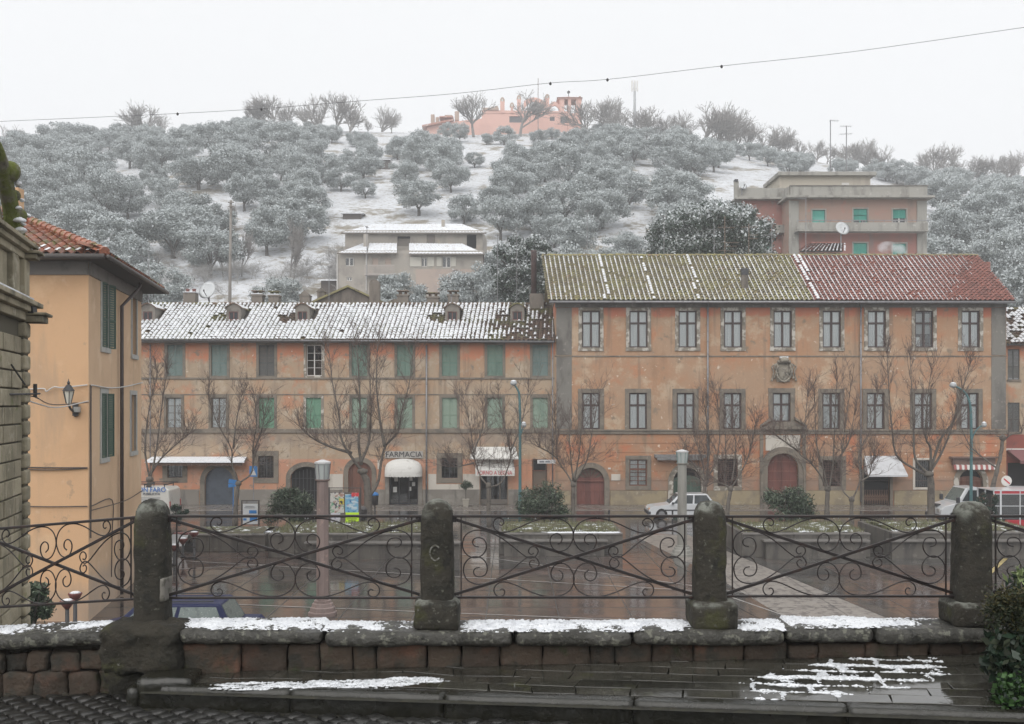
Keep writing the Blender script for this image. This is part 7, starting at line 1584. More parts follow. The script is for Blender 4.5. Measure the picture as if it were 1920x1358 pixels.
# ---------------------------------------------------------------- vehicles
PAINT_W = M('white_car_paint', (.62,.64,.66), rough=.3, coat=.6); PAINT_B = M('blue_car_paint', (.006,.011,.055), rough=.5, spec=.3); TYRE = M('tyre', (.02,.02,.02), rough=.8); RIM = M('wheel_rim', (.28,.28,.29), rough=.35, metal=.5); BUMP = M('dark_bumper', (.045,.048,.055), rough=.55)
CGL = M('car_glass', (.045,.055,.06), rough=.06, spec=.8); CGL2 = M('misted_car_glass', (.13,.165,.155), [((.34,.36,.35), 40, .58, .68), ((.08,.10,.095), 6, .5, .7)], rough=.2); HEADL = M('headlamp', (.6,.6,.58), rough=.15); AMB = M('amber_lamp', (.6,.25,.08), rough=.3); TAILL = M('tail_lamp', (.35,.03,.03), rough=.3)
def car(label, loc, rz, body, L=3.95, W=1.62, H=1.42, belt=.86, hood=.74, tail=.82, ws=1.15, rf=1.75, rr=3.3, rb=3.75, wh=(.72,3.2), r=.29, glass=CGL, name='parked_car', trim=True):
    t = thing(name, loc, label, 'car', None, rz)
    def bottom():
        out = []
        for c in (wh[1], wh[0]):
            out += [(c+(r+.05)*math.cos(a), .20+(r+.05)*math.sin(a)*1.15+.02) for a in np.linspace(.02, math.pi-.02, 9)]
        return out
    prof = [(.03,.22), (0,.40), (.02,.56), (.10,hood-.06), (.35,hood), (ws-.05,belt-.03), (ws+.1,belt), (rb-.05,belt), (L-.12,tail), (L-.02,tail-.1), (L,.42), (L-.05,.24)]+[(wh[1]+r+.06,.22)]+bottom()+[(wh[0]-r-.06,.22)]
    MB().prism(prof, -W/2, W/2).build('body', body, t, world=False, bevel=.045)
    a, b, c, d = (ws,belt-.02), (rf,H), (rr,H), (rb,belt-.02); w0, w1 = W/2-.03, W/2-.17
    vs = [(a[0],-w0,a[1]),(b[0],-w1,b[1]),(c[0],-w1,c[1]),(d[0],-w0,d[1]),(a[0],w0,a[1]),(b[0],w1,b[1]),(c[0],w1,c[1]),(d[0],w0,d[1])]
    MB().add(vs, [(0,1,2,3),(7,6,5,4),(0,4,5,1),(1,5,6,2),(2,6,7,3)]).build('cabin', body, t, world=False, bevel=.05)
    def lerp(p, q, s): return tuple(p[i]+(q[i]-p[i])*s for i in range(3))
    for sgn in (-1, 1):
        A_, B_, C_, D_ = [(p[0], sgn*abs(p[1]), p[2]) for p in vs[:4]]
        mid0, mid1 = .52, .50
        for s0, s1 in ((.07,mid0-.02), (mid0+.02,.94)):
            lo0, lo1, hi0, hi1 = lerp(A_,D_,s0), lerp(A_,D_,s1), lerp(B_,C_,s0), lerp(B_,C_,s1)
            q = [lerp(lo0,hi0,.08), lerp(lo1,hi1,.08), lerp(lo1,hi1,.88), lerp(lo0,hi0,.88)]
            MB().add([(x,y+sgn*.006,z) for x,y,z in q]+[(x,y-sgn*.02,z) for x,y,z in q], [(0,1,2,3),(4,5,6,7),(0,1,5,4),(1,2,6,5),(2,3,7,6),(3,0,4,7)]).build('side_window', glass, t, world=False)
        MB().box(.9, sgn*(W/2+.012)-.012, .50, L-.35, sgn*(W/2+.012)+.012, .56).build('side_strip', BUMP, t, world=False) if trim else None
        MB().box(ws+.12, sgn*(W/2+.02), belt+.0, ws+.24, sgn*(W/2+.17), belt+.12).build('wing_mirror', BUMP, t, world=False, bevel=.02)
        MB().box(-.005, sgn*(W/2-.33)-.14, .52, .08, sgn*(W/2-.33)+.14, .65).build('headlight', HEADL, t, world=False, bevel=.015); MB().box(.0, sgn*(W/2-.1)-.08, .52, .12, sgn*(W/2-.085)+.09, .64).build('indicator', AMB, t, world=False, bevel=.01)
        MB().box(L-.06, sgn*(W/2-.17)-.12, .56, L+.006, sgn*(W/2-.17)+.12, .74).build('tail_light', TAILL, t, world=False, bevel=.01)
    for (p, q), nm in (((0,1),'windscreen'), ((3,2),'rear_window')):
        lo0, lo1, hi0, hi1 = vs[p], vs[p+4], vs[q], vs[q+4]
        e_ = -.008 if nm == 'windscreen' else .008
        qd = [lerp(lerp(lo0,lo1,.07),lerp(hi0,hi1,.07),.07), lerp(lerp(lo0,lo1,.93),lerp(hi0,hi1,.93),.07), lerp(lerp(lo0,lo1,.93),lerp(hi0,hi1,.93),.92), lerp(lerp(lo0,lo1,.07),lerp(hi0,hi1,.07),.92)]
        MB().add([(x+e_,y,z+.006) for x,y,z in qd]+[(x-e_*3,y,z-.02) for x,y,z in qd], [(0,1,2,3),(4,5,6,7),(0,1,5,4),(1,2,6,5),(2,3,7,6),(3,0,4,7)]).build(nm, glass, t, world=False)
    MB().box(-.06, -W/2-.01, .28, .12, W/2+.01, .46).build('front_bumper', BUMP, t, world=False, bevel=.03); MB().box(L-.12, -W/2-.01, .30, L+.05, W/2+.01, .48).build('rear_bumper', BUMP, t, world=False, bevel=.03)
    for x in wh:
        for sgn in (-1, 1):
            y = sgn*(W/2-.08); w_ = MB().tube([(x,y-.085,r), (x,y-.06,r), (x,y+.06,r), (x,y+.085,r)], [r*.9,r,r,r*.9], 20).build('wheel', TYRE, t, world=False, smooth=False); MB().tube([(x,y+sgn*.06,r), (x,y+sgn*.095,r)], [r*.66,r*.6], 16).build('rim', RIM, w_, world=False)
    return t
d = 57.5; car('white hatchback parked facing left in front of the palazzo', (PX(1213,d), d, 0), 0, PAINT_W, L=4.05)
d = 25.5; cb = car('dark blue car parked below the parapet behind the first post', (PX(178,d), d, 0), R(2), PAINT_B, L=4.1, W=1.66, H=1.50, belt=.95, hood=.9, tail=.95, ws=.62, rf=1.25, rr=3.28, rb=3.6, glass=CGL2, trim=False)
for sgn in (-1, 1): MB().bar((1.5,sgn*.55,1.55), (3.1,sgn*.55,1.55), .03, .03).build('roof_rail', BUMP, cb, world=False)
MB().tube([(3.0,0,1.5), (3.1,0,1.72)], .008, 4).build('aerial', BUMP, cb, world=False)
d = 61; car('white car half hidden behind the conifer shrub at the right', (PX(1848,d), d, 0), 0, PAINT_W, L=4.1, H=1.5, ws=.9, rf=1.5)
# white truck with flatbed
TK = thing('pickup_truck', (PX(1736,56), 55, 0), 'white cab flatbed truck parked facing left at the right of the square', 'truck')
r = .34; W_ = 1.9
prof = [(.02,.35), (0,.55), (.04,.82), (.25,1.0), (1.05,1.22), (1.1,1.25), (2.25,1.25), (2.25,.45), (1.32,.42)]+[(.86+(r+.08)*math.cos(a), .36+(r+.08)*math.sin(a)) for a in np.linspace(0,math.pi,8)]+[(.35,.4)]
MB().prism(prof, -W_/2, W_/2).build('cab_body', PAINT_W, TK, world=False, bevel=.05)
a, b, c, dd_ = (.92,1.2), (1.42,1.98), (2.2,2.0), (2.25,1.2); w0, w1 = W_/2-.03, W_/2-.14
vs = [(a[0],-w0,a[1]),(b[0],-w1,b[1]),(c[0],-w1,c[1]),(dd_[0],-w0,dd_[1]),(a[0],w0,a[1]),(b[0],w1,b[1]),(c[0],w1,c[1]),(dd_[0],w0,dd_[1])]
MB().add(vs, [(0,1,2,3),(7,6,5,4),(0,4,5,1),(1,5,6,2),(2,6,7,3)]).build('cab', PAINT_W, TK, world=False, bevel=.05)
for sgn in (-1, 1):
    MB().prism([(1.16,1.28),(1.98,1.28),(2.02,1.86),(1.52,1.86)], sgn*(W_/2-.055)-.03, sgn*(W_/2-.055)+.03).build('side_window', CGL, TK, world=False); MB().box(.8, sgn*(W_/2+.02), 1.2, .95, sgn*(W_/2+.2), 1.5).build('wing_mirror', BUMP, TK, world=False, bevel=.02); MB().box(-.01, sgn*.62-.15, .66, .06, sgn*.62+.15, .86).build('headlight', HEADL, TK, world=False, bevel=.02); MB().box(1.75, sgn*(W_/2+.005)-.012, 1.08, 1.95, sgn*(W_/2+.005)+.012, 1.12).build('door_handle', BUMP, TK, world=False)
MB().add([(.955,-.82,1.27),(.955,.82,1.27),(1.385,.74,1.93),(1.385,-.74,1.93),(1.0,-.82,1.25),(1.0,.82,1.25),(1.43,.74,1.9),(1.43,-.74,1.9)], [(0,1,2,3),(4,5,6,7),(0,1,5,4),(1,2,6,5),(2,3,7,6),(3,0,4,7)]).build('windscreen', CGL2, TK, world=False)
MB().box(.03,-.25,.98,.3,.25,1.06).build('bonnet_vent', BUMP, TK, world=False); MB().box(-.07,-W_/2-.01,.34,.2,W_/2+.01,.55).build('front_bumper', BUMP, TK, world=False, bevel=.03); MB().box(1.3,-.5,.45,5.0,.5,.62).build('chassis', BUMP, TK, world=False)
MB().box(2.4,-W_/2-.03,.85,5.2,W_/2+.03,.93).build('flatbed', M('bed_grey', (.2,.2,.21), rough=.6), TK, world=False)
for sgn in (-1,1): MB().box(2.42, sgn*(W_/2)-.02, .934, 5.18, sgn*(W_/2)+.02, 1.28).build('side_board', MATS['bed_grey'], TK, world=False)
for x in (.86, 4.1):
    for sgn in (-1, 1): y = sgn*(W_/2-.12); w_ = MB().tube([(x,y-.1,r),(x,y-.07,r),(x,y+.07,r),(x,y+.1,r)], [r*.9,r,r,r*.9], 20).build('wheel', TYRE, TK, world=False); MB().tube([(x,y+sgn*.07,r),(x,y+sgn*.11,r)], [r*.6,r*.5], 14).build('rim', RIM, w_, world=False)
# lettered van, rear at its right end
d = 54.5; VN = thing('lettered_van', (PX(329,d)-4.7, d, 0), 'white van with blue lettering half hidden behind the ochre house', 'van')
prof = [(.02,.4),(0,.7),(.1,.95),(.85,1.15),(1.5,1.98),(1.7,2.02),(4.5,2.02),(4.66,1.9),(4.7,.9),(4.68,.4)]; PAINT_C = M('cream_van_paint', (.60,.59,.55), [((.5,.48,.44), 3, .55, .7)], rough=.35, coat=.4)
MB().prism(prof, -.9, .9).build('body', PAINT_C, VN, world=False, bevel=.06)
text('lettering', 'ZION FARO', .36, (PX(311,d-.915), d-.915, PZ(919,d-.915)), LETTER_BLUE, VN, sx=.92, align='RIGHT'); text('lettering', 'PUBBLICITA', .17, (PX(300,d-.915), d-.915, PZ(926.5,d-.915)), LETTER_GR, VN, sx=1.0, align='RIGHT')
for k, (z, x0, x1) in enumerate(((930.5,2.9,4.2), (934,3.0,3.9), (938.5,2.9,4.45), (942.5,3.0,4.5))): MB().box(x0, -.912, PZ(z+.9,d), x1, -.902, PZ(z,d)).build('print_line', LETTER_GR, VN, world=False)
m = MB()
for sgn in (-1, 1): m.bar((2.0,sgn*.7,2.22), (4.6,sgn*.7,2.22), .05, .05)
for x in (2.2, 3.3, 4.35): m.bar((x,-.75,2.17), (x,.75,2.17), .05, .05); m.bar((x,-.7,2.02), (x,-.7,2.2), .04, .04); m.bar((x,.7,2.02), (x,.7,2.2), .04, .04)
m.build('roof_rack', IRON2, VN, world=False)
for sgn in (-1, 1): MB().box(4.6, sgn*.82-.06, .95, 4.71, sgn*.84+.06, 1.3).build('tail_light', TAILL, VN, world=False)
MB().box(4.55,-.91,.42,4.76,.91,.62).build('rear_bumper', BUMP, VN, world=False, bevel=.03)
for x in (.9, 3.8):
    for sgn in (-1, 1): y = sgn*.8; w_ = MB().tube([(x,y-.1,.31),(x,y+.1,.31)], .31, 18).build('wheel', TYRE, VN, world=False); MB().tube([(x,y+sgn*.08,.31),(x,y+sgn*.11,.31)], .19, 14).build('rim', RIM, w_, world=False)
# scooter by the first post
d = GD(1040); SC = thing('scooter', (PX(318,d), d+.9, 0), 'white and blue scooter with reddish saddle glimpsed beside the first post', 'scooter')
MB().add([(-.5,-.12,.3),(.35,-.15,.3),(.5,-.12,.75),(-.1,-.14,.72),(-.5,.12,.3),(.35,.15,.3),(.5,.12,.75),(-.1,.14,.72)], [(0,1,2,3),(4,5,6,7),(0,1,5,4),(1,2,6,5),(2,3,7,6),(3,0,4,7)]).build('body', PAINT_W, SC, world=False, bevel=.05); MB().box(-.1,-.13,.73,.55,.13,.83).build('saddle', REDP, SC, world=False, bevel=.03); MB().add([(-.62,-.2,.35),(-.5,-.2,.35),(-.58,-.18,1.0),(-.7,-.15,1.0),(-.62,.2,.35),(-.5,.2,.35),(-.58,.18,1.0),(-.7,.15,1.0)], [(0,1,2,3),(4,5,6,7),(0,1,5,4),(1,2,6,5),(2,3,7,6),(3,0,4,7)]).build('leg_shield', BLUE, SC, world=False, bevel=.02); MB().tube([(-.64,-.33,1.08),(-.64,.33,1.08)], .02, 6).build('handlebar', IRON2, SC, world=False)
for x in (-.7, .55): MB().tube([(x,-.05,.23),(x,.05,.23)], .23, 16).build('wheel', TYRE, SC, world=False)
# red and white glazed kiosk at the right edge
d = 50; KI = thing('glazed_kiosk', (PX(1925,d), d, 0), 'glazed kiosk with white frame and red bands at the right edge', 'kiosk'); D = d
RED = M('kiosk_red', (.42,.03,.045), rough=.4); x0, x1 = X(1863), X(1990); zt = Z(919)
m = MB()
for a in (1863, 1875, 1912, 1950, 1986): m.box(X(a), D, .05, X(a+3.2 if a == 1875 else a+1.6), D+.06, zt)
m.box(x0, D-.01, zt-.05, x1, D+1.8, zt); 
for py in (926, 948.5): m.box(x0, D-.004, Z(py+1.2), x1, D+.05, Z(py))
for yy in (.9, 1.75): m.box(x0, D+yy, .05, x0+.05, D+yy+.05, zt)
m.build('frame', PAINT_W, KI); MB().box(x0+.01, D+.005, Z(925.8), x1, D+.055, zt-.052).build('red_band', RED, KI); MB().box(x0+.6, D+.02, .05, x1, D+.1, Z(975)).build('red_base', RED, KI)
for a, b in ((1865,1875), (1878.5,1912), (1914,1950), (1952,1986)):
    for t_, b_ in ((927.5,948.3), (950,974)): MB().box(X(a), D+.03, Z(b_), X(b), D+.036, Z(t_)).build('pane', GLASSD, KI)
MB().box(x0+.06, D+1.7, .05, x1, D+1.75, zt-.06).build('rear_panel', M('kiosk_inside', (.05,.055,.065), rough=.6), KI)
# ---------------------------------------------------------------- foreground: parapet, posts, railing, terrace, street
FST = M('dark_tufa_stone', (0.0525,0.0375,0.02625), [((0.0975,0.0475,0.03), 2.5, .52, .66), ((0.02812,0.02625,0.02), 6, .48, .66), ((0.06875,0.0625,0.04375), 9, .60, .72), ((0.03125,0.0375,0.01562), 4, .58, .7)], rough=.85, bump=.018, bscale=26, rand=.3, bdetail=8)  # foreground stone colours: wet, and darkened further to stand in for unseen buildings' shade
CAPM = M('lichened_cap_stone', (0.0540,0.0518,0.0446), [((0.0324,0.0310,0.0252), 5, .45, .60), ((0.1440,0.1440,0.1152), 22, .54, .62), ((0.0216,0.0209,0.0173), 9, .56, .66), ((0.0936,0.0936,0.0900), 3, .55, .7, {'up': .5})], rough=.6, bump=.022, bscale=30, bdetail=10, rlayer=(4, .45, .6, .35))
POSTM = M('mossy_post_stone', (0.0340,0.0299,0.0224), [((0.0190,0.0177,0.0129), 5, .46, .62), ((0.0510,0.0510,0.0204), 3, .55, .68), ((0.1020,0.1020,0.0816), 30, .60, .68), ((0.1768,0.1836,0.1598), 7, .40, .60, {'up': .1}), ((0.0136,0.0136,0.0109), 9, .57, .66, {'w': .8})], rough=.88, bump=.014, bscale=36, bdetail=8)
MORT = M('earthy_mortar', (0.0330,0.0288,0.0204), [((0.0180,0.0168,0.0120), 5, .45, .62), ((0.0420,0.0420,0.0180), 4, .55, .66), ((0.1500,0.1440,0.1200), 30, .66, .72)], rough=.95, bump=.03, bscale=22, bdetail=8)
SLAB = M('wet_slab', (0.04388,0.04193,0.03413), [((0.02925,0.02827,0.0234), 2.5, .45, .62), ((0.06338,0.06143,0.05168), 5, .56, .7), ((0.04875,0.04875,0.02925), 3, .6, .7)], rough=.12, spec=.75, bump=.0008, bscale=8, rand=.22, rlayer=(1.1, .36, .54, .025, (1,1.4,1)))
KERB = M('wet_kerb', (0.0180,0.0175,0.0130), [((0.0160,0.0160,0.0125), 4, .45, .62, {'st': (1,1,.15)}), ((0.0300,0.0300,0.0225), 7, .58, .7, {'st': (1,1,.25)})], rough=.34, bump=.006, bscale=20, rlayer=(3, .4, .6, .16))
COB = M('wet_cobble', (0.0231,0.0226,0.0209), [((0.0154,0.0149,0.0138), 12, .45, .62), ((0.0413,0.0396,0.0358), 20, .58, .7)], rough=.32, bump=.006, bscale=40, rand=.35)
JOINT = M('mossy_joint', (0.0275,0.0264,0.0165), [((0.0165,0.0154,0.0110), 9, .45, .6), ((0.0495,0.0385,0.0193), 14, .6, .7)], rough=.9, bump=.01, bscale=40)
def rblock(name, parent, mat, c0, c1, r=.03, amp=.01, res=.05, freq=7.0, shift=0, warp=None):
    """rough rounded block between two corners"""
    import bmesh
    c0, c1 = Vector(c0), Vector(c1); sz = c1-c0; r = min(r, min(sz)*.45); bm = bmesh.new(); W = wloc(parent) if parent else Vector((0,0,0))
    n = [max(2, min(40, int(s/res)+1)) for s in sz]
    def grid(fa, fb, fc, ax, val):
        vs = {}
        for i in range(n[fa]+1):
            for j in range(n[fb]+1):
                p = [0,0,0]; p[fa] = c0[fa]+sz[fa]*i/n[fa]; p[fb] = c0[fb]+sz[fb]*j/n[fb]; p[fc] = val; vs[i,j] = bm.verts.new(p)
        for i in range(n[fa]):
            for j in range(n[fb]): bm.faces.new((vs[i,j], vs[i+1,j], vs[i+1,j+1], vs[i,j+1]))
    for fa, fb, fc in ((0,1,2), (0,2,1), (1,2,0)):
        for val in (c0[fc], c1[fc]): grid(fa, fb, fc, 0, val)
    bmesh.ops.remove_doubles(bm, verts=bm.verts, dist=1e-5)
    for v in bm.verts:
        q = Vector([min(max(v.co[k], c0[k]+r), c1[k]-r) for k in range(3)]); dlt = v.co-q
        if dlt.length > 1e-9: v.co = q+dlt.normalized()*r
        nn = mnoise.noise_vector(v.co*freq+Vector((shift,shift*2,0)))+mnoise.noise_vector(v.co*freq*3+Vector((shift,0,5)))*.45
        v.co += nn*amp
        if warp: v.co = Vector(warp(v.co))
        v.co -= W
    bmesh.ops.recalc_face_normals(bm, faces=bm.faces)
    me = bpy.data.meshes.new(name); bm.to_mesh(me); bm.free(); me.materials.append(mat); me.polygons.foreach_set('use_smooth', [True]*len(me.polygons))
    return link_mesh(name, me, parent)
Yw = 6.80; PD = 6.92
def wx(px, d=Yw): return PX(px, d)
def z_st(x): return CZ-1.913+.0242*(x+2.37)
def z_te(x): return z_st(x)+.115
PW = thing('parapet_wall', (0, Yw, CZ-1.8), 'low dark stone parapet wall with snow-dusted cap stones along the terrace', 'wall')
core = MB(); core.box(-6.6, Yw+.06, CZ-2.5, 6.8, Yw+.30, CZ-1.60); core.build('core', MORT, PW)
jn = [342,452,540,600,662,706,800,866,938,1018,1106,1152,1222,1302,1396,1476,1532,1622,1682,1742,1802,1862,1950,2050,2130,2240,2330,2450,2540,2660,2760,2850]
for k in range(len(jn)-1):
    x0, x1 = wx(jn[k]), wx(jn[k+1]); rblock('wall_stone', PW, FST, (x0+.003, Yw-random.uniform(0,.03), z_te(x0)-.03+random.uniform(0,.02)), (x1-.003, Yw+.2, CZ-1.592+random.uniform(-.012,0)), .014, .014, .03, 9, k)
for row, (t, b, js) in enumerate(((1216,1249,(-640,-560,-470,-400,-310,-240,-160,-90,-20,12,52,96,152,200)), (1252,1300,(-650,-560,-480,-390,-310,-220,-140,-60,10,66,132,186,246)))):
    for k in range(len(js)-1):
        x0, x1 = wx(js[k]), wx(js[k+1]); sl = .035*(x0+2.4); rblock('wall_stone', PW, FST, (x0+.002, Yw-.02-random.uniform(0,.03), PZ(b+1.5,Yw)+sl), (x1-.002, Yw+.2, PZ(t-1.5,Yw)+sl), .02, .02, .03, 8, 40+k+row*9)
for k in range(38):
    x0 = wx(-640+k*26); x1 = wx(-640+(k+.9)*26)
    if x1 < wx(262): rblock('footing_stone', PW, MORT, (x0, Yw-.05, PZ(1318,Yw)-.05), (x1, Yw+.1, PZ(1299,Yw)+.01), .03, .02, .05, 8, 70+k)
Yc0, Yc1 = 6.70, 7.10; zc = CZ-1.493
caps = [(-640,-83,0,1), (-80,233,-.0,1), (336,604,.004,0), (607,962,-.012,0), (964,1186,-.010,0), (1188,1472,-.004,0), (1474,1640,.014,0), (1642,1860,.006,0), (1862,2330,0,0), (2333,2850,.004,0)]
def cap_dz(x): return .047*(x+2.62) if x < -2.6 else 0.0
for k, (a, b, dz, left) in enumerate(caps):
    rblock('cap_stone', PW, CAPM, (wx(a,6.72)+.004, Yc0, zc-.098+dz), (wx(b,6.72)-.004, Yc1, zc+dz), .042, .011, .03, 6, 90+k, (lambda v: (v.x, v.y, v.z+cap_dz(v.x))) if left else None)
rblock('mortar_lump', PW, MORT, (wx(196), Yw-.12, PZ(1262,Yw)), (wx(345), Yw+.25, PZ(1168,Yw)), .07, .026, .02, 9, 3)
rblock('mortar_lump', PW, MORT, (wx(205), Yw-.07, PZ(1318,Yw)), (wx(268), Yw+.2, PZ(1250,Yw)), .05, .035, .03, 6, 4)
# snow lying on the caps
SLUSH = M('melting_snow', (.70,.72,.75), [((.50,.52,.54), 25, .45, .62), ((.24,.24,.235), 70, .54, .64)], rough=.35)
def snow_sheet(name, x0, x1, y0, y1, res, zf, nf, label, k=.05, hi=.02, mat=SNOW):
    nx_, ny_ = int((x1-x0)/res)+1, int((y1-y0)/res)+1; vs = np.zeros((nx_*ny_, 3)); keep = np.zeros((nx_, ny_), bool)
    for i in range(nx_):
        x = x0+i*res
        for j in range(ny_):
            y = y0+j*res; v = nf(x, y); vs[i*ny_+j] = (x, y, zf(x, y)+min(max(v*k, -.006), hi)); keep[i,j] = v > -.25
    c = keep[:-1,:-1]|keep[1:,:-1]|keep[:-1,1:]|keep[1:,1:]
    ii, jj = np.nonzero(c); q = ii*ny_+jj; Fq = np.stack([q, q+ny_, q+ny_+1, q+1], 1)
    return tag(link_mesh(name, np_mesh(name, vs, Fq, [mat], smooth=True)), label, 'snow', None, 'stuff')
def ns(x, y, s, o=0.0): return mnoise.noise(Vector((x*s, y*s, o)))
cover = [(-90,60,.15),(60,130,-.35),(130,228,.2),(340,604,.55),(606,700,.30),(700,780,-.3),(864,1060,.75),(1060,1130,.35),(1130,1295,.55),(1376,1620,.6),(1620,1700,.35),(1700,1730,-.1),(1730,1960,-.8)]
def capcov(px):
    for a, b, v in cover:
        if a <= px <= b: return v
    return -1.2
def cap_nf(x, y):
    px = 960+F*x/y; c = sum(capcov(px+o) for o in (-14,0,14))/3
    yy = (y-Yc0)/(Yc1-Yc0); edge = (yy-.22)*2.2 if yy < .45 else .5
    e2 = min(1, (Yc1-.03-y)/.02)
    return min(c*.8+edge*.9-.76+.6*ns(x,y,8)+.8*ns(x,y*2.2,34,2)+.75*ns(x,y*1.6,95,4), e2)
def cap_z(x, y):
    px = 960+F*x/6.9; dz = next((c[2] for c in caps if c[0] <= px <= c[1]), 0)
    return zc+dz+cap_dz(x)*(px < 250)+.004
snow_sheet('snow', wx(-80), wx(1960), Yc0+.02, Yc1-.015, .008, cap_z, cap_nf, 'wet snow lying along the parapet cap stones', .016, .014)
# stone posts
def post(px, wpx, top, label, plinth, seed, base=1172, lean=0):
    x = PX(px, PD); t = thing('stone_post', (x, PD, PZ(base,PD)), label, 'post', 'stone posts of the railing'); r = wpx/2/F*PD; z0, z1 = PZ(base,PD), PZ(top,PD)
    rings = [(1.04,0),(1.02,.12),(1.0,.35),(.985,.6),(.97,.8),(.95,.86),(.88,.92),(.74,.96),(.52,.985),(.25,.998),(.02,1.0)]; rg_ = []
    for a, b in zip(rings[:-1], rings[1:]):
        nn = max(1, int((b[1]-a[1])/.045)); rg_ += [(a[0]+(b[0]-a[0])*i/nn, a[1]+(b[1]-a[1])*i/nn) for i in range(nn)]
    rg_.append(rings[-1]); m = MB(); n = 32; b0 = 0
    for q, h in rg_:
        for k in range(n):
            a = 2*math.pi*k/n; e_ = 3.6; sr = (abs(math.cos(a))**e_+abs(math.sin(a))**e_)**(-1/e_)
            p = Vector((x+r*q*sr*math.cos(a)+lean*h, PD+r*q*sr*math.sin(a), z0+(z1-z0)*h)); p += mnoise.noise_vector(p*9+Vector((seed,0,0)))*.008+mnoise.noise_vector(p*28)*.0035
            m.v.append(tuple(p))
    for i in range(len(rg_)-1):
        for k in range(n): k2 = (k+1) % n; m.f.append((i*n+k, i*n+k2, (i+1)*n+k2, (i+1)*n+k)); m.m.append(0)
    m.build('shaft', POSTM, t, smooth=True)
    if plinth: a, b, tp, bo = plinth; rblock('plinth', t, POSTM, (PX(a,PD), PD-.16, PZ(bo,PD)), (PX(b,PD), PD+.15, PZ(tp,PD)), .03, .009, .03, 9, seed)
    return t
post(287, 62, 936, 'stone post with mortar patch, leftmost in view beside the ochre house', None, 1, 1200)
p2 = post(820, 62, 937, 'stone post with a white chalky C-shaped mark', (779,862,1120,1175), 2)
post(1330, 60, 938, 'stone post in front of the grey lamp column', (1291,1375,1122,1174), 3)
post(1821, 65, 940, 'stone post nearest the dark hedge at the right', (1774,1862,1124,1170), 4)
rblock('mortar_patch', bpy.data.objects['stone_post'], M('pale_mortar', (.17,.16,.14), [((.09,.085,.07), 14, .5, .65)], rough=.9), (PX(309,PD), PD-.113, PZ(1124,PD)), (PX(318.8,PD), PD+.06, PZ(1080,PD)), .012, .004, .02, 12, 3)
# chalk mark on the second post
CHK = M('chalk_mark', (.16,.16,.145), [((.075,.07,.055), 45, .46, .58)], rough=.95)
cm = MB(); N_ = 26
for k in range(N_):
    a0_, a1_ = R(45+k*10.6), R(45+(k+1)*10.6); cx_, cz_ = PX(816,PD-.125), PZ(1037,PD-.125); wv = .011
    def cp(a, r_): return (cx_+r_*.85*math.cos(a), PD-.1215-.004*math.sin(a*3), cz_+r_*1.15*math.sin(a))
    cm.quad(cp(a0_,.037), cp(a1_,.037), cp(a1_,.037+wv), cp(a0_,.037+wv))
cm.build('chalk_letter', CHK, p2)
# railing panels
CT = [(765,272),(795,248),(790,210),(755,194),(718,215),(710,258),(735,305),(785,322),(838,300),(875,240),(878,185),(850,130),(790,92),(715,82),(640,90),(560,115),(470,155),(395,182),(340,185),(300,160),(288,125),(305,92),(335,82),(362,96),(367,120),(350,136),(332,128)]
SD = [(183,292),(150,284),(136,258),(150,232),(185,224),(222,240),(238,280),(230,320),(200,355),(150,370),(100,352),(68,310),(62,262),(82,210),(125,180),(180,170),(250,183),(325,214),(400,262),(470,318),(520,355),(562,371),(600,358),(620,325),(610,298),(582,287),(555,302),(550,328),(568,345),(588,336)]
def panel(pa, pb, yt, yb, yt2, yb2, label):
    """yt..yb rows of the rails at the left end, yt2..yb2 at the right end"""
    t = thing('iron_railing', ((PX(pa,PD)+PX(pb,PD))/2, PD, PZ(max(yb,yb2),PD)), label, 'railing', 'iron railing panels')
    def W3(zx, zy, o=0):
        s = zx/1760; px = pa+(pb-pa)*s; v = (zy-68)/(652-68); top = yt+(yt2-yt)*s; bot = yb+(yb2-yb)*s; return Vector((PX(px,PD), PD+o, PZ(top+(bot-top)*v, PD)))
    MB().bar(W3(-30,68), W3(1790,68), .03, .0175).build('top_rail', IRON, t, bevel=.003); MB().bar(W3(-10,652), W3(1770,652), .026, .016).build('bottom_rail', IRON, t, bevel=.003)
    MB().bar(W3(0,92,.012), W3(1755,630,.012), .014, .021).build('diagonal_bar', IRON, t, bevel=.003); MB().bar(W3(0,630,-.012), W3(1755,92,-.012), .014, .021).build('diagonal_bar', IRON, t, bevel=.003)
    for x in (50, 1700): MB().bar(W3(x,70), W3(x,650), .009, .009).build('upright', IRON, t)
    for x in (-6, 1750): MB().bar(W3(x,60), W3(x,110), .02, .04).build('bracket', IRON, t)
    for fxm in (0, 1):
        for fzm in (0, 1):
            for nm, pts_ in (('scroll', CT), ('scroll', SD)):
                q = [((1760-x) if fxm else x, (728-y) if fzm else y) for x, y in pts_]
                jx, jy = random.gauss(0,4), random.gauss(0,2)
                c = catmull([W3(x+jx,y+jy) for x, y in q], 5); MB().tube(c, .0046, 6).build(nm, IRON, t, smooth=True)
    return t
panel(318, 788, 968, 1121, 968, 1121, 'wrought iron railing panel between the first post and the C-marked post')
panel(852, 1299, 968, 1120, 968, 1120, 'wrought iron railing panel before the oleander and bakery')
panel(1361, 1788, 968.5, 1118, 968, 1118, 'wrought iron railing panel before the cobbled path')
panel(-45, 256, 995, 1141, 970, 1123, 'sloping narrow wrought iron railing panel before the ochre house')
panel(1854, 2300, 968, 1117, 968, 1117, 'wrought iron railing panel cut off by the right edge')
post(2333, 64, 940, 'stone post beyond the dark hedge, outside the right edge', (2290,2376,1124,1170), 5)
post(-78, 62, 962, 'stone post outside the left edge beyond the narrow panel', None, 6, 1215)
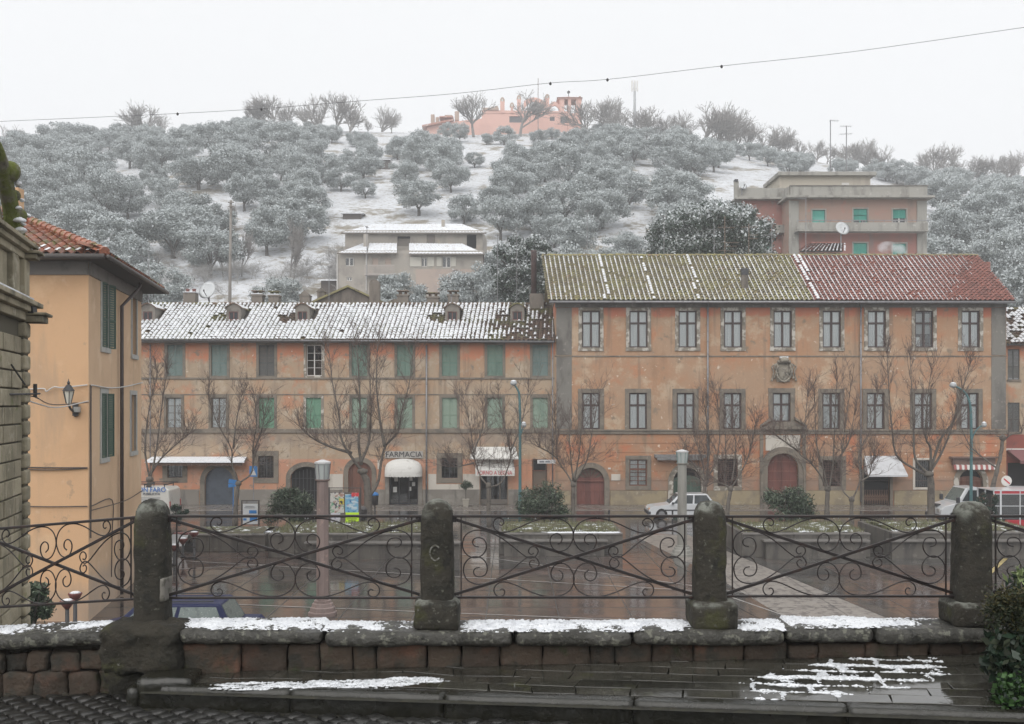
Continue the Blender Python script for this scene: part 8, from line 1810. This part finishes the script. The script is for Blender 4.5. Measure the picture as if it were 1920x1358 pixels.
# water drops under the top rails
WAT = M('water_drop', (.7,.72,.74), rough=.05, spec=.8)
dr = MB()
for px in (575,580,588,742,750,765,778,955,1000,1120,1250,1262,1272,1500,1530,1560,1575,1590,1660,1675,1720,1735): dr.lathe([(.0006,.004),(.0025,-.001),(.003,-.004),(.0008,-.008)], (PX(px+random.uniform(-4,4),PD), PD, PZ(968,PD)-.012), 7)
tag(dr.build('water_drops', WAT, smooth=True), 'beads of meltwater under the railing', 'water', None, 'stuff')
# ---------------- terrace, kerb, street
ka, kb = Vector((-2.37,6.48,0)), Vector((6.9,4.706,0)); kd = (kb-ka).normalized(); kn = Vector((-kd.y,kd.x,0))
TE = tag(MB().add([(x, y, z_te(x)-.028) for x, y in ((-2.36,6.42),(7.0,4.62),(7.0,6.9),(-2.36,6.9))], [(0,1,2,3)]).build('terrace', JOINT), None, None, None, 'structure')
def clip(poly, a, b):
    """keep the part of poly left of the line a->b"""
    out = []; n = len(poly); sd = lambda p: (b[0]-a[0])*(p[1]-a[1])-(b[1]-a[1])*(p[0]-a[0])
    for i in range(n):
        p, q = poly[i], poly[(i+1) % n]; s, t = sd(p), sd(q)
        if s >= 0: out.append(p)
        if (s >= 0) != (t >= 0): k = s/(s-t); out.append((p[0]+(q[0]-p[0])*k, p[1]+(q[1]-p[1])*k))
    return out
KW = .13; RH = .165
def row_off(j): return (j*.37) % 1.0*.3
def row_len(j): return .30+.10*((j*7) % 5)/5
rnd = random.Random(3)
for j in range(13):
    v0, v1 = KW+j*RH, KW+(j+1)*RH; L = row_len(j); u = -.5-row_off(j)
    while u < 9.6:
        jj = [rnd.uniform(-.006,.006) for _ in range(8)]
        poly = [(u+jj[0], v0+.002+abs(jj[1])*.15), (u+L+jj[2], v0+.002+abs(jj[3])*.15), (u+L+jj[4]-.004, v1-.003+jj[5]*.15), (u+jj[6], v1-.003+jj[7]*.15)]
        poly[1] = (poly[1][0]-.004, poly[1][1])
        wk = lambda p: .09*min(1,max(.12,(3.6-p[0])/1.0)) 
        poly = [(p[0]+wk(p)*1.5*ns(p[0]*1.3,p[1]*3,1,4), p[1]+wk(p)*ns(p[0]*1.6,p[1]*2,1,8)*1.2) for p in poly]
        w3 = [(ka.x+kd.x*p[0]+kn.x*p[1], ka.y+kd.y*p[0]+kn.y*p[1]) for p in poly]
        for a, b in (((5,6.80),(-5,6.80)), ((-2.36,9),(-2.36,0)), ((6.9,0),(6.9,9))):
            w3 = clip(w3, a, b) if len(w3) > 2 else w3
        if len(w3) > 2:
            m = MB(); dz = rnd.uniform(-.002,.0015); n = len(w3); tx, ty = rnd.gauss(0,.006), rnd.gauss(0,.006); cx_ = sum(p[0] for p in w3)/n; cy_ = sum(p[1] for p in w3)/n
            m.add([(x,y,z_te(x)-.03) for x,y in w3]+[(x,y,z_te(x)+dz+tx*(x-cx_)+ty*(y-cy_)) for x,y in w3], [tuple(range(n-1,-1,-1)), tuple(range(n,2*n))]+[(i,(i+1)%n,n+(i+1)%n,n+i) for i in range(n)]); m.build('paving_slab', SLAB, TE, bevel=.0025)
        u += L
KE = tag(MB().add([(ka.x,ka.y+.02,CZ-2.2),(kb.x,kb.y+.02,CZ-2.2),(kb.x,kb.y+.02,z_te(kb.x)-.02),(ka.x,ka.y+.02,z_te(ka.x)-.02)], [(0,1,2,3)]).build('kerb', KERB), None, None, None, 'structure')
u = 0.0; k = 0; Lk = (kb-ka).length
while u < Lk:
    L = rnd.uniform(.85,1.25); a = ka+kd*(u+.002); b = ka+kd*min(u+L-.002, Lk)
    def kw(v, a=a, b=b):
        s = v.x; p = a+(b-a)*s+kn*v.y; return (p.x, p.y, z_te(p.x)+v.z)
    LL = (b-a).length
    if LL > .1:
        def warp(v, a=a, L_=LL): p = a+kd*v.x+kn*v.y; return (p.x, p.y, z_te(p.x)+v.z)
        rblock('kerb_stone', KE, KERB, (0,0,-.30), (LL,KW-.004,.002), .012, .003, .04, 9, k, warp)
    u += L; k += 1
rblock('step_stone', KE, KERB, (-2.40, 6.46, z_st(-2.4)-.1), (-2.05, 6.74, z_te(-2.4)+.055), .02, .008, .04, 9, 60)
rblock('step_stone', KE, KERB, (-2.46, 6.44, z_st(-2.4)-.1), (-2.385, 6.76, z_te(-2.4)+.0), .02, .006, .04, 9, 61)
tag(MB().add([(x, y, z_st(x)-.022) for x, y in ((-14,-6),(14,-6),(14,7.0),(-14,7.0))], [(0,1,2,3)]).build('street', JOINT), None, None, None, 'structure')
stt = bpy.data.objects['street']
import bmesh
cobm = []
for k in range(4):
    m = MB(); rr_ = random.Random(k); n = 4; h = .047
    top = [(-h+rr_.uniform(-.005,.005),-h+rr_.uniform(-.005,.005)), (h+rr_.uniform(-.005,.005),-h), (h,h+rr_.uniform(-.005,.005)), (-h+rr_.uniform(-.004,.004),h)]
    m.add([(x,y,-.05) for x,y in top]+[(x,y,-.006) for x,y in top]+[(x*.88,y*.88,.001) for x,y in top], [(0,1,5,4),(1,2,6,5),(2,3,7,6),(3,0,4,7),(4,5,9,8),(5,6,10,9),(6,7,11,10),(7,4,8,11),(8,9,10,11)])
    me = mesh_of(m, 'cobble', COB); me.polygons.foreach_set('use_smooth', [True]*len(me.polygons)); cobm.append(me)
cnt = 0
for i in range(-60, 60):
    for j in range(-60, 60):
        x, y = (i+j)*.0735-.6, 6.2+(i-j)*.0735+.012*math.sin(i*.9)
        if not (-3.75 < x < 2.6 and 5.55 < y < 6.82): continue
        p = ka+kd*((Vector((x,y,0))-ka).dot(kd)); 
        if x > -2.42 and (Vector((x,y,0))-ka).dot(kn) > -.05: continue
        if x <= -2.42 and y > 6.74: continue
        py = HY+(CZ-z_st(x))*F/y
        if py > 1368: continue
        o = bpy.data.objects.new('cobble', cobm[rnd.randrange(4)]); C.objects.link(o); o.parent = stt; o.location = (x, y, z_st(x)+rnd.uniform(-.006,.004)); o.rotation_euler = (rnd.gauss(0,.04), rnd.gauss(0,.04), R(45)+rnd.gauss(0,.06)); cnt += 1
# snow in the paving joints and along the step
def te_nf(x, y):
    px = 960+F*x/y; py = HY+(CZ-z_te(x))*F/y
    d_ = Vector((x,y,0))-ka; u, v = d_.dot(kd), d_.dot(kn)
    u += .035*ns(x,y,4.5,11)+.02*ns(x,y,15,12); v += .03*ns(x,y,4.5,13)+.018*ns(x,y,15,14)
    j = math.floor((v-KW)/RH); dv = min((v-KW) % RH, RH-(v-KW) % RH); L = row_len(j); uu_ = (u+.5+row_off(j)) % L; du = min(uu_, L-uu_)
    joint = max(0, 1-min(dv+.012*ns(x,y,11,7), du+.012*ns(x,y,11,9))/(.030+.02*ns(x,y,6,5)))
    e1 = 1-((px-1590)/210)**2-((py-1268-(px-1590)*-.10)/34)**2
    e1 = max(e1, .9-((px-1740)/140)**2-((py-1243)/12)**2)
    a = min(e1*2, .6)*1.0+joint*1.15-1.42+1.0*ns(x,y,5)+.55*ns(x,y,34,3)+.6*ns(x,y,95,4)
    e2 = 1-((px-590)/215)**2-((py-1284-(px-590)*-.018)/8)**2
    e2 = max(e2, .8-((px-770)/85)**2-((py-1276)/7)**2)
    b = min(e2*1.4,.6)-.62+.9*ns(x*.7,y*3,9)+.6*ns(x,y*2,38,3)+.65*ns(x,y*2,95,6)
    return max(a, b)
snow_sheet('snow', wx(390,6.5), wx(1850,6.0), 5.75, 6.74, .0095, lambda x, y: z_te(x)+.004, te_nf, 'melting snow in the joints of the terrace paving', .014, .008, SLUSH)
# ---------------- hedge at the right, bush at the left
HED = leafmat('dark_hedge', (.022,.03,.014), .5, .6); HEDB = leafmat('brown_hedge', (.055,.05,.018), .4, .7); VAR = leafmat('variegated_leaf', (.20,.25,.11), .4, .4); CLO = leafmat('clover_leaf', (.03,.07,.018), .4, .5); BIGL = leafmat('dark_large_leaf', (.02,.035,.022), .4, .3)
HG = thing('hedge', (PX(1935,6.0), 6.0, z_te(3)), 'dark conifer hedge with broad leaves below at the right edge of the terrace', 'hedge')
rr_ = np.random.default_rng(8); dh = 5.95
def rel(px, py, d): p = P(px, py, d); W = wloc(HG); return (p[0]-W.x, p[1]-W.y, p[2]-W.z)
def cloud(name, pts_, rads, n, size, asp, mats, seed, **k):
    V, Fq, mi = leaf_cloud(pts_, rads, n, size, np.random.default_rng(seed), asp, **k); link_mesh(name, np_mesh(name, V, Fq, mats, mi), HG)
cs = [rel(1870+rr_.uniform(0,300), rr_.uniform(1130,1215), dh+rr_.uniform(-.1,.25)) for _ in range(74)]
cloud('conifer_foliage', cs, [.075+.05*rr_.random() for _ in cs], 90000, .028, .3, [HED, HEDB], 1, snow_up=.1, p_up=.7, p_low=.15, fill=.1, squash=1.1)
cs = [rel(1885+rr_.uniform(0,120), rr_.uniform(1070,1120), dh+.35+rr_.uniform(-.1,.25)) for _ in range(16)]
cloud('variegated_leaves', cs, [.07+.04*rr_.random() for _ in cs], 9000, .055, .4, [BIGL, VAR], 2, snow_up=-.3, p_up=.6, p_low=.3, fill=.2)
cs = [rel(1868+rr_.uniform(0,300), rr_.uniform(1200,1285), dh-.1+rr_.uniform(-.1,.25)) for _ in range(66)]
cloud('large_leaves', cs, [.08+.04*rr_.random() for _ in cs], 12000, .07, .55, [BIGL, HED], 3, snow_up=.4, p_up=.3, p_low=.3, fill=.2)
cs = [rel(1876+rr_.uniform(0,280), rr_.uniform(1282,1322), dh-.3+rr_.uniform(-.05,.2)) for _ in range(44)]
cloud('clover_leaves', cs, [.05+.03*rr_.random() for _ in cs], 26000, .03, .9, [BIGL, CLO], 4, snow_up=-.6, p_up=.75, p_low=.4, fill=.2)
m = MB()
for k in range(10): a = rel(1890+k*10, 1330, dh); b = rel(1875+k*12+rr_.uniform(-10,10), 1120+rr_.uniform(-40,40), dh+.2); m.tube([a, ((a[0]+b[0])/2+.03,(a[1]+b[1])/2,(a[2]+b[2])/2), b], [.012,.008,.004], 5)
m.build('stems', BARK, HG, world=False)
bush('clipped_bush', 58, 1085, 1175, 25, 92, 'dark leafy bush flecked with snow below the left railing', 21, [OLE, OLE2], 22, 380, .13, .45)

# ---------------------------------------------------------------- haze: one even box of air round the whole scene
hb = MB(); hb.box(-330.5, -41, -1.2, 330.5, 421, 96)
hm = bpy.data.materials.new('haze'); hm.use_nodes = True; ht = hm.node_tree; ht.nodes.clear()
hv = ht.nodes.new('ShaderNodeVolumePrincipled'); hv.inputs['Color'].default_value = (.96,.975,1,1); hv.inputs['Density'].default_value = HAZE; hv.inputs['Anisotropy'].default_value = .2
ho = ht.nodes.new('ShaderNodeOutputMaterial'); ht.links.new(hv.outputs[0], ho.inputs['Volume'])
tag(hb.build('haze', hm), 'pale wintry haze over the square and hill', 'haze', None, 'stuff')
